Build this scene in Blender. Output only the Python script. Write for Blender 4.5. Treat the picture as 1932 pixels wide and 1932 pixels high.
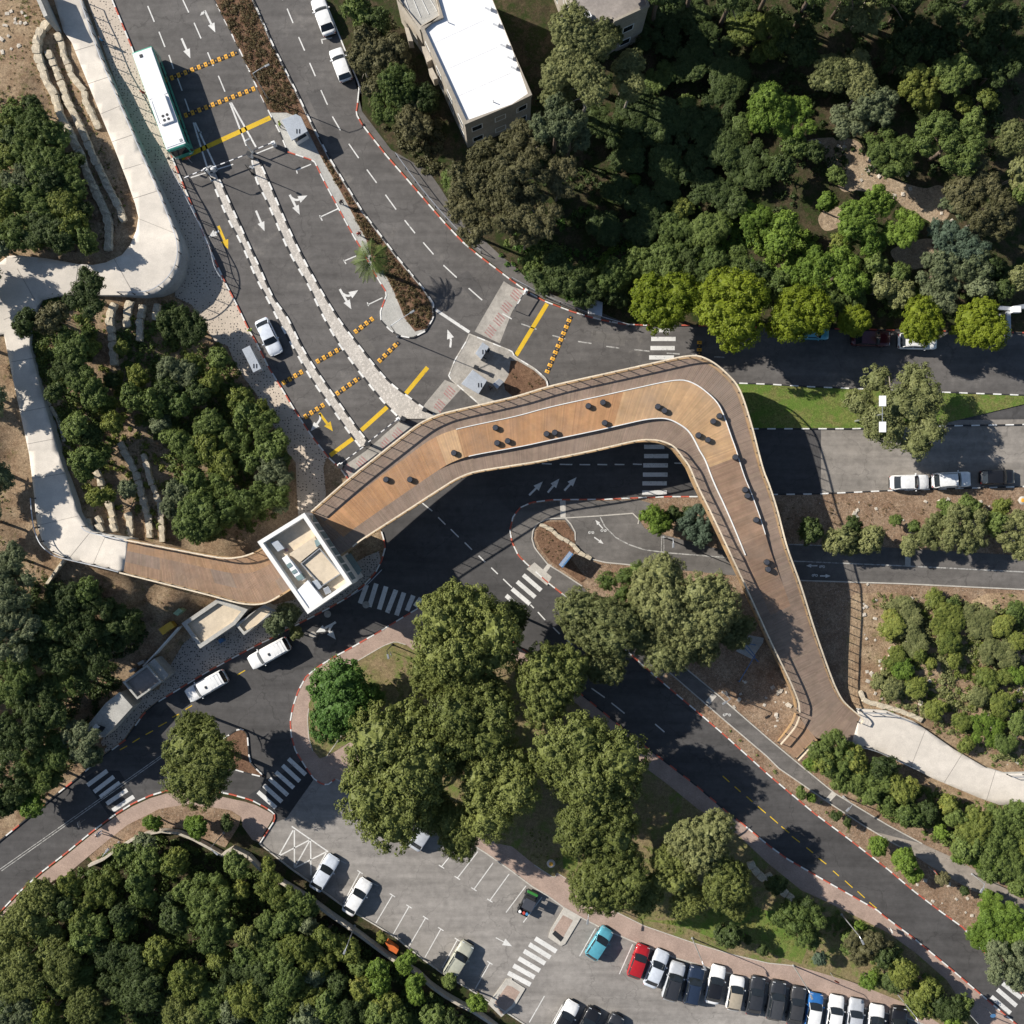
import bpy, bmesh, math, random
import numpy as np
from mathutils import Vector, Matrix, noise
random.seed(7)
SC = bpy.context.scene
for o in list(bpy.data.objects): bpy.data.objects.remove(o)
COL = SC.collection
R = math.radians
# ------------------------------------------------------------------ camera, sky, sun, exposure
S = 16.0          # plan units per metre at street level
CH = 112.0        # camera height
cam_d = bpy.data.cameras.new('camera'); cam = bpy.data.objects.new('camera', cam_d); COL.objects.link(cam)
cam.location = (0, 0, CH); cam.rotation_euler = (0, 0, 0)
cam_d.sensor_fit = 'AUTO'; cam_d.angle = 2*math.atan(966/S/CH)
cam_d.clip_start = 1; cam_d.clip_end = 6000
SC.camera = cam
SUN_EL, SUN_DIR = 32.5, 22.5      # elevation; shadows fall 22.5 degrees below +x
world = bpy.data.worlds.new('World'); SC.world = world; world.use_nodes = True
wn = world.node_tree.nodes; wl = world.node_tree.links
sky = wn.new('ShaderNodeTexSky'); sky.sky_type = 'NISHITA'; sky.sun_disc = False
sky.sun_elevation = R(SUN_EL); sky.air_density = 1.0; sky.dust_density = 0.6
sunvec = Vector((-math.cos(R(SUN_DIR))*math.cos(R(SUN_EL)), math.sin(R(SUN_DIR))*math.cos(R(SUN_EL)), math.sin(R(SUN_EL))))
sky.sun_rotation = math.atan2(sunvec.x, sunvec.y)
wl.new(sky.outputs[0], wn['Background'].inputs[0]); wn['Background'].inputs[1].default_value = 0.066
sun_d = bpy.data.lights.new('sun', 'SUN'); sun_d.energy = 4.6; sun_d.angle = R(0.5); sun_d.color = (1.0, 0.94, 0.85)
sun = bpy.data.objects.new('sun', sun_d); COL.objects.link(sun)
sun.rotation_euler = sunvec.to_track_quat('Z', 'Y').to_euler(); sun.location = sunvec*200
SC.view_settings.view_transform = 'Standard'; SC.view_settings.look = 'None'
SC.view_settings.exposure = 0.66; SC.view_settings.gamma = 1.0; SC.view_settings.use_curve_mapping = False
SC.render.engine = 'CYCLES'

# ------------------------------------------------------------------ helpers
def W(fx, fy, z=0.0):
    k = (1-z/CH)/S
    return Vector(((fx-966)*k, (966-fy)*k, z))
def P(s):
    """plan points: 'F x,y ...' in plan units; 'cr x,y' in quarter units inside block column c, row r"""
    out = []; m = 'F'
    for tk in s.split():
        if ',' in tk:
            x, y = map(float, tk.split(','))
            if m != 'F': x, y = 483*int(m[0])+x/4, 483*int(m[1])+y/4
            out.append((x, y))
        else: m = tk
    return out
def tag(o, label=None, cat=None, group=None, kind=None):
    if label: o['label'] = label
    if cat: o['category'] = cat
    if group: o['group'] = group
    if kind: o['kind'] = kind
    return o
def empty(name, loc=(0,0,0), rz=0.0, label=None, cat=None, group=None):
    o = bpy.data.objects.new(name, None); COL.objects.link(o); o.location = loc; o.rotation_euler = (0,0,rz)
    o.empty_display_size = 0.2
    return tag(o, label, cat, group)
def link(name, me, parent=None, m=None, loc=None, rz=None):
    o = bpy.data.objects.new(name, me); COL.objects.link(o)
    if parent is not None: o.parent = parent
    if m is not None and len(me.materials) == 0: me.materials.append(m)
    if loc is not None: o.location = loc
    if rz is not None: o.rotation_euler = (0,0,rz)
    return o
def objmat(o, m, i=0):
    o.material_slots[i].link = 'OBJECT'; o.material_slots[i].material = m
class MB:
    """collects quads, boxes, tubes into one mesh"""
    def __init__(s): s.v=[]; s.f=[]; s.mi=[]; s.col=[]
    def face(s, pts, mi=0, col=None):
        n=len(s.v); s.v += [tuple(p) for p in pts]; s.f.append(tuple(range(n,n+len(pts)))); s.mi.append(mi); s.col.append(col)
    def hexa(s, b, t, mi=0, col=None):      # bottom 4 (ccw), top 4
        n=len(s.v); s.v += [tuple(p) for p in b]+[tuple(p) for p in t]
        for q in ((3,2,1,0),(4,5,6,7),(0,1,5,4),(1,2,6,5),(2,3,7,6),(3,0,4,7)):
            s.f.append(tuple(n+i for i in q)); s.mi.append(mi); s.col.append(col)
    def box(s, c, sz, rz=0, mi=0, col=None, taper=1.0):
        cx,cy,cz=c; sx,sy,sz_=sz[0]/2,sz[1]/2,sz[2]/2; ca,sa=math.cos(rz),math.sin(rz)
        def q(x,y,z): return (cx+x*ca-y*sa, cy+x*sa+y*ca, cz+z)
        b=[q(-sx,-sy,-sz_),q(sx,-sy,-sz_),q(sx,sy,-sz_),q(-sx,sy,-sz_)]
        sx*=taper; sy*=taper
        t=[q(-sx,-sy,sz_),q(sx,-sy,sz_),q(sx,sy,sz_),q(-sx,sy,sz_)]
        s.hexa(b,t,mi,col)
    def bar(s, a, b, w, h, mi=0, col=None):   # box beam from a to b, width w horizontal, h
        a=Vector(a); b=Vector(b); d=(b-a); 
        if d.length<1e-6: return
        d.normalize(); up=Vector((0,0,1)) if abs(d.z)<0.95 else Vector((1,0,0))
        sd=d.cross(up).normalized()*w/2; u=sd.cross(d).normalized()*h/2
        s.hexa([a-sd-u,b-sd-u,b+sd-u,a+sd-u],[a-sd+u,b-sd+u,b+sd+u,a+sd+u],mi,col)
    def tube(s, pts, r, n=6, mi=0, col=None, cap=True):
        pts=[Vector(p) for p in pts]; rr=r if isinstance(r,(list,tuple)) else [r]*len(pts)
        base=len(s.v); 
        for i,p in enumerate(pts):
            d=(pts[min(i+1,len(pts)-1)]-pts[max(i-1,0)]).normalized()
            up=Vector((0,0,1)) if abs(d.z)<0.9 else Vector((1,0,0))
            x=d.cross(up).normalized(); y=x.cross(d).normalized()
            for k in range(n):
                a=2*math.pi*k/n; s.v.append(tuple(p+(x*math.cos(a)+y*math.sin(a))*rr[i]))
        for i in range(len(pts)-1):
            for k in range(n):
                s.f.append((base+i*n+k, base+i*n+(k+1)%n, base+(i+1)*n+(k+1)%n, base+(i+1)*n+k)); s.mi.append(mi); s.col.append(col)
        if cap:
            e=base+(len(pts)-1)*n
            s.f.append(tuple(range(e,e+n))); s.mi.append(mi); s.col.append(col)
            s.f.append(tuple(range(base+n-1,base-1,-1))); s.mi.append(mi); s.col.append(col)
    def lathe(s, c, prof, n=16, mi=0, col=None):   # profile [(r,z)]
        base=len(s.v)
        for r,z in prof:
            for k in range(n):
                a=2*math.pi*k/n; s.v.append((c[0]+r*math.cos(a), c[1]+r*math.sin(a), c[2]+z))
        for i in range(len(prof)-1):
            for k in range(n):
                s.f.append((base+i*n+k, base+i*n+(k+1)%n, base+(i+1)*n+(k+1)%n, base+(i+1)*n+k)); s.mi.append(mi); s.col.append(col)
        e=base+(len(prof)-1)*n
        s.f.append(tuple(range(e,e+n))); s.mi.append(mi); s.col.append(col)
        s.f.append(tuple(range(base+n-1,base-1,-1))); s.mi.append(mi); s.col.append(col)
    def mesh(s, name, mats=(), smooth=False):
        me=bpy.data.meshes.new(name); me.from_pydata(s.v,[],s.f)
        for m in mats: me.materials.append(m)
        if any(s.mi): me.polygons.foreach_set('material_index', s.mi)
        if any(c is not None for c in s.col):
            ca=me.color_attributes.new('Col','FLOAT_COLOR','CORNER'); arr=[]
            for f,c in zip(s.f,s.col):
                arr += list((c or (1,1,1))+(1,))*len(f) if c else [1,1,1,1]*len(f)
            ca.data.foreach_set('color', arr)
        if smooth: me.polygons.foreach_set('use_smooth',[True]*len(me.polygons))
        me.validate(); me.update(); return me
    def build(s, name, m=None, parent=None, smooth=False, loc=None, rz=None):
        mats = m if isinstance(m,(list,tuple)) else ([m] if m else [])
        return link(name, s.mesh(name,mats,smooth), parent, None, loc, rz)
def bevel(o, w, seg=2):
    md=o.modifiers.new('bevel','BEVEL'); md.width=w; md.segments=seg; md.limit_method='ANGLE'; return o
def area(p): return sum(p[i][0]*p[(i+1)%len(p)][1]-p[(i+1)%len(p)][0]*p[i][1] for i in range(len(p)))/2
def prism_mesh(name, pts3, bottom, mats, side=0):
    """pts3 world points (top rim, z may vary); walls down to bottom"""
    if area(pts3) < 0: pts3 = pts3[::-1]
    bm=bmesh.new(); top=[bm.verts.new(p) for p in pts3]; f=bm.faces.new(top); f.material_index=0; f.normal_update()
    bot=[bm.verts.new((p[0],p[1],bottom(p) if callable(bottom) else bottom)) for p in pts3]
    n=len(top)
    for i in range(n):
        q=bm.faces.new((top[i],bot[i],bot[(i+1)%n],top[(i+1)%n])); q.material_index=side
    bmesh.ops.triangulate(bm, faces=[f], quad_method='BEAUTY', ngon_method='EAR_CLIP')
    me=bpy.data.meshes.new(name); bm.to_mesh(me); bm.free()
    for m in mats: me.materials.append(m)
    return me
def dedupe(pts, e=0.4):
    out=[pts[0]]
    for p in pts[1:]:
        if math.dist(p,out[-1])>e: out.append(p)
    if math.dist(out[0],out[-1])<e: out.pop()
    return out
def slab(name, fpts, z, m, parent=None, depth=0.3, zfun=None, kind='structure', side=None):
    pts=[W(x,y,zfun(x,y) if zfun else z) for x,y in dedupe(fpts)]
    o=link(name, prism_mesh(name, pts, (lambda p: p[2]-depth), [m]+([side] if side else []), 1 if side else 0), parent)
    if kind and parent is None: o['kind']=kind
    return o
def sheet(name, fpts, z, m, parent=None, kind='structure'):
    pts=[W(x,y,z) for x,y in dedupe(fpts)]
    if area(pts)<0: pts=pts[::-1]
    bm=bmesh.new(); f=bm.faces.new([bm.verts.new(p) for p in pts]); f.normal_update(); bmesh.ops.triangulate(bm,faces=[f],ngon_method='EAR_CLIP')
    me=bpy.data.meshes.new(name); bm.to_mesh(me); bm.free(); me.materials.append(m)
    o=link(name,me,parent)
    if kind and parent is None: o['kind']=kind
    return o
def smooth_line(p, n=6, closed=False):
    out=[]; N=len(p)
    rng = range(N) if closed else range(N-1)
    for i in rng:
        if closed: a,b,c,d=p[(i-1)%N],p[i],p[(i+1)%N],p[(i+2)%N]
        else: a,b,c,d=p[max(i-1,0)],p[i],p[i+1],p[min(i+2,N-1)]
        for k in range(n):
            t=k/n; t2=t*t; t3=t2*t
            out.append(tuple(0.5*(2*b[j]+(c[j]-a[j])*t+(2*a[j]-5*b[j]+4*c[j]-d[j])*t2+(3*b[j]-a[j]-3*c[j]+d[j])*t3) for j in range(len(b))))
    if not closed: out.append(tuple(p[-1]))
    return out
def resample(p, step=None, n=None):
    p=[tuple(q) for q in p]; L=[0]
    for i in range(1,len(p)): L.append(L[-1]+math.dist(p[i-1],p[i]))
    if len(p)<2: return p
    if n is None: n=max(1,int(round(L[-1]/step)))
    out=[]; j=0
    for i in range(n+1):
        d=L[-1]*i/n
        while j<len(p)-2 and L[j+1]<d: j+=1
        t=(d-L[j])/max(1e-9,L[j+1]-L[j]); out.append(tuple(p[j][k]+(p[j+1][k]-p[j][k])*t for k in range(len(p[j]))))
    return out
def inpoly(px, py, poly):
    px=np.asarray(px); py=np.asarray(py); r=np.zeros(px.shape,bool); n=len(poly)
    for i in range(n):
        x1,y1=poly[i]; x2,y2=poly[(i+1)%n]
        if y1==y2: continue
        c=((y1>py)!=(y2>py)) & (px < (x2-x1)*(py-y1)/(y2-y1)+x1); r^=c
    return r
ORD='first second third fourth fifth sixth seventh eighth ninth tenth eleventh twelfth thirteenth fourteenth fifteenth sixteenth seventeenth eighteenth nineteenth twentieth'.split()

# ------------------------------------------------------------------ materials
MATS={}
def nodes(name):
    m=bpy.data.materials.new(name); m.use_nodes=True; nt=m.node_tree; b=nt.nodes['Principled BSDF']; MATS[name]=m
    return m,nt,b
def N(nt,t,**k):
    n=nt.nodes.new(t)
    for a,v in k.items():
        if a.startswith('i_'):
            key=a[2:]; key=int(key) if key.isdigit() else key
            n.inputs[key].default_value=v
        else: setattr(n,a,v)
    return n
def c4(c): return (c[0],c[1],c[2],1)
def ramp(nt, fac, stops):
    r=N(nt,'ShaderNodeValToRGB'); e=r.color_ramp.elements
    while len(e)<len(stops): e.new(0.5)
    for el,(p,c) in zip(e,stops): el.position=p; el.color=c4(c)
    nt.links.new(fac,r.inputs[0]); return r.outputs[0]
def mixc(nt, fac, a, b, mode='MIX'):
    n=N(nt,'ShaderNodeMix',data_type='RGBA',blend_type=mode)
    for s,v in ((0,fac),(6,a),(7,b)):
        if hasattr(v,'links') or hasattr(v,'is_output'): nt.links.new(v,n.inputs[s])
        else: n.inputs[s].default_value = v if s==0 else c4(v)
    return n.outputs[2]
def noise_n(nt, vec, scale, detail=4, rough=0.55):
    n=N(nt,'ShaderNodeTexNoise'); n.inputs['Scale'].default_value=scale; n.inputs['Detail'].default_value=detail; n.inputs['Roughness'].default_value=rough
    if vec is not None: nt.links.new(vec,n.inputs['Vector'])
    return n.outputs[0]
def coords(nt): return N(nt,'ShaderNodeTexCoord').outputs['Object']
def bump(nt, b, h, strength, dist=0.02):
    n=N(nt,'ShaderNodeBump'); n.inputs['Strength'].default_value=strength; n.inputs['Distance'].default_value=dist
    nt.links.new(h,n.inputs['Height']); nt.links.new(n.outputs[0],b.inputs['Normal'])
def surf(name, c, var=0.25, big=0.15, fine=12.0, rough=0.85, big_c=None, bmp=0.3, stretch=None, spec=0.3):
    """general surface: large blotches, fine grain"""
    m,nt,b=nodes(name); v=coords(nt)
    if stretch:
        mp=N(nt,'ShaderNodeMapping'); mp.inputs['Rotation'].default_value=(0,0,R(stretch[0])); mp.inputs['Scale'].default_value=(stretch[1],stretch[2],1); nt.links.new(v,mp.inputs[0]); v2=mp.outputs[0]
    else: v2=v
    nb=noise_n(nt,v2,big,6,0.6); nf=noise_n(nt,v,fine,4,0.6); nm=noise_n(nt,v,big*8,4,0.6)
    lo=tuple(x*(1-var) for x in c); hi=tuple(min(1,x*(1+var)) for x in c)
    base=ramp(nt,nb,[(0.3,lo),(0.7,big_c or hi)])
    f1=ramp(nt,nf,[(0.25,(1-var*0.9,)*3),(0.75,(1+var*0.6,)*3)])
    f2=ramp(nt,nm,[(0.3,(1-var*0.5,)*3),(0.7,(1+var*0.4,)*3)])
    x=mixc(nt,1.0,base,f1,'MULTIPLY'); x=mixc(nt,1.0,x,f2,'MULTIPLY')
    nt.links.new(x,b.inputs['Base Color']); b.inputs['Roughness'].default_value=rough; b.inputs['Specular IOR Level'].default_value=spec
    if bmp: bump(nt,b,nf,bmp)
    return m
def plain(name, c, rough=0.5, metal=0.0, coat=0.0, spec=0.5, emit=None):
    m,nt,b=nodes(name); v=coords(nt); n=noise_n(nt,v,3.0,3)
    x=ramp(nt,n,[(0.3,tuple(k*0.9 for k in c)),(0.7,tuple(min(1,k*1.06) for k in c))])
    nt.links.new(x,b.inputs['Base Color']); b.inputs['Roughness'].default_value=rough; b.inputs['Metallic'].default_value=metal
    b.inputs['Coat Weight'].default_value=coat; b.inputs['Coat Roughness'].default_value=0.05; b.inputs['Specular IOR Level'].default_value=spec
    return m
def soil(name, c1, c2, green=None, gamt=0.5, pebble=(0.42,0.37,0.31), pamt=0.75):
    m,nt,b=nodes(name); v=coords(nt)
    n1=noise_n(nt,v,0.35,8,0.7); n2=noise_n(nt,v,3.5,6,0.7); n3=noise_n(nt,v,14,4,0.7)
    x=ramp(nt,n1,[(0.35,c1),(0.65,c2)])
    x=mixc(nt,1.0,x,ramp(nt,n2,[(0.3,(0.55,)*3),(0.7,(1.35,)*3)]),'MULTIPLY')
    x=mixc(nt,1.0,x,ramp(nt,n3,[(0.3,(0.55,)*3),(0.7,(1.4,)*3)]),'MULTIPLY')
    vo=N(nt,'ShaderNodeTexVoronoi'); vo.inputs['Scale'].default_value=4.2; nt.links.new(v,vo.inputs['Vector'])
    th=N(nt,'ShaderNodeMath',operation='LESS_THAN'); th.inputs[1].default_value=0.16; nt.links.new(vo.outputs['Distance'],th.inputs[0])
    pn=ramp(nt,noise_n(nt,v,0.6,3),[(pamt-0.15,(0,0,0)),(pamt,(1,1,1))])
    mu=N(nt,'ShaderNodeMath',operation='MULTIPLY'); nt.links.new(th.outputs[0],mu.inputs[0]); nt.links.new(pn,mu.inputs[1])
    x=mixc(nt,mu.outputs[0],x,pebble)
    if green:
        g=ramp(nt,noise_n(nt,v,0.5,8,0.75),[(gamt,(0,0,0)),(gamt+0.12,(1,1,1))])
        gc=ramp(nt,n3,[(0.3,tuple(k*0.5 for k in green)),(0.7,tuple(k*1.4 for k in green))])
        x=mixc(nt,g,x,gc)
    nt.links.new(x,b.inputs['Base Color']); b.inputs['Roughness'].default_value=0.95; b.inputs['Specular IOR Level'].default_value=0.1
    bump(nt,b,n3,0.9,0.08); return m
def paver(name, c, dot, scale=2.4, thr=0.15, rnd=0.35):
    m,nt,b=nodes(name); v=coords(nt)
    vo=N(nt,'ShaderNodeTexVoronoi'); vo.inputs['Scale'].default_value=scale; vo.inputs['Randomness'].default_value=rnd; nt.links.new(v,vo.inputs['Vector'])
    th=N(nt,'ShaderNodeMath',operation='LESS_THAN'); th.inputs[1].default_value=thr; nt.links.new(vo.outputs['Distance'],th.inputs[0])
    n1=noise_n(nt,v,0.3,5); n2=noise_n(nt,v,9,4)
    x=ramp(nt,n1,[(0.3,tuple(k*0.82 for k in c)),(0.7,c)]); x=mixc(nt,1.0,x,ramp(nt,n2,[(0.3,(0.8,)*3),(0.7,(1.12,)*3)]),'MULTIPLY')
    x=mixc(nt,th.outputs[0],x,dot); nt.links.new(x,b.inputs['Base Color']); b.inputs['Roughness'].default_value=0.85
    bump(nt,b,n2,0.3); return m
def brickm(name, c1, c2, mortar, scale=1.0, w=0.22, h=0.11, rot=30):
    m,nt,b=nodes(name); v=coords(nt); mp=N(nt,'ShaderNodeMapping'); mp.inputs['Rotation'].default_value=(0,0,R(rot)); nt.links.new(v,mp.inputs[0])
    br=N(nt,'ShaderNodeTexBrick'); nt.links.new(mp.outputs[0],br.inputs['Vector'])
    for k,vv in (('Color1',c4(c1)),('Color2',c4(c2)),('Mortar',c4(mortar)),('Scale',scale),('Mortar Size',0.012),('Brick Width',w),('Row Height',h)): br.inputs[k].default_value=vv
    x=mixc(nt,1.0,br.outputs[0],ramp(nt,noise_n(nt,v,0.5,6,0.65),[(0.3,(0.78,)*3),(0.7,(1.12,)*3)]),'MULTIPLY')
    x=mixc(nt,1.0,x,ramp(nt,noise_n(nt,v,7,3),[(0.3,(0.85,)*3),(0.7,(1.1,)*3)]),'MULTIPLY')
    nt.links.new(x,b.inputs['Base Color']); b.inputs['Roughness'].default_value=0.9; return m
def cobble(name, c, gap, scale=5.0):
    m,nt,b=nodes(name); v=coords(nt)
    vo=N(nt,'ShaderNodeTexVoronoi',feature='DISTANCE_TO_EDGE'); vo.inputs['Scale'].default_value=scale; nt.links.new(v,vo.inputs['Vector'])
    vc=N(nt,'ShaderNodeTexVoronoi'); vc.inputs['Scale'].default_value=scale; nt.links.new(v,vc.inputs['Vector'])
    bw=N(nt,'ShaderNodeRGBToBW'); nt.links.new(vc.outputs['Color'],bw.inputs[0])
    x=ramp(nt,bw.outputs[0],[(0.2,tuple(k*0.8 for k in c)),(0.8,tuple(k*1.12 for k in c))])
    e=ramp(nt,vo.outputs['Distance'],[(0.02,(1,1,1)),(0.09,(0,0,0))]); x=mixc(nt,e,x,gap)
    nt.links.new(x,b.inputs['Base Color']); b.inputs['Roughness'].default_value=0.85; bump(nt,b,vo.outputs['Distance'],0.5); return m
def worn_paint(name, c, base=(0.095,0.09,0.086), amt=0.42):
    m,nt,b=nodes(name); v=coords(nt); n1=noise_n(nt,v,2.6,9,0.78); n2=noise_n(nt,v,0.35,4); n3=noise_n(nt,v,14,3)
    x=ramp(nt,n2,[(0.3,tuple(k*0.78 for k in c)),(0.7,c)]); x=mixc(nt,1.0,x,ramp(nt,n3,[(0.3,(0.82,)*3),(0.7,(1.08,)*3)]),'MULTIPLY')
    w=ramp(nt,n1,[(amt-0.1,(0.85,)*3),(amt+0.03,(0.0,)*3)]); x=mixc(nt,w,x,base)
    nt.links.new(x,b.inputs['Base Color']); b.inputs['Roughness'].default_value=0.75; b.inputs['Specular IOR Level'].default_value=0.25; return m
def vcol(name, rough=0.7, fine=30):
    m,nt,b=nodes(name); a=N(nt,'ShaderNodeVertexColor'); a.layer_name='Col'; v=coords(nt)
    x=mixc(nt,1.0,a.outputs[0],ramp(nt,noise_n(nt,v,0.55,8,0.72),[(0.3,(0.72,)*3),(0.7,(1.18,)*3)]),'MULTIPLY'); x=mixc(nt,ramp(nt,noise_n(nt,v,0.16,7,0.7),[(0.45,(0,0,0)),(0.75,(0.55,)*3)]),x,(0.25,0.205,0.17))
    nt.links.new(x,b.inputs['Base Color']); b.inputs['Roughness'].default_value=rough; b.inputs['Specular IOR Level'].default_value=0.25; return m
def leaf(name, c1, c2, trans=0.25, accent=None):
    m=bpy.data.materials.new(name); m.use_nodes=True; nt=m.node_tree; b=nt.nodes['Principled BSDF']; MATS[name]=m
    v=coords(nt); oi=N(nt,'ShaderNodeObjectInfo'); n=noise_n(nt,v,0.9,5,0.75); 
    ad=N(nt,'ShaderNodeMath',operation='MULTIPLY_ADD'); nt.links.new(oi.outputs['Random'],ad.inputs[0]); ad.inputs[1].default_value=0.24; ad.inputs[2].default_value=-0.10
    a2=N(nt,'ShaderNodeMath',operation='ADD'); nt.links.new(n,a2.inputs[0]); nt.links.new(ad.outputs[0],a2.inputs[1])
    st=[(0.33,c1),(0.66,c2)]
    if accent: st.append((0.85,accent))
    x=ramp(nt,a2.outputs[0],st)
    x=mixc(nt,1.0,x,ramp(nt,noise_n(nt,v,7.0,2),[(0.3,(0.65,)*3),(0.7,(1.3,)*3)]),'MULTIPLY')
    nt.links.new(x,b.inputs['Base Color']); b.inputs['Roughness'].default_value=0.6; b.inputs['Specular IOR Level'].default_value=0.25
    tr=N(nt,'ShaderNodeBsdfTranslucent'); nt.links.new(x,tr.inputs[0]); mx=N(nt,'ShaderNodeMixShader'); mx.inputs[0].default_value=trans
    nt.links.new(b.outputs[0],mx.inputs[1]); nt.links.new(tr.outputs[0],mx.inputs[2]); nt.links.new(mx.outputs[0],nt.nodes['Material Output'].inputs[0])
    return m
def asphalt(name, c, ang, dust=(0.24,0.22,0.195), dthr=0.62):
    m,nt,b=nodes(name); v=coords(nt); mp=N(nt,'ShaderNodeMapping'); mp.inputs['Rotation'].default_value=(0,0,R(ang)); mp.inputs['Scale'].default_value=(0.08,0.9,1); nt.links.new(v,mp.inputs[0])
    st=noise_n(nt,mp.outputs[0],1.0,5,0.6); bg=noise_n(nt,v,0.11,7,0.65); md=noise_n(nt,v,1.3,6,0.7); fi=noise_n(nt,v,22,3,0.6)
    x=ramp(nt,bg,[(0.3,tuple(k*0.78 for k in c)),(0.7,tuple(k*1.25 for k in c))])
    for n_,lo,hi in ((st,0.80,1.22),(md,0.84,1.18),(fi,0.78,1.22)): x=mixc(nt,1.0,x,ramp(nt,n_,[(0.3,(lo,)*3),(0.7,(hi,)*3)]),'MULTIPLY')
    du=ramp(nt,noise_n(nt,v,0.22,9,0.72),[(dthr,(0,0,0)),(dthr+0.14,(0.55,)*3)]); x=mixc(nt,du,x,dust)
    vo=N(nt,'ShaderNodeTexVoronoi',feature='DISTANCE_TO_EDGE'); vo.inputs['Scale'].default_value=0.16
    dn=N(nt,'ShaderNodeTexNoise'); dn.inputs['Scale'].default_value=0.9; dn.inputs['Detail'].default_value=5; nt.links.new(v,dn.inputs['Vector'])
    ad=N(nt,'ShaderNodeVectorMath',operation='MULTIPLY_ADD'); nt.links.new(dn.outputs['Color'],ad.inputs[0]); ad.inputs[1].default_value=(2.2,2.2,0); nt.links.new(v,ad.inputs[2]); nt.links.new(ad.outputs[0],vo.inputs['Vector'])
    ck=ramp(nt,vo.outputs['Distance'],[(0.003,(0.45,)*3),(0.008,(0,0,0))]); x=mixc(nt,ck,x,tuple(k*0.45 for k in c))
    sp=N(nt,'ShaderNodeTexVoronoi'); sp.inputs['Scale'].default_value=0.28; nt.links.new(v,sp.inputs['Vector'])
    so=ramp(nt,sp.outputs['Distance'],[(0.05,(0.4,)*3),(0.13,(0,0,0))]); x=mixc(nt,so,x,tuple(k*0.5 for k in c))
    nt.links.new(x,b.inputs['Base Color']); b.inputs['Roughness'].default_value=0.85; b.inputs['Specular IOR Level'].default_value=0.3; bump(nt,b,fi,0.4); return m
M={}
M['asphalt_new']=asphalt('asphalt_new',(0.068,0.065,0.064),35,dthr=0.66)
M['asphalt_old']=asphalt('asphalt_old',(0.104,0.097,0.092),-62,dthr=0.58)
M['asphalt_lot']=asphalt('asphalt_lot',(0.236,0.219,0.201),-33,(0.265,0.248,0.227),0.58)
M['asphalt_east']=asphalt('asphalt_east',(0.215,0.195,0.172),0,(0.31,0.28,0.245),0.56)
M['asphalt_path']=asphalt('asphalt_path',(0.118,0.109,0.101),-35,(0.22,0.2,0.18),0.6)
M['patch']=surf('asphalt_patch',(0.042,0.042,0.044),0.2,0.3,18,0.85)
M['worn']=surf('worn_concrete_pad',(0.36,0.335,0.30),0.25,0.3,12,0.9)
M['concrete']=surf('path_concrete',(0.585,0.535,0.47),0.17,0.12,10,0.85,bmp=0.15,stretch=(20,0.3,1.2))
M['concrete_grey']=surf('grey_concrete',(0.40,0.39,0.36),0.16,0.5,8,0.85)
M['kerb_white']=surf('kerb_white',(0.72,0.71,0.68),0.12,0.6,6,0.7)
M['kerb_red']=surf('kerb_red',(0.50,0.11,0.07),0.2,0.6,6,0.7)
M['kerb_black']=surf('kerb_black',(0.035,0.035,0.037),0.2,0.6,6,0.7)
M['kerb_plain']=surf('kerb_plain',(0.48,0.45,0.40),0.15,0.6,6,0.8)
M['paint']=worn_paint('road_paint',(0.74,0.73,0.70))
M['paint_worn']=worn_paint('worn_road_paint',(0.50,0.49,0.46),amt=0.5)
M['paint_dull']=worn_paint('dull_red_paint',(0.40,0.20,0.19),(0.33,0.30,0.275),0.5)
M['paint_yellow']=worn_paint('yellow_paint',(0.74,0.48,0.03))
M['paver']=paver('cream_paver',(0.56,0.475,0.385),(0.06,0.055,0.05),2.8,0.215,0.5)
M['paver_shade']=paver('shaded_paver',(0.42,0.375,0.33),(0.05,0.048,0.046),3.5,0.29,0.6)  # cream pavers again, darkened to stand for shade, with denser dots
M['cobble']=cobble('divider_cobble',(0.52,0.48,0.43),(0.36,0.33,0.29),4.0)
M['brick']=brickm('brick_paving',(0.43,0.31,0.255),(0.37,0.265,0.215),(0.30,0.235,0.19))
M['soil']=soil('hill_soil',(0.23,0.15,0.092),(0.40,0.30,0.195),(0.14,0.135,0.05),0.57)
M['soil_dry']=soil('dry_soil',(0.22,0.14,0.09),(0.35,0.255,0.175),(0.10,0.11,0.03),0.63,pamt=0.5)
M['soil_pale']=soil('pale_dirt',(0.31,0.225,0.15),(0.44,0.345,0.24),None,pamt=0.35)
M['soil_mulch']=soil('mulch',(0.15,0.085,0.055),(0.22,0.135,0.085),None)
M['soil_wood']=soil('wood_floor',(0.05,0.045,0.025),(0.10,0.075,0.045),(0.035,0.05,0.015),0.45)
M['lawn']=soil('lawn',(0.13,0.185,0.04),(0.22,0.20,0.075),(0.12,0.19,0.036),0.45,pebble=(0.12,0.13,0.05))
M['grass_dry']=soil('dry_grass',(0.20,0.18,0.075),(0.27,0.20,0.12),(0.15,0.19,0.05),0.50,pebble=(0.2,0.17,0.1))
M['deck']=vcol('deck_timber')
M['stone']=surf('limestone',(0.52,0.45,0.34),0.28,0.9,7,0.9,bmp=0.6)
M['rock']=surf('pale_rock',(0.50,0.45,0.38),0.3,0.9,7,0.9,bmp=0.6)
M['galv']=plain('galvanised_steel',(0.50,0.52,0.54),0.35,0.6)
M['white_metal']=plain('white_metal',(0.75,0.75,0.73),0.4)
M['dark_metal']=plain('dark_metal',(0.035,0.037,0.04),0.45,0.3)
M['grey_metal']=plain('grey_metal',(0.30,0.31,0.32),0.4,0.3)
M['blue_metal']=plain('blue_steel',(0.06,0.16,0.33),0.4)
M['white_roof']=surf('white_roof_membrane',(0.80,0.80,0.81),0.07,0.25,5,0.7,bmp=0.05)
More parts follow.
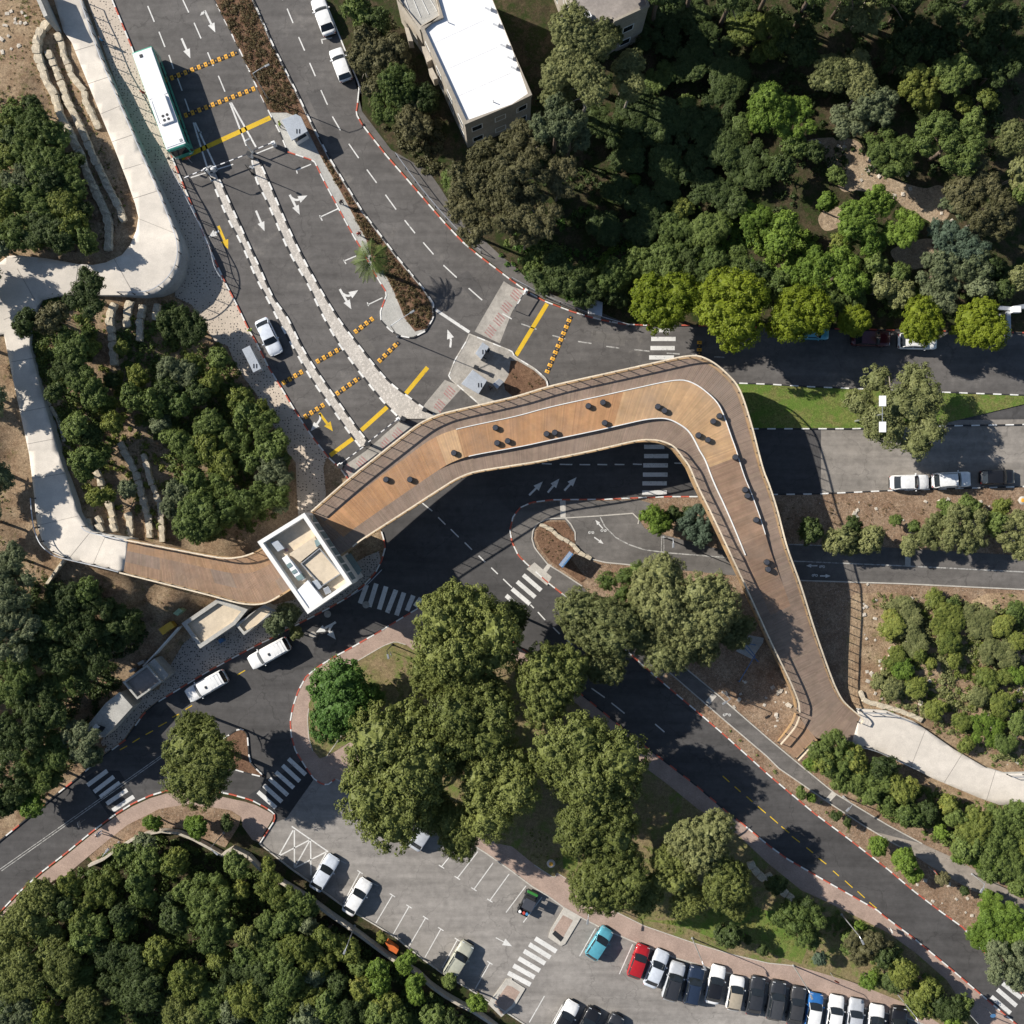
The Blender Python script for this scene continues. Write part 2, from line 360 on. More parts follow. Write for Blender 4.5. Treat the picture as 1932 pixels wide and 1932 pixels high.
M['tan_roof']=surf('tan_gravel_roof',(0.58,0.49,0.37),0.14,0.4,14,0.9)
M['grey_roof']=surf('grey_gravel_roof',(0.28,0.25,0.23),0.2,0.4,14,0.9)
M['plaster']=surf('plaster',(0.46,0.41,0.34),0.15,0.4,8,0.85)
M['white_wall']=surf('white_wall',(0.74,0.73,0.70),0.06,0.4,8,0.7,bmp=0.1)
M['booth_roof']=surf('booth_roof',(0.36,0.39,0.43),0.12,0.7,6,0.5)
M['house_wall']=surf('shaded_house_plaster',(0.33,0.295,0.245),0.18,0.4,8,0.85)  # plaster colour darkened to stand for the shade on the house walls
M['glass']=plain('dark_glass',(0.02,0.025,0.03),0.06,0.0,0.0,0.6)
M['glass_green']=plain('green_glass',(0.20,0.27,0.27),0.08,0.0,0.0,0.6)
M['panel_white']=plain('white_panel',(0.8,0.8,0.8),0.35)
M['rubber']=surf('tyre_rubber',(0.022,0.022,0.023),0.2,2,20,0.85)
M['rim']=plain('wheel_rim',(0.45,0.46,0.47),0.3,0.8)
M['lamp_red']=plain('tail_lamp',(0.35,0.02,0.02),0.2)
M['lamp_clear']=plain('head_lamp',(0.65,0.68,0.7),0.15)
M['bark']=surf('bark',(0.16,0.12,0.09),0.3,2,8,0.95,bmp=0.6)
M['bark_pale']=surf('pale_bark',(0.34,0.30,0.25),0.25,2,8,0.95)
M['bump_yellow']=plain('rubber_yellow',(0.68,0.34,0.03),0.7)
M['orange']=plain('orange_plastic',(0.55,0.13,0.03),0.5)
M['yellow_box']=plain('yellow_steel',(0.62,0.38,0.04),0.5)
M['green_box']=plain('pale_green_steel',(0.28,0.40,0.24),0.5)
M['skin']=plain('skin',(0.42,0.26,0.18),0.6)
M['hair']=plain('dark_hair',(0.03,0.022,0.018),0.7)
M['hivis']=plain('hi_vis',(0.45,0.62,0.05),0.7)
M['cloth_blue']=plain('blue_cloth',(0.05,0.22,0.42),0.8)
M['cloth_red']=plain('red_cloth',(0.45,0.05,0.04),0.8)
M['cloth_dark']=plain('dark_cloth',(0.04,0.045,0.06),0.85)
M['cloth_white']=plain('white_cloth',(0.6,0.6,0.6),0.85)
# foliage
M['l_pine']=leaf('pine_needles',(0.090,0.112,0.026),(0.185,0.208,0.056),0.2)
M['l_green']=leaf('green_leaves',(0.068, 0.104, 0.025),(0.15, 0.198, 0.05),0.25)
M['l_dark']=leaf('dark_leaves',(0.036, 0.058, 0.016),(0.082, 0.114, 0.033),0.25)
M['l_yell']=leaf('yellow_green_leaves',(0.098, 0.132, 0.027),(0.215, 0.24, 0.052),0.3,(0.25,0.23,0.05))
M['l_bright']=leaf('bright_leaves',(0.088, 0.15, 0.023),(0.175, 0.255, 0.04),0.3)
M['l_lime']=leaf('lime_leaves',(0.110,0.155,0.010),(0.200,0.245,0.020),0.35)
M['l_grey']=leaf('grey_green_leaves',(0.088, 0.114, 0.052),(0.172, 0.198, 0.102),0.2)
M['l_olive']=leaf('olive_leaves',(0.110,0.127,0.044),(0.215,0.225,0.088),0.2)
M['l_brown']=leaf('brownish_leaves',(0.075, 0.074, 0.03),(0.15, 0.14, 0.066),0.2)
M['l_emer']=leaf('emerald_leaves',(0.05, 0.11, 0.02),(0.105, 0.19, 0.038),0.25)
M['l_blue']=leaf('blue_green_leaves',(0.060,0.095,0.060),(0.105,0.145,0.095),0.2)
M['l_rust']=leaf('rusty_shrub',(0.085, 0.065, 0.028),(0.16, 0.12, 0.055),0.2)
# ------------------------------------------------------------------ terrain heights
PATH_Z=[(125,-60,0.4),(125,0,0.6),(155,100,0.9),(195,200,1.4),(235,300,1.9),(280,400,2.4),(300,500,3.0),(200,530,3.3),(100,525,3.6),(40,550,3.9),(-40,560,4.2),
 (40,700,4.5),(75,850,5.1),(105,960,5.6),(150,1020,6.0),(240,1048,6.3)]
def zpath(x,y):
    w=z=0
    for a in PATH_Z:
        k=1/((x-a[0])**2+(y-a[1])**2+60)**1.5; w+=k; z+=k*a[2]
    return z/w
CTRL=[(p[0],p[1],p[2]-0.5) for p in PATH_Z]+[(60,80,1.2),(20,200,1.8),(60,350,2.2),(150,300,1.9),(20,450,3.0),(-40,650,4.8),(0,850,5.4),(20,1000,5.6),(130,650,3.6),(200,650,2.9),(280,650,2.0),(350,650,0.9),(380,640,0.4),
 (150,800,3.6),(250,800,2.4),(350,800,1.5),(430,780,0.6),(170,920,4.3),(260,930,3.0),(360,950,2.0),(450,920,1.2),(520,900,0.4),(300,1010,3.0),(400,1020,2.0),(480,1000,1.2),
 (100,1090,5.2),(235,1110,4.2),(330,1130,2.8),(420,1130,1.6),(360,1170,0.7),(280,1190,1.2),(180,1200,2.4),(60,1180,4.0),(-20,1300,3.4),(120,1330,1.2),(40,1440,0.8),(210,1290,0.5),
 (160,1400,0.2),(100,1480,-.3),(190,60,-.4),(240,200,-.4),(300,330,-.4),(370,520,-.4),(410,580,-.4),(450,660,-.4),(500,760,-.4),(550,850,-.4),(580,950,-.4),(620,1040,-.4),(600,1120,-.4),(440,1190,-.4),(330,1270,-.4),(250,1350,-.4),(190,1410,-.4),
 (330,100,-.6),(420,300,-.6),(500,500,-.6),(600,700,-.6),(700,900,-.6),(700,1100,-.6),(520,1240,-.6),(350,1330,-.6),(200,1480,-.6),(60,1600,-.6),(500,1400,-.6),
 (100,1800,-.3),(300,1700,-.3),(250,1880,-.3),(450,1800,-.3),(600,1900,-.3),(400,1600,-.3),(150,1680,-.3),(600,1750,-.4),(800,1850,-.4),(520,1640,-.4),(300,1560,-.4),
 (800,200,-.3),(1000,100,-.3),(1200,200,-.3),(1200,400,-.3),(1400,300,-.3),(1600,200,-.3),(1850,150,-.3),(1750,350,-.3),(1500,450,-.3),(1850,480,-.3),(1900,560,-.2),(1050,480,-.3),(1300,560,-.4),(1600,590,-.4),
 (900,900,-.6),(1100,700,-.6),(1500,700,-.6),(1800,700,-.6),(1300,880,-.6),(1700,870,-.6),(1000,1050,-.5),(1200,1030,-.4),(1500,1060,-.4),(1800,1080,-.4),(1100,1200,-.6),(1300,1400,-.6),(1500,1580,-.6),(1750,1780,-.6),(1350,1330,-.3),(1500,1460,-.3),(1700,1600,-.3),(1850,1680,-.3),
 (1640,1200,0.25),(1750,1250,0.7),(1850,1200,0.8),(1900,1350,0.9),(1700,1330,0.6),(1560,1200,0.0),(1450,1280,0.0),(1800,1540,0.5),(1650,1500,0.3),(1720,1400,0.6),(1850,1480,0.7),(1700,1010,0.1),(1850,1000,0.2),
 (900,1400,-.4),(800,1300,-.4),(1000,1600,-.4),(1300,1650,-.4),(1500,1750,-.4),(900,1700,-.6),(1200,1850,-.6),(1500,1920,-.6)]
_cx=np.array([W(a,b).x for a,b,c in CTRL]); _cy=np.array([W(a,b).y for a,b,c in CTRL]); _cz=np.array([c for a,b,c in CTRL])
HILLS=[[tuple(W(*q))[:2] for q in P(s)] for s in ("F -160,-160 128,-160 160,0 190,90 227,190 265,290 300,370 330,445 334,555 362,580 387,624 405,650 428,660 460,722 480,750 520,822 550,878 552,935 556,985 575,1010 520,1100 480,1140 400,1160 345,1205 300,1285 250,1330 195,1385 150,1440 0,1560 -160,1660","F 1575,1110 1699,1106 2100,1122 2100,1700 1932,1690 1874,1655 1799,1612 1674,1550 1574,1490 1525,1440 1545,1400 1610,1385 1600,1330 1570,1270 1545,1180")]
def hgt(x,y):
    x=np.asarray(x,float); y=np.asarray(y,float); sh=x.shape; x=x.ravel(); y=y.ravel()
    d2=(x[:,None]-_cx)**2+(y[:,None]-_cy)**2+0.6
    w=1/d2**2; z=(w*_cz).sum(1)/w.sum(1); out=np.full(z.shape,-0.5)
    for poly in HILLS:
        m=inpoly(x,y,poly)
        if not m.any(): continue
        px,py=x[m],y[m]; dd=np.full(px.shape,1e9)
        for i in range(len(poly)):
            (x1,y1),(x2,y2)=poly[i],poly[(i+1)%len(poly)]; vx,vy=x2-x1,y2-y1; t=np.clip(((px-x1)*vx+(py-y1)*vy)/(vx*vx+vy*vy+1e-9),0,1)
            dd=np.minimum(dd,np.hypot(px-x1-vx*t,py-y1-vy*t))
        out[m]=np.minimum(z[m],-0.15+0.75*dd)
    return out.reshape(sh)
def h1(x,y): return float(hgt([x],[y])[0])
def G(fx,fy):
    """point on the ground seen at a plan position"""
    z=0.0
    for _ in range(4):
        p=W(fx,fy,z); z=max(0.12,h1(p.x,p.y))
    return W(fx,fy,z)

# outlines (plan units)
KW=P("F 190,-60 212,0 250,92 265,140 282,185 300,232 322,290 335,322 362,387 390,455 402,483 425,533 447,575 470,623 483,645 508,695 533,735 560,780 590,825 620,863 643,885 658,905")
KJ=P("F 720,1003 724,1016 727,1033 720,1058 708,1081 690,1101 658,1126 623,1146 575,1171 508,1206 483,1218 445,1238 390,1268 300,1323 270,1348 237,1396 200,1423 150,1464 100,1504 55,1541 0,1586 -60,1640")
K8a=P("F -60,1775 0,1721 33,1686 80,1644 125,1609 175,1568 215,1538 250,1516 283,1501 315,1491 380,1487 440,1499 475,1509 500,1522 518,1534 519,1546 490,1591")
K8b=P("F 490,1591 550,1639 583,1662 648,1709 708,1744 748,1769 798,1809 840,1839 890,1868 930,1893 966,1916 1040,1965 1065,1992")
K2=P("F 595,-60 613,0 650,92 678,162 675,195 672,215 683,235 730,295 778,350 808,385 840,422 873,457 904,483 966,530 991,548 1026,568 1078,588 1116,599 1141,605 1178,612 1221,614 1300,614 1450,618 1932,628 1992,630")
K3l=P("F 385,-50 405,0 430,50 455,100 483,161 508,212 528,250 543,287 593,304 613,345 638,392 668,447 688,480 700,505 728,550 729,558 718,588 719,605 738,625 758,635 778,638 803,625 818,600 818,573")
K3r=P("F 818,573 800,545 783,525 748,483 683,397 623,300 590,237 558,170 520,95 483,12 455,-50")
K5t=P("F 1345,752 1352,735 1366,725 1388,723 1449,725 1531,730 1629,734 1774,740 1992,748")
K5b=P("F 1992,800 1759,804 1609,809 1449,809 1375,809 1352,797 1344,775 1345,752")
K6t=P("F 1992,915 1932,918 1691,925 1541,932 1459,933 1316,937 1261,937 1211,939 1141,942 1041,943 1003,948 981,958 968,975 962,1000 966,1023 978,1048 993,1063 1036,1101 1068,1126 1098,1156 1141,1191 1186,1231 1231,1271 1266,1301 1316,1343 1366,1386 1416,1431 1449,1461 1499,1503 1536,1534 1599,1581 1674,1639 1724,1681 1774,1719 1816,1749 1834,1769 1859,1799 1932,1879 1992,1945")
K7w=P("F 873,1122 858,1112 828,1124 795,1144 748,1172 728,1184 703,1199 668,1219 633,1238 603,1256 578,1276 563,1303 553,1333 548,1361 550,1388 558,1416 578,1448 593,1469 608,1479 619,1480 633,1469")
K7p=P("F 633,1469 700,1500 790,1543 873,1581 920,1611 966,1643 1003,1671 1036,1691 1063,1711 1098,1731 1141,1753 1203,1779 1273,1806 1341,1826 1449,1854 1524,1874 1599,1894 1709,1919 1790,1950 1850,1992")
K7r=P("F 1980,1992 1914,1929 1874,1896 1839,1866 1786,1821 1719,1766 1669,1729 1654,1716 1574,1671 1486,1621 1449,1594 1401,1554 1376,1536 1316,1484 1268,1447 1208,1401 1141,1346 1113,1323 1040,1265 960,1205 900,1150 873,1122")
L4=P("11 1610,590 1932,720 21 20,760 170,850 260,930 272,990 F 1010,745 960,760 915,772 11 1470,930 1455,905 1500,790 1590,640")
L9=P("F 380,1422 445,1378 458,1374 467,1385 470,1425 474,1440 500,1466 470,1459 410,1442")
# ground sheet out to the horizon
def make_ground():
    xs=np.arange(-80,80.01,0.8); n=len(xs); X,Y=np.meshgrid(xs,xs); Z=hgt(X,Y)
    rough=np.array([[noise.noise((x*0.5,y*0.5,0))*0.12+noise.noise((x*1.7,y*1.7,3))*0.05 for x in xs] for y in xs])
    Z=np.where(Z>0.05,Z+rough*np.clip(Z,0,1),Z-0.0)
    v=np.stack([X,Y,Z],-1).reshape(-1,3); idx=np.arange(n*n).reshape(n,n)
    f=np.stack([idx[:-1,:-1],idx[:-1,1:],idx[1:,1:],idx[1:,:-1]],-1).reshape(-1,4).tolist()
    vl=v.tolist(); e=2500
    rim=[idx[0,0],idx[0,-1],idx[-1,-1],idx[-1,0]]
    edges=[idx[0,:],idx[:,-1],idx[-1,::-1],idx[::-1,0]]; far=[(-e,-e,-.6),(e,-e,-.6),(e,e,-.6),(-e,e,-.6)]
    b=len(vl); vl+=far
    for k in range(4):
        E=edges[k]; 
        f.append([b+k,b+(k+1)%4]+[int(i) for i in E[::-1]])
    me=bpy.data.meshes.new('ground'); me.from_pydata(vl,[],f); me.materials.append(M['soil']); me.polygons.foreach_set('use_smooth',[True]*len(me.polygons)); me.update()
    o=link('ground',me); o['kind']='structure'
make_ground()
M['patch_a']=asphalt('asphalt_patch_pale',(0.118,0.110,0.102),-62)
M['patch_b']=asphalt('asphalt_patch_dark',(0.086,0.081,0.078),-62)
road=sheet('road',[(-400,-400),(2332,-400),(2332,2332),(-400,2332)],0.0,M['asphalt_new'])
upper=sheet('upper_road',P("F 150,-120 660,-120 1000,520 1230,590 2050,600 2050,765 1400,735 1330,752 1000,842 760,940 668,952 300,360"),0.004,M['asphalt_old'])
lot=sheet('car_park',P("F 541,1543 592,1470 660,1440 1100,1620 1850,1900 1850,2020 1000,2020 470,1625 500,1560"),0.004,M['asphalt_lot'])
east=sheet('east_road',P("F 1549,795 2050,790 2050,930 1549,945"),0.004,M['asphalt_east'])
sheet('asphalt_patch',P("03 560,130 640,100 830,370 1010,200 900,20 720,20"),0.006,M['patch'])
sheet('asphalt_patch',P("13 -60,210 F 600,1415 13 430,95 230,375 130,330"),0.007,M['patch'])
for s,k in (("00 1480,20 1600,-20 1650,130 1540,170",1),("10 380,700 470,670 640,1040 560,1090",0),("11 690,640 800,560 900,700 800,790",1),("11 1500,160 1600,110 1720,260 1640,330",0),("21 600,560 860,600 850,680 590,640",1)):
    sheet('asphalt_patch',P(s),0.0068+0.0004*k,M['patch_a'] if k else M['patch_b'])
M['path_beige']=asphalt('beige_path',(0.27,0.235,0.20),-30,(0.34,0.3,0.26),0.55)
# lands
slab('verge',KW+[(690,955)]+KJ+[(-60,-60)],0.10,M['soil'])
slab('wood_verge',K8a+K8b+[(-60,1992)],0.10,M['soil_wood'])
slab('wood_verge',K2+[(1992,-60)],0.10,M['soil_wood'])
slab('median',K3l+K3r[1:],0.11,M['concrete_grey'])
slab('median',K5t+K5b[1:-1],0.11,M['lawn'])
slab('verge',K6t+[(1992,915)],0.10,M['soil_dry'])
slab('pavement',K7w+K7p[1:]+K7r[:-1],0.12,M['brick'])
slab('traffic_island',L4,0.12,M['worn'])
slab('traffic_island',L9,0.12,M['soil_mulch'])
# planted part of the upper median
slab('planting_bed',P("F 385,-50 405,0 430,50 455,100 483,161 508,212 540,212 565,222 580,245 603,292 643,362 690,450 708,508 723,510 743,550 763,600 783,625 803,620 816,598 814,573 797,546 780,526 745,484 680,398 620,301 587,238 555,171 517,96 480,13 453,-50"),0.15,M['soil_mulch'],depth=0.1)
# island soil and lawns
slab('planting_bed',P("12 1180,1040 1130,1000 1050,975 960,1010 640,1195 470,1310 400,1440 385,1600 400,1700 430,1800 480,1860 540,1840 F 660,1400 676,1410 690,1470 760,1500 880,1560 940,1592 966,1597 1008,1631 1046,1656 1051,1646 1091,1671 1141,1709 1216,1746 1303,1776 1378,1799 1449,1816 1499,1821 1611,1854 1699,1889 1761,1924 1840,1975 1850,1940 1811,1886 1786,1849 1729,1799 1674,1759 1569,1706 1511,1679 1449,1629 1376,1560 1316,1526 1261,1481 1218,1449 1091,1330 1000,1270 900,1180 870,1180"),0.15,M['grass_dry'],depth=0.1)
slab('lawn',P("23 1000,1150 1230,1150 1700,1000 1932,1080 33 40,1080 200,1250 300,1350 250,1480 20,1400 -60,1330 23 1500,1280 1300,1200"),0.156,M['lawn'],depth=0.02)
slab('lawn',P("23 380,640 500,690 480,790 390,760"),0.156,M['lawn'],depth=0.02)
slab('planting_bed',P("21 -10,790 40,790 160,860 250,940 262,985 F 1008,742 970,750 11 1880,1010 1870,960 1905,900"),0.15,M['soil_mulch'],depth=0.1)
# west pavement of cream pavers, plaza by the lift tower
slab('pavement',P("F 145,-60 165,0 195,90 232,190 270,290 305,370 335,445 330,560 362,575 387,618 405,643 430,653 442,683 462,715 483,742 508,790 525,818 538,848 558,873 560,933 563,980 600,985 615,933 610,883 615,865")+KW[::-1][2:],0.14,M['paver'],depth=0.2)
slab('pavement',P("F 715,1040 718,1058 706,1079 688,1099 656,1124 621,1144 573,1169 508,1203 483,1215 445,1235 390,1265 300,1320 268,1345 235,1393 200,1420 190,1400 210,1370 250,1340 262,1310 300,1300 310,1275 345,1215 400,1170 480,1150 560,1130 640,1080 690,1050"),0.14,M['paver_shade'],depth=0.2)
slab('pavement',P("03 -60,1180 0,1110 130,970 320,800 500,660 700,495 860,375 1000,290 1130,230 1260,190 1500,180 1850,255 13 0,280 130,350 125,385 20,560 -30,540 03 1830,440 1820,370 1740,320 1560,290 1400,275 1200,310 960,430 820,540 670,665 450,850 200,1010 0,1200"),0.14,M['brick'],depth=0.2)
slab('planting_bed',P("03 670,670 820,540 960,430 1200,310 1400,275 1560,290 1740,320 1820,370 1800,440 1700,600 1500,520 1380,460 1230,450 1100,480 950,560 760,700 700,710"),0.16,M['soil_dry'],depth=0.1)
slab('pavement',P("10 670,370 700,400 780,640 800,840 1020,1130 1300,1290 1380,1400 1480,1560 1600,1700 1850,1932 21 0,60 80,140 250,270 400,330 600,380 700,440 850,500 700,480 600,450 450,405 240,325 100,245 0,175 F 904,478 873,452 840,417 808,380 778,345 730,290 686,234 675,213 678,193 681,162"),0.13,M['asphalt_path'],depth=0.2)
# paths of the east side
slab('cycle_path',P("F 968,985 978,960 1003,951 1041,946 1141,945 1205,943 1230,950 1210,975 22 960,60 1000,120 1080,155 1600,290 F 1487,1026 1662,1032 1812,1041 1992,1052 1992,1115 1699,1101 1509,1095 1388,1086 22 1000,410 690,380 480,290 480,180 400,60 250,60 170,130 160,200 190,290 270,390 370,450 530,560 F 1180,1195 1228,1238 1256,1268 1250,1283 1186,1228 1141,1188 1098,1153 1068,1123 1036,1098 993,1060 979,1045 968,1020 965,1000"),0.13,M['asphalt_path'],depth=0.2)
slab('cycle_path',P("F 1120,1135 1228,1230 1291,1293 1366,1358 1446,1426 1469,1449 1556,1509 1624,1554 1686,1591 1749,1629 1824,1674 1932,1726 1992,1752 1992,1728 1932,1699 1874,1661 1799,1619 1739,1591 1674,1556 1574,1496 1514,1447 1449,1393 1351,1308 1278,1248 1150,1135"),0.128,M['asphalt_path'],depth=0.2)
sheet('footpath',P("33 800,480 950,572 1050,622 1200,722 1500,902 1932,1112 2200,1230 2200,1120 1932,1003 1700,848 1400,678 1165,572"),0.1345,M['path_beige'])
slab('crossing_pad',P("22 110,430 170,380 300,490 265,555"),0.145,M['kerb_plain'],depth=0.1)
slab('path_band',P("22 230,440 250,415 270,390 300,400 260,455"),0.146,M['kerb_plain'],depth=0.1)
slab('path_band',P("22 1460,1430 1510,1370 1545,1390 1490,1455"),0.14,M['kerb_plain'],depth=0.1)
slab('path_band',P("33 430,240 485,175 515,205 460,262"),0.14,M['kerb_plain'],depth=0.1)
slab('path_band',P("21 362,1845 405,1845 405,1932 22 405,40 365,40"),0.145,M['kerb_plain'],depth=0.1)
slab('path_band',P("32 1035,305 1078,315 1075,412 1035,408"),0.14,M['concrete_grey'],depth=0.1)
slab('planting_bed',P("22 250,75 400,75 470,160 475,270 440,350 560,500 520,530 380,435 290,370 210,270 180,200 185,140"),0.17,M['soil_mulch'],depth=0.1)
# bump-outs of the car park
for nm,s in (('a',"23 275,1280 290,1225 395,1050 520,1130 400,1330 370,1345"),('b',"13 1750,1780 1890,1590 1932,1590 23 0,1600 100,1665 20,1800 13 1850,1880")):
    slab('traffic_island',P(s),0.13,M['kerb_plain'],depth=0.2)
slab('island_paving',P("23 310,1225 385,1110 460,1150 380,1290"),0.136,M['brick'],depth=0.05)
slab('island_paving',P("13 1800,1770 1895,1640 1932,1650 23 0,1650 60,1690 0,1790 13 1850,1860"),0.136,M['brick'],depth=0.05)
sheet('drain_grate',P("23 303,1252 325,1225 392,1280 368,1312"),0.141,M['dark_metal'])
# pads at the barriers
sheet('concrete_pad',P("11 1650,570 1870,190 1932,230 21 100,265 0,420 11 1840,660"),0.008,M['worn'])
sheet('concrete_pad',P("11 1280,1110 1425,935 1560,990 1350,1220 1240,1170"),0.008,M['worn'])
sheet('concrete_pad',P("11 640,1600 830,1470 1090,1240 1180,1290 700,1690"),0.008,M['worn'])
# concrete ramp path of the west slope
PATHP=P("F 90,-60 102,0 120,60 135,80 175,180 212,270 240,342 255,385 261,410 257,435 245,463 230,481 200,495 175,500 147,498 85,487 32,481 15,483 0,495 -30,520 -30,640 7,630 25,720 40,788 55,858 65,940 67,966 72,998 82,1026 100,1043 120,1053 233,1080 242,1017 175,1003 162,993 150,973 146,966 140,945 112,858 82,753 57,655 58,620 70,578 80,566 117,557 225,557 270,558 295,553 320,535 335,510 341,483 343,472 336,445 306,370 272,295 232,200 196,115 155,0 135,-60")
PATHP=[p for i,p in enumerate(PATHP)]
def ramp_path(fpts,zf,depth,cell=14):
    """sloped slab: outline cut by a grid so that the surface follows the slope"""
    pts=dedupe(fpts)
    if area(pts)<0: pts=pts[::-1]
    bm=bmesh.new(); f=bm.faces.new([bm.verts.new((x,y,0)) for x,y in pts]); f.normal_update()
    for ax in (0,1):
        lo=min(p[ax] for p in pts); hi=max(p[ax] for p in pts); k=lo+cell
        while k<hi-1:
            co=[0,0,0]; no=[0,0,0]; co[ax]=k; no[ax]=1
            bmesh.ops.bisect_plane(bm,geom=bm.verts[:]+bm.edges[:]+bm.faces[:],dist=0.01,plane_co=co,plane_no=no); k+=cell
    be=[e for e in bm.edges if e.is_boundary]
    for fc in bm.faces: fc.smooth=True
    ex=bmesh.ops.extrude_edge_only(bm,edges=be); low=[g for g in ex['geom'] if isinstance(g,bmesh.types.BMVert)]
    for g in ex['geom']:
        if isinstance(g,bmesh.types.BMFace): g.material_index=1
    lowset=set(low)
    for v in bm.verts:
        z=zf(v.co.x,v.co.y); w=W(v.co.x,v.co.y,z); v.co=w
        if v in lowset: v.co.z=z-depth
    bmesh.ops.recalc_face_normals(bm,faces=bm.faces[:])
    for fc in bm.faces:
        if fc.material_index==0 and fc.normal.z<0: fc.normal_flip()
    me=bpy.data.meshes.new('ramp_path'); bm.to_mesh(me); bm.free(); me.materials.append(M['concrete']); me.materials.append(M['concrete_grey'])
    o=link('ramp_path',me); o['kind']='structure'; return o
rp=ramp_path(PATHP,zpath,3.0)
def zep(x,y): return 1.0+max(0,(x-1612))*0.0016
rp2=ramp_path(P("F 1619,1338 1674,1341 1724,1361 1746,1376 1799,1413 1861,1449 1874,1452 1899,1460 1992,1458 1992,1522 1932,1519 1886,1519 1849,1506 1761,1469 1721,1449 1649,1416 1606,1405 1619,1361"),zep,1.3)
M['joint']=plain('dark_joint',(0.16,0.145,0.13),0.9)  # dark strips marking the slab joints of the paths
def joints(s,zf,parent):
    p=P(s)
    for i in range(0,len(p)-1,2):
        q=resample([p[i],p[i+1]],n=6); mb=MB()
        for k in range(6): mb.bar(W(*q[k],zf(*q[k])+0.004),W(*q[k+1],zf(*q[k+1])+0.004),0.035,0.012)
        mb.build('joint',M['joint'],parent)
joints("00 560,385 740,330 640,640 850,570 760,860 950,780 845,1070 1020,1010 925,1280 1085,1232 1000,1500 1190,1440 1045,1650 1320,1760 01 860,20 1010,290 590,60 560,290 130,95 262,330 30,480 240,390 80,800 255,770 150,1180 350,1140 200,1420 410,1380 240,1680 490,1640 02 290,100 590,30 520,350 690,140 700,400 800,170",zpath,rp)
joints("32 1190,1640 1085,1905 33 1480,-130 1330,110 1720,10 1650,240",zep,rp2)

# ------------------------------------------------------------------ kerbs
def kerb(fpts, pat, w=0.17, h=0.15, z0=0.0, step=1.0, name='kerb'):
    mats=[M['kerb_white'],M['kerb_red'],M['kerb_black'],M['kerb_plain']]; idx={'w':0,'r':1,'k':2,'p':3}
    pts=resample([tuple(W(x,y))[:2] for x,y in fpts],step=step/2 if step>0.9 else step)
    mb=MB(); n=len(pts)
    for i in range(n-1):
        a=Vector((*pts[i],0)); b=Vector((*pts[i+1],0))
        def nrm(k):
            d=Vector((*pts[min(k+1,n-1)],0))-Vector((*pts[max(k-1,0)],0)); d.normalize(); return Vector((-d.y,d.x,0))*w/2
        na,nb=nrm(i),nrm(i+1); k=pat[(i//2)%len(pat)] if step>0.9 else pat[i%len(pat)]
        z=z0+h+random.uniform(-.006,.006); up=Vector((0,0,z)); dn=Vector((0,0,z0-0.1)); g=(b-a)*0.012
        mb.hexa([a+na+dn,a-na+dn,b-nb+dn,b+nb+dn],[a+na*0.85+up+g,a-na*0.85+up+g,b-nb*0.85+up-g,b+nb*0.85+up-g],idx[k])
    o=mb.build(name,mats); o['kind']='structure'; return o
kerb(KW,'wr'); kerb(KJ[:14],'wr'); kerb(KJ[13:],'kkrw'); kerb(K8a,'wr'); kerb(K8b,'p')
kerb(K2[:5],'w'); kerb(K2[4:21],'rw'); kerb(K2[20:],'rk')
kerb(K3l[:8],'wk'); kerb(K3l[7:17],'rw'); kerb(K3l[16:],'wk'); kerb(K3r,'wk')
kerb(K5t,'wk'); kerb(K5b,'kw'); kerb(K6t[:6],'kw'); kerb(K6t[5:],'wr'); kerb(K7w,'wr'); kerb(K7p,'p'); kerb(K7r[:12],'wr'); kerb(K7r[11:],'rk')
kerb(L4+[L4[0]],'pw'); kerb(L9+[L9[0]],'kw')
for s in ("22 910,10 650,30 400,45 280,50 200,80 160,130 150,200 170,270 270,395 370,455 530,560","22 400,45 440,85 475,150 478,215","F 1228,1238 1291,1293 1366,1358 1446,1426 1469,1449 1556,1509 1624,1554 1686,1591 1711,1604",
          "F 1278,1248 1351,1308 1449,1393 1514,1447 1574,1496 1674,1556 1739,1591","22 500,320 620,360 700,380 860,395 1000,412","F 1388,1086 1509,1095 1699,1101 1992,1115","22 910,10 960,60 950,90"):
    kerb(P(s),'p',0.16,0.06,0.12,name='path_edging')
for s in ("12 1130,1000 1050,975 960,1010 640,1195","12 400,1480 390,1560 400,1700 430,1800","12 530,1850 660,1665","F 1008,1631 1046,1656 1051,1646 1091,1671 1141,1709 1216,1746 1303,1776 1378,1799 1449,1816 1499,1821"):
    kerb(P(s),'p',0.1,0.05,0.12,name='path_edging')

# lane dividers with toothed kerbs
D1l=P("F 395,328 410,365 430,412 457,462 483,523 508,570 530,613 555,658 588,715 623,765 653,808 680,843"); D1r=P("F 408,325 435,385 475,473 488,500 515,560 543,600 570,655 600,703 633,750 668,800 698,838")
D2l=P("F 476,303 485,342 505,382 528,435 550,483 583,540 603,583 630,633 653,668 683,708 715,748 733,768 755,790"); D2r=P("F 488,300 513,357 540,420 570,483 603,543 640,603 678,653 718,703 743,728 770,748 800,770 830,790")
for l,r in ((D1l,D1r),(D2l,D2r)):
    slab('lane_divider',l+r[::-1],0.13,M['cobble'],depth=0.2)
    kerb(smooth_line(l,3),'wk',0.26,0.15); kerb(smooth_line(r,3),'kw',0.22,0.15)

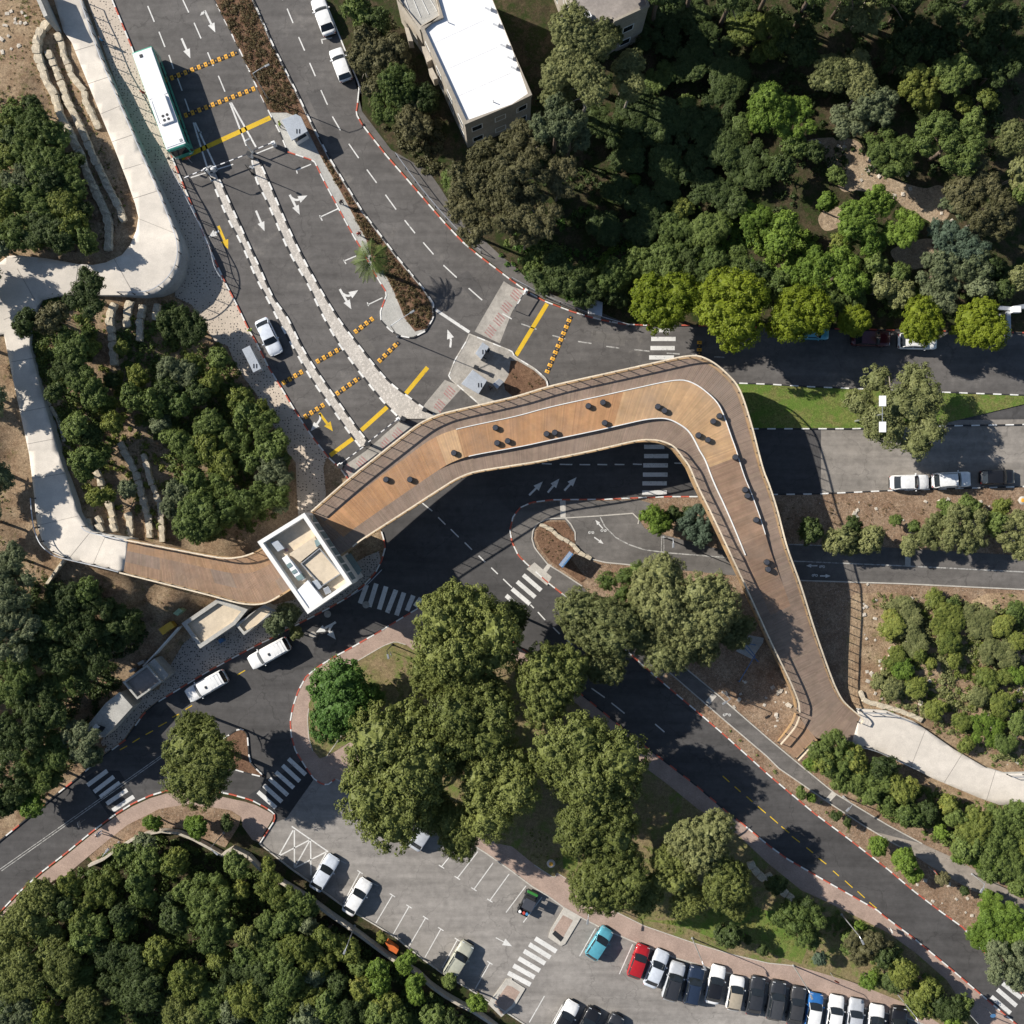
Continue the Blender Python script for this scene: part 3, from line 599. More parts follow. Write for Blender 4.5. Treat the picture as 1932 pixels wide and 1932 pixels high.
# ------------------------------------------------------------------ painted markings: pieces of the road they lie on
def line(a,b,w,m,parent,z=0.012,name='lane_line'):
    a=W(*a); b=W(*b); d=(b-a).normalized(); n=Vector((-d.y,d.x,0))*w/2; zz=Vector((0,0,z))
    mb=MB(); mb.face([a-n+zz,b-n+zz,b+n+zz,a+n+zz]); return mb.build(name,m,parent)
def dashes(s,w=0.14,m='paint',parent=None,z=0.012,name='lane_dash'):
    p=P(s)
    for i in range(0,len(p)-1,2): line(p[i],p[i+1],w,M[m],parent,z,name)
def arrow(tail,head,parent,m='paint',w=0.24,hw=0.85,hl=1.1,z=0.012,mid=None):
    pts=[tail]+([mid] if mid else [])+[head]; pts=smooth_line(pts,5) if mid else pts
    q=[W(x,y,0) for x,y in pts]; L=sum((q[i+1]-q[i]).length for i in range(len(q)-1)); mb=MB(); up=Vector((0,0,z)); acc=0; hl=min(hl,L*0.6)
    q=[Vector(p) for p in resample([tuple(p) for p in q],n=12)]
    cut=L-hl; prev=None
    for i in range(len(q)-1):
        a,b=q[i],q[i+1]; sl=(b-a).length
        if acc>=cut: break
        if acc+sl>cut: b=a+(b-a)*((cut-acc)/sl)
        d=(b-a).normalized(); n=Vector((-d.y,d.x,0))*w/2
        na = prev if prev is not None else n
        mb.face([a-na+up,b-n+up,b+n+up,a+na+up]); prev=n; acc+=sl; last=b
    d=(q[-1]-last).normalized(); n=Vector((-d.y,d.x,0))*hw/2
    mb.face([last-n+up,q[-1]+up,last+n+up]); return mb.build('arrow_marking',M[m],parent)
dashes("00 1115,45 1165,165 1200,240 1245,355 1275,415 1310,520 1340,590 1375,685 1395,745 1435,860 1380,0 1425,95 1465,172 1517,290 1567,395 1610,498 1648,572 1698,692 1090,-60 1100,-20",parent=upper)
dashes("10 235,65 280,175 322,280 367,382 405,475 448,575 490,680 540,792 577,880 637,983 700,1085 775,1193 837,1280 910,1380 977,1470 1058,1582 1122,1662 1200,1760 1262,1830 1340,1920 180,-60 200,0 11 1415,70 1515,163 1605,243 1707,333 1860,435 1930,475",parent=upper)
dashes("21 70,512 185,553 305,600 405,625 497,645 600,660 712,682 810,695 922,707 1037,718 1168,733 1265,740 1360,747 1400,747 1525,760 1605,765",m='paint_worn',parent=upper)
dashes("00 1460,925 1572,1290 1472,925 1640,1290 1500,1000 1520,1000 1735,775 1860,1100 1745,775 1932,1110",0.2,parent=upper,name='gore_line')
dashes("10 0,1160 150,1100 F 360,335 440,310 10 490,300 575,285 495,300 502,330 530,30 570,120 670,370 640,290 305,1285 415,1240 305,1285 312,1310 480,1640 630,1570 480,1625 500,1665 11 660,40 755,0 660,30 680,60 840,370 955,315 840,350 850,378",0.13,parent=upper,name='bay_line')
dashes("21 225,1567 300,1570 360,1572 455,1574 510,1574 590,1575 645,1573 718,1575 775,1573 848,1574 912,1570 980,1573 1225,1563 1290,1565 11 1250,1860 1330,1925 12 1375,40 1430,95 1470,130 1530,190 1575,230 1630,285 1680,330 1730,378 1775,420 1825,468 1865,505 1932,570 22 140,700 165,725 195,755 250,815 310,870 360,920 415,965 450,1000 600,1330 700,1400 750,1440 850,1520 1080,1600 1150,1660",parent=road)
dashes("33 15,365 75,418 100,440 160,490 180,515 240,560 290,600 340,640 380,680 440,725 490,775 535,815 580,850 638,903 675,930 730,980 765,1013 820,1060 23 1590,60 1640,105 1680,140 1725,180 1770,215 1815,255 1855,290 1915,340 02 1790,1230 1850,1195 1400,1490 1450,1460 1300,1550 1350,1525 1195,1620 1260,1585 1100,1680 1155,1650 1000,1740 1055,1705 905,1795 960,1765",0.11,'paint_yellow',road)
dashes("02 1240,1822 F 0,1640 02 1244,1836 F 3,1643",0.09,'paint_worn',road,0.016)
dashes("02 800,1825 950,1712 950,1712 1080,1523 1200,1422 1560,1202 1560,1202 1932,1003",0.1,'paint_yellow',road)
dashes("00 1370,1195 F 510,222",0.55,'paint_yellow',upper,name='stop_line')
dashes("11 1130,1040 1295,840 795,1315 990,1140 560,1505 735,1375",0.5,'paint_yellow',upper,name='stop_line')
dashes("21 30,750 265,360",0.5,'paint_yellow',upper,name='stop_line')
dashes("11 1355,405 1610,575",0.35,'paint',upper,name='edge_line')
# worn red chevrons on the blocker pads
for s in ("11 690,1620","11 800,1560","11 980,1420","11 1070,1345","11 1385,1130","11 1460,1030","11 1770,570","11 1835,480","11 1890,385","21 30,290"):
    c=P(s)[0]
    for k in (-1.5,-0.5,0.5,1.5):
        x=c[0]+k*5.2*0.55; y=c[1]-k*5.2*0.85
        line((x-6.5,y-6),(x+6.5,y+6),0.16,M['paint_dull'],upper,0.014,'chevron')
def zebra(s,w=0.5,m='paint',parent=road,z=0.014): dashes(s,w,m,parent,z,'crosswalk_stripe')
zebra("12 785,690 835,550 855,715 908,540 930,735 982,562 990,760 1057,588 1060,780 1117,608 1140,745 1187,630 1200,712 1245,650",0.55)
zebra("22 85,475 220,592 38,525 175,643 0,580 135,695 -45,630 90,745")
zebra("13 15,180 150,300 58,130 195,255 102,80 240,205 150,30 285,150 200,-20 330,100 245,-70 375,50")
zebra("03 660,130 810,20 710,180 860,65 755,220 905,110 805,270 960,165 850,320 1010,215")
zebra("23 175,1285 335,1385 130,1330 290,1430 90,1380 250,1475 50,1435 210,1530 10,1490 170,1580 -30,1545 140,1635",0.55,parent=lot)
zebra("33 1770,1625 1910,1735 1730,1670 1875,1795 1685,1725 1830,1850")
zebra("21 1060,560 1190,560 1050,626 1235,626 1045,695 1228,695 1035,766 1222,766",0.5,parent=upper)
zebra("21 997,1440 1150,1440 997,1510 1180,1510 990,1580 1176,1580 988,1650 1174,1650 984,1716 1168,1716 982,1785 1168,1785",0.5)
# bays
bl="13 785,785 660,1020 1030,960 905,1170 1155,1045 1035,1255 1280,1130 1155,1345 1395,1215 1275,1430 1520,1295 1405,1510 1765,1470 1655,1665 1560,545 1400,745 1675,630 1520,830 1790,715 1645,915 1910,800 1765,1000 23 105,890 -45,1090 225,975 85,1165 630,1210 510,1420 910,1330 810,1555 245,1720 130,1920 380,1785 300,1930 13 1170,370 1040,490"
dashes(bl,0.11,'paint',lot,name='bay_line')
pb=P(bl)
for i in range(0,14,2):
    a,b=pb[i],pb[i+1]; line((a[0]-5,a[1]-3.2),(a[0]+5,a[1]+3.2),0.11,M['paint'],lot,0.0125,'bay_line')
for i in range(14,22,2):
    a=pb[i+1]; line((a[0]-5,a[1]-3.2),(a[0]+5,a[1]+3.2),0.11,M['paint'],lot,0.0125,'bay_line')
dashes("13 270,440 545,632 280,470 170,665 290,470 290,755 170,665 410,540 410,540 290,755 412,545 415,810 290,755 535,630 530,640 460,770",0.15,'paint',lot,name='hatch_line')
dashes("13 860,860 925,890 620,690 680,720",0.1,'paint_worn',lot,name='bay_line')
A=lambda s: P(s)
def arr(s,parent,m='paint',mid=None,**k):
    p=P(s); 
    return arrow(p[0],p[-1],parent,m,mid=(p[1] if len(p)==3 else None),**k)
arr("00 1545,80 1625,245",upper); arr("00 1545,85 1510,118",upper,hl=0.5,hw=0.4); arr("00 1370,290 1437,440",upper)
arr("00 1648,1705 1722,1880",upper,'paint_yellow',w=0.3,hw=0.95); arr("00 1660,1740 1620,1760 1575,1790",upper)
arr("10 0,1590 65,1745",upper); arr("10 255,1470 330,1620",upper,w=0.27); arr("10 265,1490 310,1510 388,1475",upper,w=0.27,z=0.016)
arr("11 632,250 720,402",upper,w=0.27); arr("11 645,280 700,300 772,258",upper,w=0.27,z=0.016); arr("11 1465,690 1470,630 1445,555",upper)
arr("11 478,1185 580,1322",upper,'paint_yellow',w=0.3,hw=0.95); arr("11 482,1190 480,1240 412,1322",upper)
for s in ("21 130,1805 232,1702","21 270,1785 357,1680","21 395,1770 487,1670"): arr(s,road)
arr("12 602,830 570,850 452,908",road,w=0.27); arr("12 575,850 555,900 602,962",road,w=0.27,z=0.016)
arr("13 1810,1280 1932,1345",lot,w=0.1)
cp=bpy.data.objects['cycle_path']
for s in ("22 685,125 628,60","22 620,190 690,240","32 370,405 285,405","32 390,482 470,482"): arr(s,cp,w=0.14,hw=0.45,hl=0.6,z=0.136)
dashes("22 665,40 700,110 700,110 780,190 780,190 880,245 880,245 1000,285 1000,285 1200,310 1200,310 1640,345 32 190,370 1000,405 1000,405 1932,452 150,243 850,268",0.13,'paint_worn',cp,0.137,'lane_line')
dashes("22 1145,180 1145,340 1128,180 1125,340",0.08,'paint_worn',cp,0.138,'lane_line')
def bike_mark(c,s=1.0):
    x,y=c; mb=MB()
    for ox in (-3.2,3.2):
        p=W(x+ox*s,y); ring=[(p.x+0.16*math.cos(a),p.y+0.16*math.sin(a),0.139) for a in [k*math.pi/4 for k in range(9)]]
        for i in range(8):
            a=Vector(ring[i]); b=Vector(ring[i+1]); c0=Vector((p.x,p.y,0.139)); mb.face([a,b,c0+(b-c0)*0.55,c0+(a-c0)*0.55])
    a=W(x-3.2*s,y,0.139); b=W(x+3.2*s,y,0.139); t=W(x,y-2.6,0.139)
    for u,v in ((a,t),(t,b),(a,W(x+1,y,0.139)),(W(x+1,y,0.139),t)):
        d=(v-u).normalized(); n=Vector((-d.y,d.x,0))*0.035; mb.face([u-n,v-n,v+n,u+n])
    mb.build('bicycle_marking',M['paint'],cp)
for s in ("22 690,140","22 597,155","32 405,412","32 350,478"): bike_mark(P(s)[0])
for s in ("22 1620,1530",): bike_mark(P(s)[0],1.6)
# rubber speed humps
def hump(s,lab):
    a,b=P(s); A_=W(*a); B_=W(*b); d=(B_-A_); L=d.length; d.normalize(); rz=math.atan2(d.y,d.x)
    e=empty('speed_hump',(A_.x,A_.y,0.004),rz,lab,'speed hump','speed humps across the lanes'); n=max(4,int(round(L/0.42)))
    for i in range(n):
        if not hasattr(hump,'me'):
            hump.me={}
            for k in ('y','k'):
                mb=MB(); w=0.19; prof=[(-0.29,0),(-0.2,0.05),(0.2,0.05),(0.29,0)]
                for j in range(3):
                    (y0,z0),(y1,z1)=prof[j],prof[j+1]; mb.face([(-w,y0,z0),(w,y0,z0),(w,y1,z1),(-w,y1,z1)])
                mb.face([(-w,-0.29,0),(-w,-0.2,0.05),(-w,0.2,0.05),(-w,0.29,0)]); mb.face([(w,0.29,0),(w,0.2,0.05),(w,-0.2,0.05),(w,-0.29,0)])
                mb.box((0,0,0.055),(0.1,0.14,0.01),mi=1)
                hump.me[k]=mb.mesh('block',[M['bump_yellow'] if k=='y' else M['kerb_black'],M['kerb_black'] if k=='y' else M['bump_yellow']])
        link('block',hump.me['y' if i%2==0 else 'k'],e,loc=((i+0.5)*L/n,0,0))
hump("00 1285,592 1795,395","yellow and black speed hump across the lanes beside the bus, upper one")
hump("00 1390,875 1925,668","yellow and black speed hump across the lanes beside the bus, lower one")
hump("11 745,578 885,470","yellow and black speed hump left of the rounded end of the planted median")
hump("11 455,802 645,695","yellow and black speed hump in the middle lane, palm shadow beside it")
hump("11 925,800 1080,648","yellow and black speed hump right of the wide divider, below the median tip")
hump("11 200,962 352,872","yellow and black speed hump below the silver car in the left lane")
hump("11 605,1045 787,915","yellow and black speed hump in the middle lane above the yellow stop line")
hump("11 365,1218 515,1122","yellow and black speed hump in the left lane above the yellow arrow")
hump("21 262,885 447,452","long yellow and black speed hump across the road right of the booth island")
hump("21 1415,640 1412,775","yellow and black speed hump between the lime tree and the bridge corner")
# ------------------------------------------------------------------ the timber footbridge
def zdeck(fx,fy):
    if fx<1300 or fy<1040: return 6.3
    t=min(1,(fy-1040)/(1352-1040)); t=t*t*(3-2*t)*0.35+t*0.65
    return 6.3-5.27*t
SEC=[("F 242,1017 300,1028 400,1047 435,1051 462,1048 483,1041","F 233,1080 325,1103 400,1122 462,1138 503,1138 533,1123"),
 ("F 483,1041 535,1005 588,966","F 533,1123 600,1078 668,1033"),
 ("F 588,966 658,905 748,833 790,801 815,788","F 668,1033 690,1016 768,966 808,940 858,908"),
 ("F 815,788 845,778 966,750 1041,728 1166,700 1278,675","F 858,908 895,893 966,881 1016,873 1116,853 1191,836 1216,833"),
 ("F 1278,675 1300,672 1321,674 1348,688 1376,713 1391,733 1403,763 1418,813","F 1216,833 1241,835 1266,845 1283,865"),
 ("F 1418,813 1436,883 1449,918 1464,966 1481,1031 1506,1101 1531,1181 1554,1248 1569,1288","F 1283,865 1296,883 1311,918 1335,966 1366,1031 1406,1116 1449,1210 1486,1286 1501,1323"),
 ("F 1569,1288 1584,1316 1604,1336 1622,1352 1618,1361","F 1501,1323 1504,1346 1518,1372 1539,1394 1554,1394 1581,1403 1606,1405")]
BL=[];BR=[];BS=[]
for si,(l,r) in enumerate(SEC):
    l=smooth_line(P(l),6); r=smooth_line(P(r),6)
    def ln(p): return sum(math.dist(p[i],p[i+1]) for i in range(len(p)-1))
    n=max(4,int((ln(l)+ln(r))/2/S/0.15)); l=resample(l,n=n); r=resample(r,n=n)
    if si: l=l[1:]; r=r[1:]
    BL+=l; BR+=r; BS+=[si]*len(l)
L3=[W(x,y,zdeck(x,y)) for x,y in BL]; R3=[W(x,y,zdeck(x,y)) for x,y in BR]; NB=len(L3)
bridge=empty('timber_footbridge',tuple(W(1000,815,0)),0,'long bent timber footbridge crossing the roads from the lift tower','footbridge')
OB=-Vector(bridge.location)
def bb(mb,name,m,parent=bridge,**k):
    mb.v=[tuple(Vector(v)+OB) for v in mb.v]; return mb.build(name,m,parent,**k)
def lerp(i,f): return L3[i]+(R3[i]-L3[i])*f
# raised middle platform
def fx_of(i): return (BL[i][0]+BR[i][0])/2
def fy_of(i): return (BL[i][1]+BR[i][1])/2
RAISE=[]
i0=min(range(NB),key=lambda i:abs(fx_of(i)-868) if BS[i] in (2,3) else 1e9); iend=min(range(NB),key=lambda i:abs(fy_of(i)-1024) if BS[i]==5 else 1e9)
for i in range(NB):
    if i<i0-24 or i>iend+40: RAISE.append(0.0)
    elif i<i0: RAISE.append(0.34*(i-(i0-24))/24)
    elif i<=iend: RAISE.append(0.34)
    else: RAISE.append(0.34*(1-(i-iend)/40))
FA,FB=0.285,0.73
rnd=random.Random(3)
def jit(c,a=0.12):
    k=1+rnd.uniform(-a,a); return (c[0]*k,c[1]*k*(1+rnd.uniform(-.02,.02)),c[2]*k)
GREYB=(0.255,0.187,0.143); TAN=(0.42,0.232,0.117); LIGHT=(0.50,0.320,0.175); GOLD=(0.38,0.245,0.125); DULL=(0.285,0.186,0.126)
deck=MB(); mid=MB(); eb=MB()
def plank(mb,i,f0,f1,dz0,dz1,c,th=0.05):
    g=0.10
    a,b=lerp(i,f0),lerp(i,f1); c2,d2=lerp(i+1,f1),lerp(i+1,f0); za=Vector((0,0,dz0)); zb=Vector((0,0,dz1))
    a2=a+(d2-a)*g; b2=b+(c2-b)*g
    t=Vector((0,0,th)); mb.hexa([a2+za-t,b2+za-t,c2+zb-t,d2+zb-t],[a2+za,b2+za,c2+zb,d2+zb],0,c)
def mid_col(i):
    x,y,s=fx_of(i),fy_of(i),BS[i]
    if s<=1: return GREYB if (x<300 or 400<x<440) else DULL
    if s==2: return LIGHT if x>832 else TAN
    if s==3: return LIGHT if (x<868 or x>1165) else TAN
    if s==4: return LIGHT
    if y<905: return LIGHT if y<870 else DULL
    return DULL if y<1150 else GREYB
for i in range(NB-1):
    j=i+1; z0,z1=RAISE[i],RAISE[j]
    # reversed order for upward normals: left edge is on the north side
    s=BS[i]; west=s<=1
    plank(deck,i,0.032,FA if not west else 0.35,0,0,jit(GREYB if not west else (0.33,0.20,0.115)))
    plank(deck,i,FB if not west else 0.68,0.968,0,0,jit(GREYB if s!=0 else (0.29,0.19,0.125)))
    plank(mid,i,(FA if not west else 0.35),(FB if not west else 0.68),z0,z1,jit(mid_col(i)),0.05+max(z0,0))
    if i%6==0:
        k=min(i+6,NB-1)
        for f0,f1 in ((-0.005,0.03),(0.97,1.005)):
            if f0>0.5 and s==6 and 1500<BR[i][0]<1548: continue
            a,b,c,d=lerp(i,f0),lerp(i,f1),lerp(k,f1),lerp(k,f0); t=Vector((0,0,0.75)); u=Vector((0,0,0.06))
            eb.hexa([a-t,b-t,c-t,d-t],[a+u,b+u,c+u,d+u],0,jit(GOLD,0.15))
o=bb(deck,'decking',M['deck']); o['kind']='stuff'
o=bb(mid,'raised_decking',M['deck']); o['kind']='stuff'
o=bb(eb,'edge_board',M['deck']); o['kind']='stuff'
slabm=MB()
for i in range(0,NB-4,4):
    k=min(i+4,NB-1); a,b,c,d=lerp(i,0.05),lerp(i,0.95),lerp(k,0.95),lerp(k,0.05); t=Vector((0,0,0.6)); u=Vector((0,0,-0.06)); slabm.hexa([a-t,b-t,c-t,d-t],[a+u,b+u,c+u,d+u])
bb(slabm,'deck_beam',M['grey_metal'])
# white light strips along the platform
for f in (FA,FB):
    mb=MB(); ia=i0 if f==FA else i0+4; ie=iend-3 if f==FA else iend+6
    for i in range(ia,ie,3):
        k=min(i+3,ie); z=Vector((0,0,0.34)); w=0.0055
        a,b,c,d=lerp(i,f-w),lerp(i,f+w),lerp(k,f+w),lerp(k,f-w); u=Vector((0,0,0.40))
        mb.hexa([a+z-Vector((0,0,.3)),b+z-Vector((0,0,.3)),c+z-Vector((0,0,.3)),d+z-Vector((0,0,.3))],[a+u,b+u,c+u,d+u])
    bb(mb,'white_edge_strip',M['white_metal'])
# balustrades
pm=MB(); pm.box((0,0,0.55),(0.07,0.07,1.1)); pm.box((0,0,0.02),(0.14,0.14,0.04)); post_me=pm.mesh('post',[M['dark_metal']])
M['rail_wood']=surf('rail_wood',(0.68,0.575,0.43),0.15,1,8,0.6)
def balus(pts3,parent,off,step=1.4,rail_w=0.15,rail_m='rail_wood',wires=True):
    pts=resample([tuple(p) for p in pts3],step=step); hr=MB(); wr=MB()
    fine=resample([tuple(p) for p in pts3],step=0.5)
    for i in range(len(fine)-1):
        a=Vector(fine[i])+off+Vector((0,0,1.12)); b=Vector(fine[i+1])+off+Vector((0,0,1.12)); d=(b-a).normalized()*0.004; hr.bar(a-d,b+d,rail_w,rail_w*0.75)
        if wires and i%2==0:
            k=min(i+2,len(fine)-1)
            for h in (0.25,0.5,0.75): wr.bar(Vector(fine[i])+off+Vector((0,0,h)),Vector(fine[k])+off+Vector((0,0,h)),0.008,0.008)
    hr.build('handrail',M[rail_m],parent)
    if wires: wr.build('wire_infill',M['grey_metal'],parent)
    for i,p in enumerate(pts):
        q=Vector(pts[min(i+1,len(pts)-1)])-Vector(pts[max(i-1,0)]); link('post',post_me,parent,loc=Vector(p)+off,rz=math.atan2(q.y,q.x))
def skip(i): return BS[i]==1
for seq,f in ((L3,0.014),(R3,0.986)):
    run=[]
    for i in range(NB):
        if BS[i]==1 or (f>0.5 and BS[i]==6 and 1503<BR[i][0]<1545):
            if len(run)>3: balus(run,bridge,OB)
            run=[]
        else: run.append(lerp(i,f))
    if len(run)>3: balus(run,bridge,OB)
# side ramp down to the cycle path
RA=P("F 1503,1348 1494,1369 1468,1400"); RB=P("F 1541,1395 1529,1401 1501,1430")
ra=resample(smooth_line(RA,6),n=34); rb=resample(smooth_line(RB,6),n=34); mb=MB(); eb2=MB()
def zr(i): return 1.03-0.8*(i/34)
RA3=[W(*p,zr(i)) for i,p in enumerate(ra)]; RB3=[W(*p,zr(i)) for i,p in enumerate(rb)]
for i in range(34):
    a,b,c,d=RA3[i],RB3[i],RB3[i+1],RA3[i+1]; t=Vector((0,0,0.05)); a2=a+(d-a)*.1; b2=b+(c-b)*.1
    mb.hexa([a2-t,b2-t,c-t,d-t],[a2,b2,c,d],0,jit((0.30,0.19,0.12)))
    u=Vector((0,0,0.03)); t=Vector((0,0,0.6))
    for p,q,r_,s_ in ((a-(b-a)*.04,a,d,d-(c-d)*.04),(b,b+(b-a)*.04,c+(c-d)*.04,c)): eb2.hexa([p-t,q-t,r_-t,s_-t],[p+u,q+u,r_+u,s_+u],0,jit(GOLD))
o=bb(mb,'ramp_decking',M['deck']); o['kind']='stuff'
o=bb(eb2,'ramp_edge_board',M['deck']); o['kind']='stuff'
balus(RA3,bridge,OB); balus(RB3[4:],bridge,OB)
# piers
for fx,fy in ((1330,800),(1440,1000),(905,835),(1500,1150)):
    p=W(fx,fy,5.4); mb=MB()
    for s_ in (-1,1): mb.tube([(p.x+s_*0.3,p.y,0.0),(p.x+s_*1.1,p.y+0.3,zdeck(fx,fy)-0.62)],[0.22,0.16],10)
    bb(mb,'pier',M['grey_metal'])
# dark stools on the platform
sm=MB(); sm.lathe((0,0,0),[(0.28,0),(0.34,0.05),(0.36,0.38),(0.31,0.44)],8,0); sm.lathe((0,0,0.44),[(0.29,0),(0.27,0.03)],8,1)
stool_me=sm.mesh('stool',[M['dark_metal'],M['cloth_dark']])
STO=P("11 985,1688 1165,1688 1495,1488 1808,1298 1820,1413 1900,1398 21 260,1345 322,1335 575,1135 685,1108 698,1262 1098,1140 1148,1170 1515,1250 1562,1210 1403,1355 1475,1390 1682,1520 1755,1765 1773,1810 22 1918,378 1928,432")
SL=["dark stool nearest the lift tower on the bridge deck","dark stool second from the lift tower on the bridge deck","dark stool alone at the tower end of the bridge platform","dark stool by the upper white strip near the platform's tower end","dark stool by lower white strip at tower end, left of a pair","dark stool by lower white strip at tower end, right of a pair","dark stool by the lower strip before the bend, left of a touching pair","dark stool by the lower strip before the bend, right of a touching pair","dark stool in mid platform, left of the upper pair before the bend","dark stool in mid platform, right of the upper pair before the bend","single dark stool beside the lower white strip below the upper pair","dark stool near the bend's plank joint, upper one of the pair","dark stool near the bend's plank joint, lower one of the pair","dark stool at the outside of the bend, lower left of the pair","dark stool at the outside of the bend, against the white strip","dark stool at the inside of the bend, upper left of the pair","dark stool at the inside of the bend, lower right of the pair","single dark stool at the right strip just below the bend","dark stool at the right strip on the straight leg, upper of two","dark stool at the right strip on the straight leg, lower of two","dark stool past the end of the white strips, upper of two","dark stool past the end of the white strips, lower of two"]
for i,(c,lab) in enumerate(zip(STO,SL)):
    z=zdeck(*c)+(0.34 if 868<c[0] and c[1]<1024 else (0.0 if i<2 else 0.2)); z=min(z,6.64) if i!=2 else 6.58
    if i>=20: z=zdeck(*c)+0.18
    e=empty('stool',tuple(W(c[0],c[1],z+0.005)),rnd.uniform(0,3),lab,'stool','dark stools on the footbridge'); o=link('seat',stool_me,e)
# planter near the strip's end
c=P("22 1838,60")[0]; e=empty('planter',tuple(W(*c,zdeck(*c)+0.34)),0,'small dark planter with a green plant on the bridge platform','planter')
link('pot',stool_me,e)

# ------------------------------------------------------------------ lift tower
TC=P("12 10,225 365,5 725,540 390,770"); ZT=10.3
tw=empty('lift_tower',tuple(W(575,1062,0)),0,'white lift tower with open tan roof at the bridge end','tower')
OT=-Vector(tw.location)
c3=[W(x,y,ZT) for x,y in TC]; cen=sum(c3,Vector())/4
def ring(pts,ins):
    out=[]; c=sum(pts,Vector())/len(pts)
    n=len(pts)
    for i in range(n):
        a,b,d=pts[i-1],pts[i],pts[(i+1)%n]; u=(a-b).normalized(); v=(d-b).normalized(); s=abs(u.cross(v).length); out.append(b+(u+v)*ins/max(s,0.3))
    return out
def walls(pts,zb,zt,th,name,m,parent,off):
    inn=ring(pts,th); mb=MB(); n=len(pts)
    for i in range(n):
        a,b,c,d=pts[i],pts[(i+1)%n],inn[(i+1)%n],inn[i]
        q=lambda p,z: Vector((p.x,p.y,z))+off
        mb.hexa([q(a,zb),q(b,zb),q(c,zb),q(d,zb)],[q(a,zt),q(b,zt),q(c,zt),q(d,zt)])
    return mb.build(name,m,parent)
walls(c3,6.45,ZT,0.42,'parapet_wall',M['white_wall'],tw,OT)
walls(ring(c3,0.25),0.1,6.2,0.3,'lower_wall',M['white_wall'],tw,OT)
inn=ring(c3,0.42); mb=MB(); mb.face([Vector((p.x,p.y,9.2))+OT for p in (inn if area(inn)>0 else inn[::-1])]); mb.build('roof',M['tan_roof'],tw)
def q12(s,z): return [W(x,y,z)+OT for x,y in P(s)]
def pbox(name,s,zb,zt,m,parent,off=OT,bev=0):
    top=[W(x,y,zt)+off for x,y in P(s)]
    o=link(name,prism_mesh(name,[Vector(p) for p in top],zb+off.z,[m]),parent)
    if bev: bevel(o,bev)
    return o
pbox('flat_cover',"12 290,610 390,515 505,660 395,760",9.2,10.15,M['white_roof'],tw)
pbox('plant_room',"12 250,315 440,185 480,260 330,380",9.2,9.75,M['tan_roof'],tw)
pbox('upstand',"12 340,385 480,275 640,460 500,555",9.2,9.5,M['tan_roof'],tw)
walls([W(x,y,9.7) for x,y in P("12 335,390 480,270 645,465 495,565")],9.2,9.72,0.12,'upstand_rim',M['grey_metal'],tw,OT)
for i,s in enumerate(("12 195,350 235,325 345,480 300,500","12 235,370 262,352 372,505 345,520")): pbox('duct',s,9.2,9.9-0.15*i,M['panel_white'],tw,bev=0.04)
for s in ("12 225,400 255,380 275,405 245,425","12 265,450 295,430 312,452 282,470","12 295,490 340,465 365,500 320,520"): pbox('duct_joint',s,9.2,9.96,M['glass_green'],tw)
pbox('condenser',"12 110,230 165,215 215,275 165,300",9.2,9.9,M['booth_roof'],tw,bev=0.03)
pbox('condenser',"12 420,525 460,510 500,565 470,590",9.2,9.8,M['booth_roof'],tw,bev=0.03)
pbox('condenser',"12 505,580 545,560 570,605 525,625",9.2,9.7,M['galv'],tw,bev=0.03)
pbox('vent_box',"12 440,215 475,200 490,240 455,265",9.2,9.9,M['glass_green'],tw)
mb=MB(); p=W(*P("12 232,288")[0],9.3)+OT; mb.tube([p,p+Vector((0,0,0.25))],0.2,12); mb.build('vent_pipe',M['paint_dull'],tw)
pbox('glass_canopy',"12 640,345 715,310 800,440 730,530",2.75,2.85,M['glass_green'],tw)
mb=MB()
for s in ("12 655,345","12 712,318","12 792,440"):
    p=W(*P(s)[0],0)+OT; mb.tube([(p.x*1,p.y,0.1),(p.x,p.y,2.75)],0.05,8)
mb.build('canopy_post',M['galv'],tw)
mb=MB()
for z in (3.4,6.6):
    a=c3[1]+(c3[2]-c3[1])*0.03; b=c3[1]+(c3[2]-c3[1])*0.97; n=(b-a).normalized(); o_=Vector((-n.y,n.x,0)); 
    if o_.dot(cen-a)>0: o_=-o_
    for k in range(8):
        u=a+(b-a)*(k/8+0.01)+o_*0.03; v=a+(b-a)*((k+1)/8-0.01)+o_*0.03; ha,hb=(6.7,9.2) if z>5 else (0.4,5.9)
        if z>5: mb.face([Vector((u.x,u.y,ha))+OT,Vector((v.x,v.y,ha))+OT,Vector((v.x,v.y,hb))+OT,Vector((u.x,u.y,hb))+OT])
mb.build('side_glazing',M['glass_green'],tw)

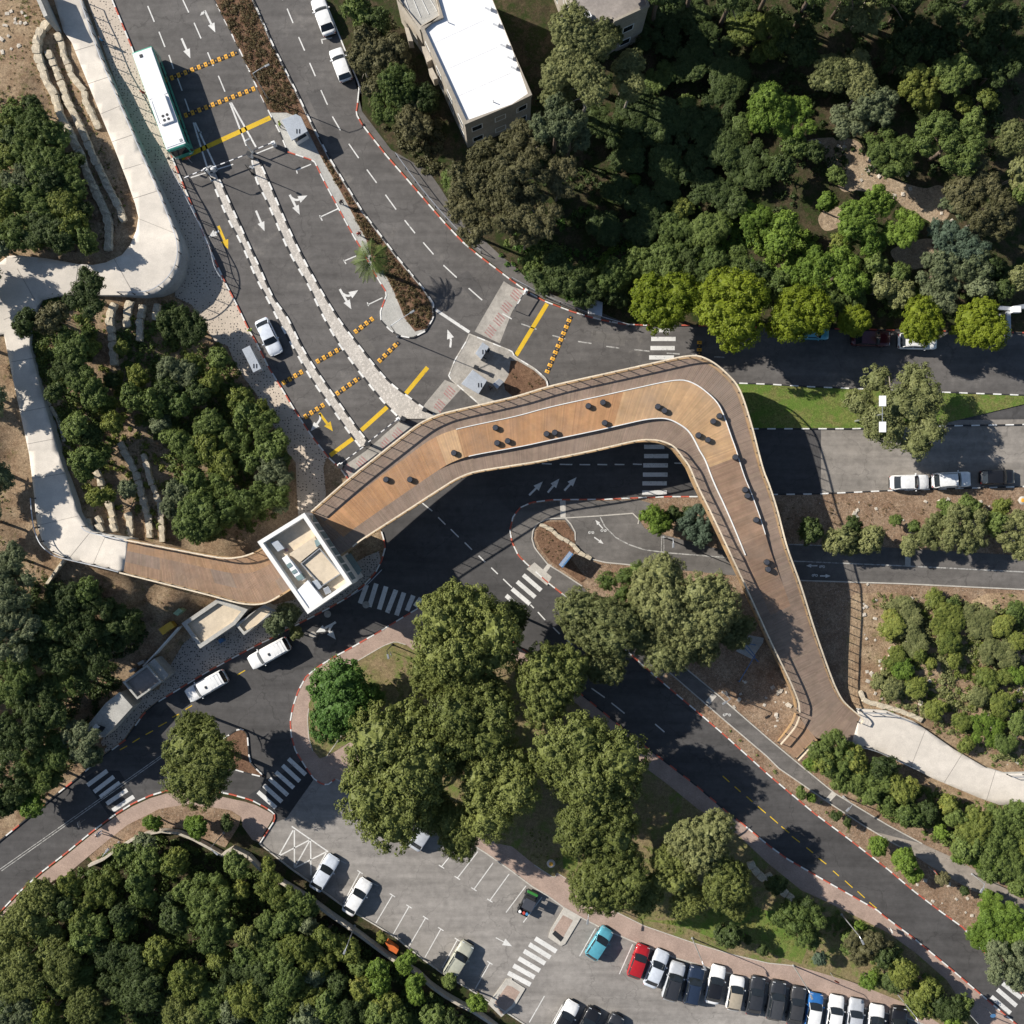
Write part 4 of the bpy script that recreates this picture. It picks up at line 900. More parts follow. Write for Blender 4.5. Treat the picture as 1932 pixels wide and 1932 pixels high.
# ------------------------------------------------------------------ houses and small buildings
def house(name,lab,cat,s,zt,zb,wall_m,roof_m,par=0.35,ph=0.35,rows=2,win=2.4):
    f=P(s); top=[W(x,y,zt) for x,y in f]
    if area(top)<0: top=top[::-1]
    c=sum(top,Vector())/len(top); e=empty(name,(c.x,c.y,zb),0,lab,cat); off=Vector((-c.x,-c.y,-zb))
    wm=prism_mesh('wall',[Vector((p.x,p.y,zt-ph-0.02))+off for p in ring(top,0.06)],0.0,[wall_m]); link('wall',wm,e)
    inn=ring(top,par); mb=MB(); mb.face([Vector((p.x,p.y,zt-ph))+off for p in inn]); rf=None
    r_=link('roof',prism_mesh('roof',[Vector((p.x,p.y,zt-ph+0.01))+off for p in inn],zt-ph-zb-0.2,[roof_m]),e)
    walls(top,zt-ph-0.25,zt,par,'parapet',wall_m,e,off)
    if rows:
        wme=MB(); wme.box((0,0,0),(1.2,0.04,1.1)); fr=MB()
        for a,b,cx,cz in ((-.62,.62,0,.58),(-.62,.62,0,-.58)): fr.box((0,0,cz),(1.34,0.08,0.1))
        for sx in (-.63,.63): fr.box((sx,0,0),(0.1,0.08,1.06))
        wme=wme.mesh('window',[M['glass']]); fr=fr.mesh('frame',[M['white_metal']])
        n=len(top)
        for i in range(n):
            a,b=top[i],top[(i+1)%n]; d=b-a; Ln=d.length; d.normalize(); nn=Vector((d.y,-d.x,0)); k=int(Ln/win)
            for j in range(k):
                for r0 in range(rows):
                    z=zb+1.6+3.0*r0
                    if z>zt-1.2: continue
                    p=a+d*(Ln*(j+0.5)/k)-nn*0.05; w=link('window',wme,e,loc=(p.x-c.x,p.y-c.y,z-zb),rz=math.atan2(d.y,d.x)); link('frame',fr,w)
    return e,off
e,off=house('flat_roofed_house','white flat roofed house among trees at the top','house',"F 810,-60 10 1370,-20 1415,130 1240,205 1575,940 1932,790 20 152,715 0,360 F 928,-5 F 905,-60",7.0,0.1,M['house_wall'],M['white_roof'])
for i,s in enumerate(("10 1720,45 1790,75","10 1780,160 1845,200","10 1840,300 1900,370","10 1920,470 1975,540","20 -40,400 20,460")):
    a,b=P(s); p=W((a[0]+b[0])/2,(a[1]+b[1])/2,6.8)+off; mb=MB(); mb.box((p.x,p.y,p.z+0.1),(0.7,0.4,0.5),R(-25)); mb.build('condenser',M['panel_white'],e)
mb=MB()
for s in ("10 1450,170","10 1790,770"):
    p=W(*P(s)[0],6.65)+off; mb.tube([p,p+Vector((0,0,0.5))],0.06,8)
mb.build('roof_vent',M['galv'],e)
for s in ("10 1330,330 1720,150","10 1420,530 1830,350","10 1510,730 1920,550"):
    q1,q2=[W(*q,6.666)+off for q in P(s)]; mb=MB(); mb.bar(q1,q2,0.05,0.02); mb.build('roof_seam',M['panel_white'],e)
for s in ("10 1120,200 1150,210 1185,310 1150,310","10 1250,350 1300,350 1340,440 1290,470","10 1300,520 1330,510 1370,590 1340,600"):
    pbox('balcony',s,2.6,4.2,M['plaster'],e,off)
e,off=house('house_wing','lower grey roofed wing left of the white roof','house wing',"10 1040,-60 1080,-10 1235,225 1410,125 1350,-10 1330,-60",6.6,0.1,M['plaster'],M['concrete_grey'],rows=1)
mb=MB()
for k in range(4):
    a=W(*P("10 %d,-20"%(1120+k*62))[0],6.3)+off; b=W(*P("10 %d,%d"%(1180+k*62,150-k*22))[0],6.3)+off; mb.bar(a+Vector((0,0,.0)),b+Vector((0,0,.0)),0.05,0.06)
mb.build('roof_seam',M['white_metal'],e)
e,off=house('flat_roofed_house','brown gravel roofed house at the top edge','house',"20 180,-700 450,0 545,190 630,175 750,120 770,165 1040,40 760,-700",8.0,0.1,M['house_wall'],M['grey_roof'],par=0.25,ph=0.2)
p=[W(x,y,8.3)+off for x,y in P("20 520,105 580,80 605,120 545,150")]; link('skylight',prism_mesh('skylight',p,7.6,[M['panel_white']]),e)
def hut(name,lab,cat,s,zt,roof_m,**k):
    return house(name,lab,cat,s,zt,0.12,M['concrete_grey'],roof_m,rows=0,**k)
hut('service_building','tan roofed concrete service building beside the footbridge','building',"02 1370,840 1640,655 1870,735 1775,850 1510,1030",3.2,M['tan_roof'],par=0.45,ph=0.4)
hut('service_building','small tan roofed annex joined to the service building','building annex',"02 1775,850 1932,740 12 60,700 150,740 0,855 02 1840,930",2.9,M['tan_roof'],par=0.3,ph=0.35)
e,off=hut('guard_hut','concrete hut with sunken brown roof on the lower pavement','hut',"02 925,1285 1110,1150 1220,1280 1035,1415",2.9,M['grey_roof'],par=0.22,ph=0.5)
pbox('side_plate',"02 1112,1148 1165,1105 1275,1230 1225,1278",0.0,2.4,M['concrete_grey'],e,off)
e,off=hut('guard_hut','pale concrete slab roofed hut at the pavement end','hut',"02 640,1635 800,1440 900,1360 1000,1470 790,1700 700,1700",2.9,M['concrete_grey'],par=0.15,ph=0.06)
pbox('skylight',"02 680,1640 720,1600 755,1620 715,1660",2.7,3.0,M['panel_white'],e,off); pbox('hatch',"02 715,1640 740,1605 795,1625 770,1660",2.7,2.95,M['dark_metal'],e,off)
def wallline(name,lab,s,h,w,m=M['plaster'],z0=0.0,cat='wall'):
    pts=P(s); g=[G(*p) for p in pts]; g=resample([tuple(p) for p in g],step=2.0); c=Vector(g[0]); e=empty(name,(c.x,c.y,z0),0,lab,cat); 
    for i in range(len(g)-1):
        mb=MB(); a=Vector(g[i]); b=Vector(g[i+1]); d=(b-a).normalized()*0.008; top=max(h,0.1); o_=-c; o_.z=-z0
        mb.bar(a+o_+Vector((0,0,top/2-a.z*0))-d*-1,b+o_+Vector((0,0,top/2))-d,w,top); q=mb.build('wall_panel',m,e)
    return e
wallline('low_wall','pale wall along the lower side of the car park',"03 1690,640 1730,570 13 -40,650 40,740 150,810 400,960 560,1080 760,1215 900,1320 1060,1440 1200,1500 1300,1600 1450,1710 1700,1840 1850,1960",1.0,0.32,M['plaster'])
wallline('low_wall','curved pale wall round the planting bed beside the brick pavement',"03 690,720 760,700 870,620 950,560 1080,490 1230,460 1370,475 1500,530 1690,640",0.9,0.28,M['plaster'])
wallline('low_wall','thin white wall between the concrete huts',"02 1375,860 1180,1080 1110,1150",1.2,0.15,M['white_wall'])
wallline('retaining_wall','short stone wall in the dirt below the ramp path',"02 500,360 440,440 370,540",0.6,0.3,M['stone'])
wallline('retaining_wall','concrete wall beside the path at the top left corner',"00 325,-40 400,120 450,240",3.2,0.45,M['concrete_grey'])

# ------------------------------------------------------------------ booths, barriers
def booth(name,lab,s,zt,cat='booth'):
    f=P(s); top=[W(x,y,zt) for x,y in f]
    if area(top)<0: top=top[::-1]
    c=sum(top,Vector())/len(top); e=empty(name,(c.x,c.y,0.12),0,lab,cat); off=Vector((-c.x,-c.y,-0.12))
    link('roof',prism_mesh('roof',[p+off for p in top],zt-0.14-0.12,[M['booth_roof']]),e); bevel(e.children[0],0.03)
    b=ring(top,0.3); link('cabin',prism_mesh('cabin',[Vector((p.x,p.y,zt-0.14))+off for p in b],0.9,[M['glass']]),e)
    link('base_wall',prism_mesh('base_wall',[Vector((p.x,p.y,1.02))+off for p in ring(top,0.27)],0.0,[M['white_metal']]),e)
    mb=MB()
    for p in ring(top,0.3): mb.box((p.x-c.x,p.y-c.y,(zt-0.2)/2),(0.1,0.1,zt-0.35))
    mb.build('corner_post',M['white_metal'],e)
    p=sum(top[:2],Vector())/2*0.6+c*0.4; mb=MB()
    for k in (-1,1): mb.box((p.x-c.x+0.16*k,p.y-c.y,zt-0.09),(0.08,0.5,0.06))
    mb.build('roof_vent',M['dark_metal'],e); return e
booth('guard_booth','grey roofed guard booth on the upper median by the barriers',"10 190,905 300,860 340,880 390,990 270,1060",2.6)
booth('guard_booth','large grey roofed guard booth on the lower traffic island',"11 1548,965 1635,858 1745,938 1680,1042",2.7)
booth('guard_booth','narrow grey roofed booth on the lower traffic island',"11 1655,735 1710,650 1760,685 1700,780",2.4)
booth('bus_shelter','pale roofed shelter on the cream pavement left of the silver car',"01 1825,705 1885,675 11 40,850 -20,880",2.4,'shelter')
def box_thing(name,lab,cat,s,h,m,z0=0.12,bev=0.03,extra=None):
    f=P(s); g=G(*f[0]).z if z0 is None else z0; top=[W(x,y,g+h) for x,y in f]
    if area(top)<0: top=top[::-1]
    c=sum(top,Vector())/len(top); e=empty(name,(c.x,c.y,g),0,lab,cat); off=Vector((-c.x,-c.y,-g))
    o=link('body',prism_mesh('body',[p+off for p in ring(top,0.04)],0.0,[m]),e); bevel(o,bev)
    o=link('lid',prism_mesh('lid',[Vector((p.x,p.y,g+h+0.05))+off for p in top],h-0.06,[m]),e); bevel(o,bev)
    mb=MB(); a,b=top[0]+off,top[1]+off; mb.bar(a+(b-a)*.3+Vector((0,0,.09)),a+(b-a)*.7+Vector((0,0,.09)),0.04,0.04); mb.build('handle',M['dark_metal'],e)
    return e
box_thing('skip_container','yellow open skip in the dirt beside the service building','skip',"02 1195,885 1285,825 1318,865 1230,930",1.1,M['yellow_box'],None)
box_thing('utility_cabinet','pale green cabinet in the dirt above the yellow skip','cabinet',"02 1305,765 1350,725 1385,745 1340,785",1.3,M['green_box'],None)
box_thing('grit_bin','orange bin behind the kerb at the lower side of the car park','bin',"13 975,1315 995,1305 1078,1370 1060,1405 1000,1370",0.8,M['orange'])
box_thing('utility_cabinet','grey control cabinet by the kerb under the trees above the bridge bend','cabinet',"21 575,345 640,335 685,350 680,455 575,435",1.5,M['galv'])
box_thing('utility_cabinet','grey cabinet right of the large booth on the traffic island','cabinet',"11 1785,965 1835,925 1870,950 1820,1005",1.4,M['galv'])
for s,l in (("02 1035,1140 1080,1115 1092,1138 1050,1160",'upper'),("02 970,1200 1005,1175 1020,1195 985,1215",'lower')): box_thing('utility_cabinet','small pale box behind the sunken roof hut, %s of two'%l,'cabinet',s,0.9,M['concrete_grey'],None)
box_thing('litter_bin','blue bin against the wall of the service building','bin',"02 1645,965 1675,950 1690,975 1660,995",1.0,M['blue_metal'])
def barrier(lab,s,zc=1.05):
    a,b=P(s); A_=W(*a,0.1); B_=W(*b,0.1); d=B_-A_; L=d.length; e=empty('barrier_gate',tuple(A_),math.atan2(d.y,d.x),lab,'barrier gate')
    mb=MB(); mb.box((0,0,0.5),(0.45,0.4,1.0)); o=mb.build('cabinet',M['white_metal'],e); bevel(o,0.03)
    mb=MB(); n=int(L/0.5)
    for i in range(n): mb.bar((i*L/n,0,zc),((i+1)*L/n-0.005,0,zc),0.1,0.08,mi=i%2)
    mb.build('arm',[M['panel_white'],M['cloth_dark']],e)
    mb=MB(); mb.bar((L,0,0),(L,0,zc-0.06),0.07,0.07); mb.build('rest_post',M['galv'],e); return e
barrier('striped barrier arm across the left lane below the bus',"00 1570,1300 1415,1365"); barrier('striped barrier arm across the middle lane between the two dividers',"00 1620,1290 1880,1190")
barrier('striped barrier arm from the median booth across the right lane',"10 145,1100 0,1160"); 
barrier('thin white barrier arm across the left lane beside the bridge',"11 640,1580 820,1445"); barrier('thin white barrier arm across the middle lane beside the bridge',"11 1080,1235 850,1415")
barrier('thin white barrier arm at the kerb right of the concrete pad',"21 105,275 20,410")
# stones of the terrace walls
def stone_mesh(i):
    rr=random.Random(50+i); bm=bmesh.new(); bmesh.ops.create_cube(bm,size=1.0)
    bmesh.ops.subdivide_edges(bm,edges=bm.edges[:],cuts=1,use_grid_fill=True)
    for v in bm.verts:
        l=v.co.length; v.co*= (0.62/l)**0.35; v.co+=Vector((rr.uniform(-.07,.07),rr.uniform(-.07,.07),rr.uniform(-.07,.07)))
    me=bpy.data.meshes.new('stone'); bm.to_mesh(me); bm.free(); me.materials.append(M['stone']); return me
STN=[stone_mesh(i) for i in range(6)]
def stonerow(lab,s,w=0.75,h=0.75,step=0.95,jitter=0.05):
    p=P(s); g=[tuple(G(*q)) for q in smooth_line(p,4)] if len(p)>2 else [tuple(G(*q)) for q in p]
    g=resample(g,step=step); c=Vector(g[0]); e=empty('stone_wall',tuple(c),0,lab,'stone wall','stone terrace walls')
    for i in range(len(g)-1):
        a=Vector(g[i]); b=Vector(g[i+1]); d=b-a; m_=(a+b)/2-c
        o=link('stone',random.choice(STN),e,loc=m_+Vector((random.uniform(-jitter,jitter),random.uniform(-jitter,jitter),h*0.18)),rz=math.atan2(d.y,d.x)+random.uniform(-.1,.1)); k=random.uniform(0.85,1.05)
        o.scale=(d.length*random.uniform(0.97,1.1),w*k,h*random.uniform(0.8,1.2))
stonerow('outer row of pale boulders left of the upper ramp path',"00 370,180 310,250 290,320 290,430 330,520 350,590 380,660 430,740 450,830 480,900 530,990 570,1080 620,1180 640,1250 680,1350 720,1430 770,1530 810,1620 830,1700 830,1800 820,1890",0.95,0.9,1.05)
stonerow('middle row of pale boulders left of the upper ramp path',"00 365,390 430,530 480,660 530,790 570,860 600,930 630,1000 660,1070 690,1140 720,1200 750,1270 800,1370 840,1440 870,1500 910,1580 945,1680",0.85,0.8,0.95)
stonerow('inner short row of pale boulders against the upper ramp path',"00 430,260 470,340 490,430 520,500 540,560 580,620 640,690 650,760 690,850 720,910 750,980",0.8,0.7,1.0)
stonerow('leftmost stone terrace row below the path loop',"01 875,360 845,430 840,520 850,620 865,720 872,830",0.9,0.8)
stonerow('second stone terrace row from left below the path loop',"01 985,340 970,400 965,450 970,540",0.9,0.8)
stonerow('third stone terrace row from left below the path loop',"01 1085,370 1070,450 1065,550 1060,650",0.9,0.8)
stonerow('rightmost short stone terrace row below the path loop',"01 1195,370 1185,430 1175,490",0.9,0.8)
stonerow('long lower terrace row, left of two running to the wooden ramp',"01 915,1410 960,1500 1000,1580 1040,1660 1060,1740 1080,1820 1110,1920 02 1130,60 1140,200",0.8,0.7)
stonerow('long lower terrace row, right of two running to the wooden ramp',"01 1080,1500 1120,1600 1150,1720 1190,1800 1215,1880 02 1225,60 1235,220",0.7,0.7)
stonerow('lower terrace row nearest the concrete path bend',"01 705,1560 740,1640 770,1720 830,1860 02 850,20 870,150",0.8,0.7)
stonerow('short stone row at the concrete path bend, left of its neighbours',"02 670,50 690,140",0.8,0.7); stonerow('short stone row at the concrete path bend, second from left',"02 745,40 770,150",0.8,0.7); stonerow('stone row touching the joint of concrete and timber path',"02 975,0 990,80 985,180",0.8,0.7)
stonerow('thin stone edging along the right side of the left ramp path',"01 345,1050 390,1130 435,1220 470,1300 490,1400",0.45,0.5,0.7)
stonerow('row of white rocks in the shade beside the brick pavement',"33 -10,800 30,860 100,920 180,980",0.9,0.7,0.9); stonerow('white rock row left of the lamp near the shrubs',"23 1790,700 1830,770 1900,830",0.9,0.7,0.9)
stonerow('rough stones edging the planted island by the cycle path',"22 215,100 300,130 330,170 420,220 470,260 520,310 600,350",0.5,0.45,0.8)
stonerow('pale stones above the white ramp path at the right',"32 690,1350 720,1420 830,1450 930,1480 1080,1530 1160,1570",0.6,0.5,0.9)
# metal railings on the concrete paths
def railing(lab,s,zf,h=1.1,step=1.6,smooth=True):
    p=P(s); p=smooth_line(p,4) if len(p)>2 else p; g=[W(x,y,zf(x,y)) for x,y in p]; c=g[0]; e=empty('metal_railing',tuple(c),0,lab,'railing','metal railings on the ramp paths')
    balus(g,e,-c,step,0.09,'galv')
zz=lambda x,y: zpath(x,y)+0.01
railing('grey metal railing along the right edge of the upper ramp path and its loop',"F 156,0 196,115 232,200 272,293 306,370 335,444 341,472 340,490 334,510 319,532 294,550 270,555 228,555",zz)
railing('grey metal railing round the lower left bend of the ramp path',"F 67,940 69,966 74,998 84,1024 101,1041 121,1051 180,1065 231,1078",zz)
railing('grey metal railing on the inner side of the lower ramp bend',"F 162,993 176,1004 242,1018",zz)
railing('grey metal railing along the upper edge of the white path by the bridge end',"F 1622,1341 1674,1345 1722,1364",zep); railing('grey metal railing along the lower edge of the white path by the bridge end',"F 1608,1404 1649,1414 1719,1446",zep); railing('grey metal railing at the right frame edge of the white path',"F 1900,1461 1990,1461",zep)
GZ=lambda x,y: 0.13
def guard(lab,s,h=0.9):
    p=P(s); g=[W(x,y,0.13) for x,y in smooth_line(p,4)]; c=g[0]; e=empty('guard_rail',tuple(c),0,lab,'guard rail','guard rails beside the kerbs'); balus(g,e,-c,2.0,0.07,'galv')
guard('thin metal guard rail along the kerb above the barrier pads',"10 1060,1180 1300,1500 1560,1790 1700,1910"); guard('metal guard rail on the kerb below the ground cover and cabinet',"21 0,180 100,235 240,310 450,395 600,450 800,510 880,530")
guard('metal guard rail on the left kerb below the bus',"00 1320,1300 1450,1560 1590,1850 01 1640,100 1700,200")
guard('dark guard rail at the crosswalk beside the lift tower',"12 700,640 830,560 960,430")
# ------------------------------------------------------------------ vehicles
def car_meshes(kind):
    L,Wd,H={'sedan':(4.55,1.78,1.45),'hatch':(4.0,1.74,1.5),'suv':(4.55,1.86,1.70),'pickup':(5.2,1.85,1.85)}[kind]
    hl=L/2; hw=Wd/2; out={}
    wb={'sedan':0.55,'hatch':0.62,'suv':0.60,'pickup':0.62}[kind]*1.0
    belt={'sedan':0.93,'hatch':0.97,'suv':1.08,'pickup':1.12}[kind]
    hood={'sedan':0.80,'hatch':0.86,'suv':0.98,'pickup':1.05}[kind]
    # greenhouse limits along x (front positive)
    g={'sedan':(0.92,0.32,-1.28,-1.86),'hatch':(0.92,0.28,-1.45,-1.85),'suv':(0.95,0.38,-1.75,-2.12),'pickup':(1.22,0.72,-2.3,-2.52)}[kind]
    wf,rf,rr,wr=g
    def top(x):
        if x>wf: t=(hl-x)/(hl-wf); return hood-0.22*(1-min(1,t*3.2))**2+(belt-hood)*t
        if x<wr:
            if kind=='pickup': return belt-0.02
            t=(x+hl)/(wr+hl); return belt-0.02-0.16*(1-min(1,t*3))**2
        return belt
    def half(x):
        u=abs(x)/hl; return hw*(1-0.10*max(0,(u-0.68)/0.32)**2-0.17*max(0,(u-0.86)/0.14)**2.2-0.02*u)
    xs=[-hl,-hl+0.06,-hl+0.2,-hl+0.45,wr,-0.9,-0.3,0.3,wf,hl-0.75,hl-0.4,hl-0.16,hl-0.04,hl]; xs=sorted(set(xs))
    mb=MB(); rows=[]
    for x in xs:
        w=half(x); t=top(x); e=1.0 if abs(x)<hl-0.02 else 0.93
        zb=0.22 if abs(x)<hl-0.3 else 0.28
        if abs(x)>hl-0.001: t=0.62 if kind!='pickup' else 0.75
        sec=[(-w*0.93*e,zb),(-w*e,0.42),(-w*e,min(0.68,t-.06)),(-w*0.965*e,t-0.06),(-w*0.90*e,t),(-w*0.45*e,t+0.02),(0,t+0.028),(w*0.45*e,t+0.02),(w*0.90*e,t),(w*0.965*e,t-0.06),(w*e,min(0.68,t-.06)),(w*e,0.42),(w*0.93*e,zb)]
        rows.append([(x,y,z) for y,z in sec])
    base=len(mb.v)
    for r_ in rows: mb.v+=r_
    n=13
    for i in range(len(rows)-1):
        for k in range(n-1):
            mb.f.append((base+i*n+k,base+(i+1)*n+k,base+(i+1)*n+k+1,base+i*n+k+1)[::-1]); mb.mi.append(0); mb.col.append(None)
    mb.f.append(tuple(base+k for k in range(n))); mb.mi.append(0); mb.col.append(None)
    e=base+(len(rows)-1)*n; mb.f.append(tuple(e+k for k in range(n))[::-1]); mb.mi.append(0); mb.col.append(None)
    mb.box((hl-0.0,0,0.42),(0.06,Wd*0.72,0.22),mi=1); mb.box((-hl+0.0,0,0.40),(0.06,Wd*0.72,0.16),mi=1)
    mb.box((0,0,0.2),(L*0.92,Wd*0.86,0.1),mi=1)
    out['body']=mb
    # roof
    ru=hw*0.80; bw=hw*0.90; mb=MB(); R_=[]
    for x,dz in ((rf+0.02,-0.03),(rf*0.6+rr*0.4,0.0),((rf+rr)/2,0.012),(rf*0.3+rr*0.7,0.0),(rr-0.02,-0.04)):
        R_.append([(x,y*ru,H+dz-0.05*abs(y)**3-0.012*abs(y)) for y in (-1.02,-0.75,-0.35,0,0.35,0.75,1.02)])
    b=len(mb.v)
    for r_ in R_: mb.v+=r_
    for i in range(len(R_)-1):
        for k in range(6): mb.f.append((b+i*7+k,b+i*7+k+1,b+(i+1)*7+k+1,b+(i+1)*7+k)); mb.mi.append(0); mb.col.append(None)
    # pillars
    for sy in (-1,1):
        for (x0,x1) in ((wf,rf),(wr,rr)):
            mb.bar((x0,sy*bw*0.985,belt-0.02),(x1,sy*ru*0.99,H-0.07),0.07,0.07)
        xm=(rf+rr)/2-0.05; mb.bar((xm,sy*bw*0.995,belt-0.02),(xm-0.05,sy*ru*1.005,H-0.08),0.03,0.09)
    if kind=='suv':
        for sy in (-1,1): mb.bar((rf-0.1,sy*ru*0.95,H+0.03),(rr+0.2,sy*ru*0.95,H+0.03),0.04,0.03,mi=1)
    out['roof']=mb
    mb=MB(); fr=[]
    for t in (0,0.5,1):
        x=wf+(rf+0.03-wf)*t; z=belt+0.015+(H-0.045-belt)*t+0.03*math.sin(t*math.pi); w=bw*0.95+(ru*0.97-bw*0.95)*t
        fr.append([(x+0.10*(1-abs(y)**2)*(1-t*.7),y*w,z) for y in (-1,-0.5,0,0.5,1)])
    def grid(rows,flip=False):
        m=MB(); n=len(rows[0])
        for r_ in rows: m.v+=r_
        for i in range(len(rows)-1):
            for k in range(n-1):
                q=(i*n+k,i*n+k+1,(i+1)*n+k+1,(i+1)*n+k); m.f.append(q if not flip else q[::-1]); m.mi.append(0); m.col.append(None)
        return m
    out['windshield']=grid(fr,False)
    rw=[]
    for t in (0,0.5,1):
        x=wr+(rr-0.03-wr)*t; z=belt+0.01+(H-0.05-belt)*t; w=bw*0.92+(ru*0.95-bw*0.92)*t
        rw.append([(x-0.06*(1-abs(y)**2)*(1-t*.7),y*w,z) for y in (-1,-0.5,0,0.5,1)])
    out['rear_window']=grid(rw,True)
    for nm,sy in (('l',1),('r',-1)):
        m=MB(); q=[(wf-0.06,sy*bw*0.97,belt),(wr+0.06,sy*bw*0.97,belt),(rr,sy*ru*0.99,H-0.08),(rf,sy*ru*0.99,H-0.08)]; m.face(q if sy<0 else q[::-1]); out['side_'+nm]=m
    hm=MB(); hm.box((0,0,0),(0.34,0.30,0.10)); out['headlight']=hm
    tm=MB(); tm.box((0,0,0),(0.14,0.26,0.2)); out['taillight']=tm
    mm=MB(); mm.box((0,0,0),(0.12,0.2,0.13)); out['mirror']=mm
    if kind=='pickup':
        m=MB()
        for k in range(4): m.box((-0.75-k*0.42,0,H-0.012),(0.04,hw*1.35,0.04))
        out['roof_rib']=m
        m=MB()
        for s_ in (-1,1): m.bar((-0.5,s_*hw*0.72,H-0.03),(-2.1,s_*hw*0.72,H-0.03),0.03,0.04)
        out['roof_rail']=m
        m=MB(); m.box((-0.2,0.1,H+0.04),(0.22,0.3,0.06)); out['roof_light']=m
    info=dict(L=L,hw=hw,hl=hl,hood=hood,belt=belt,wf=wf,H=H)
    mats={'body':[M['panel_white'],M['rubber']],'roof':[M['panel_white'],M['dark_metal']],'windshield':[M['glass']],'rear_window':[M['glass']],'side_l':[M['glass']],'side_r':[M['glass']],'headlight':[M['lamp_clear']],'taillight':[M['lamp_red']],'mirror':[M['panel_white']],'roof_rib':[M['panel_white']],'roof_rail':[M['panel_white']],'roof_light':[M['dark_metal']]}
    return {k:v.mesh(k,mats[k],smooth=k in('body','roof','windshield','rear_window')) for k,v in out.items()},info
wm=MB(); wm.v=[]; 
def wheel_mesh(r=0.32,w=0.21):
    t=MB(); rim=MB(); n=16
    def ringx(mb,prof):
        b=len(mb.v)
        for rr_,y in prof:
            for k in range(n):
                a=2*math.pi*k/n; mb.v.append((rr_*math.cos(a),y,rr_*math.sin(a)))
        for i in range(len(prof)-1):
            for k in range(n): mb.f.append((b+i*n+k,b+(i+1)*n+k,b+(i+1)*n+(k+1)%n,b+i*n+(k+1)%n)); mb.mi.append(0); mb.col.append(None)
    ringx(t,[(r*.62,-w/2),(r*.92,-w/2),(r,-w/3),(r,w/3),(r*.92,w/2),(r*.62,w/2)])
    ringx(rim,[(0.02,-w/2+.02),(r*.62,-w/2+.01),(r*.62,w/2-.01),(0.02,w/2-.02)])
    return t.mesh('wheel',[M['rubber']],True), rim.mesh('rim',[M['rim']])
TYRE,RIM=wheel_mesh()
CARM={k:car_meshes(k) for k in ('sedan','hatch','suv','pickup')}
PAINT={}
def paint(c):
    if c not in PAINT: PAINT[c]=plain('car_paint_%d'%len(PAINT),c,0.32,0.15 if max(c)<0.6 else 0.0,0.8)
    return PAINT[c]
def car(fx,fy,dx,dy,kind,c,lab,roofc=None,name='parked_car',cat='car',group='parked cars',z=0.012,glassroof=False):
    me,inf=CARM[kind]; p=W(fx,fy,0.8); e=empty(name,(p.x,p.y,z),math.atan2(-dy,dx),lab,cat,group); pm=paint(c)
    def add(nm,key,m=None,loc=None):
        o=link(nm,me[key],e,loc=loc)
        if m: objmat(o,m)
        return o
    add('body','body',pm); add('roof','roof',paint(roofc) if roofc else pm)
    add('windshield','windshield'); add('rear_window','rear_window'); add('side_window','side_l'); add('side_window','side_r')
    hl,hw=inf['hl'],inf['hw']
    for s_ in (-1,1):
        add('headlight','headlight',None,(hl-0.27,s_*hw*0.66,inf['hood']-0.115)); add('taillight','taillight',None,(-hl+0.09,s_*hw*0.68,inf['belt']-0.3))
        add('mirror','mirror',pm,(inf['wf']-0.28,s_*(hw+0.07),inf['belt']+0.02))
        for x in (hl*0.62,-hl*0.6):
            w=link('wheel',TYRE,e,loc=(x,s_*(hw-0.1),0.32)); link('rim',RIM,w)
    if kind=='pickup':
        add('roof_rib','roof_rib'); add('roof_rail','roof_rail'); add('roof_light','roof_light')
    return e
WH=(0.78,0.78,0.77); SI=(0.50,0.52,0.55); LG=(0.56,0.60,0.66); DG=(0.035,0.037,0.042); BK=(0.014,0.014,0.016); RD=(0.42,0.015,0.02); TQ=(0.10,0.36,0.45); BE=(0.45,0.45,0.36); NB_=(0.022,0.035,0.065); BL_=(0.03,0.15,0.42); DR=(0.07,0.008,0.014)
t_=lambda s: P(s)[0]
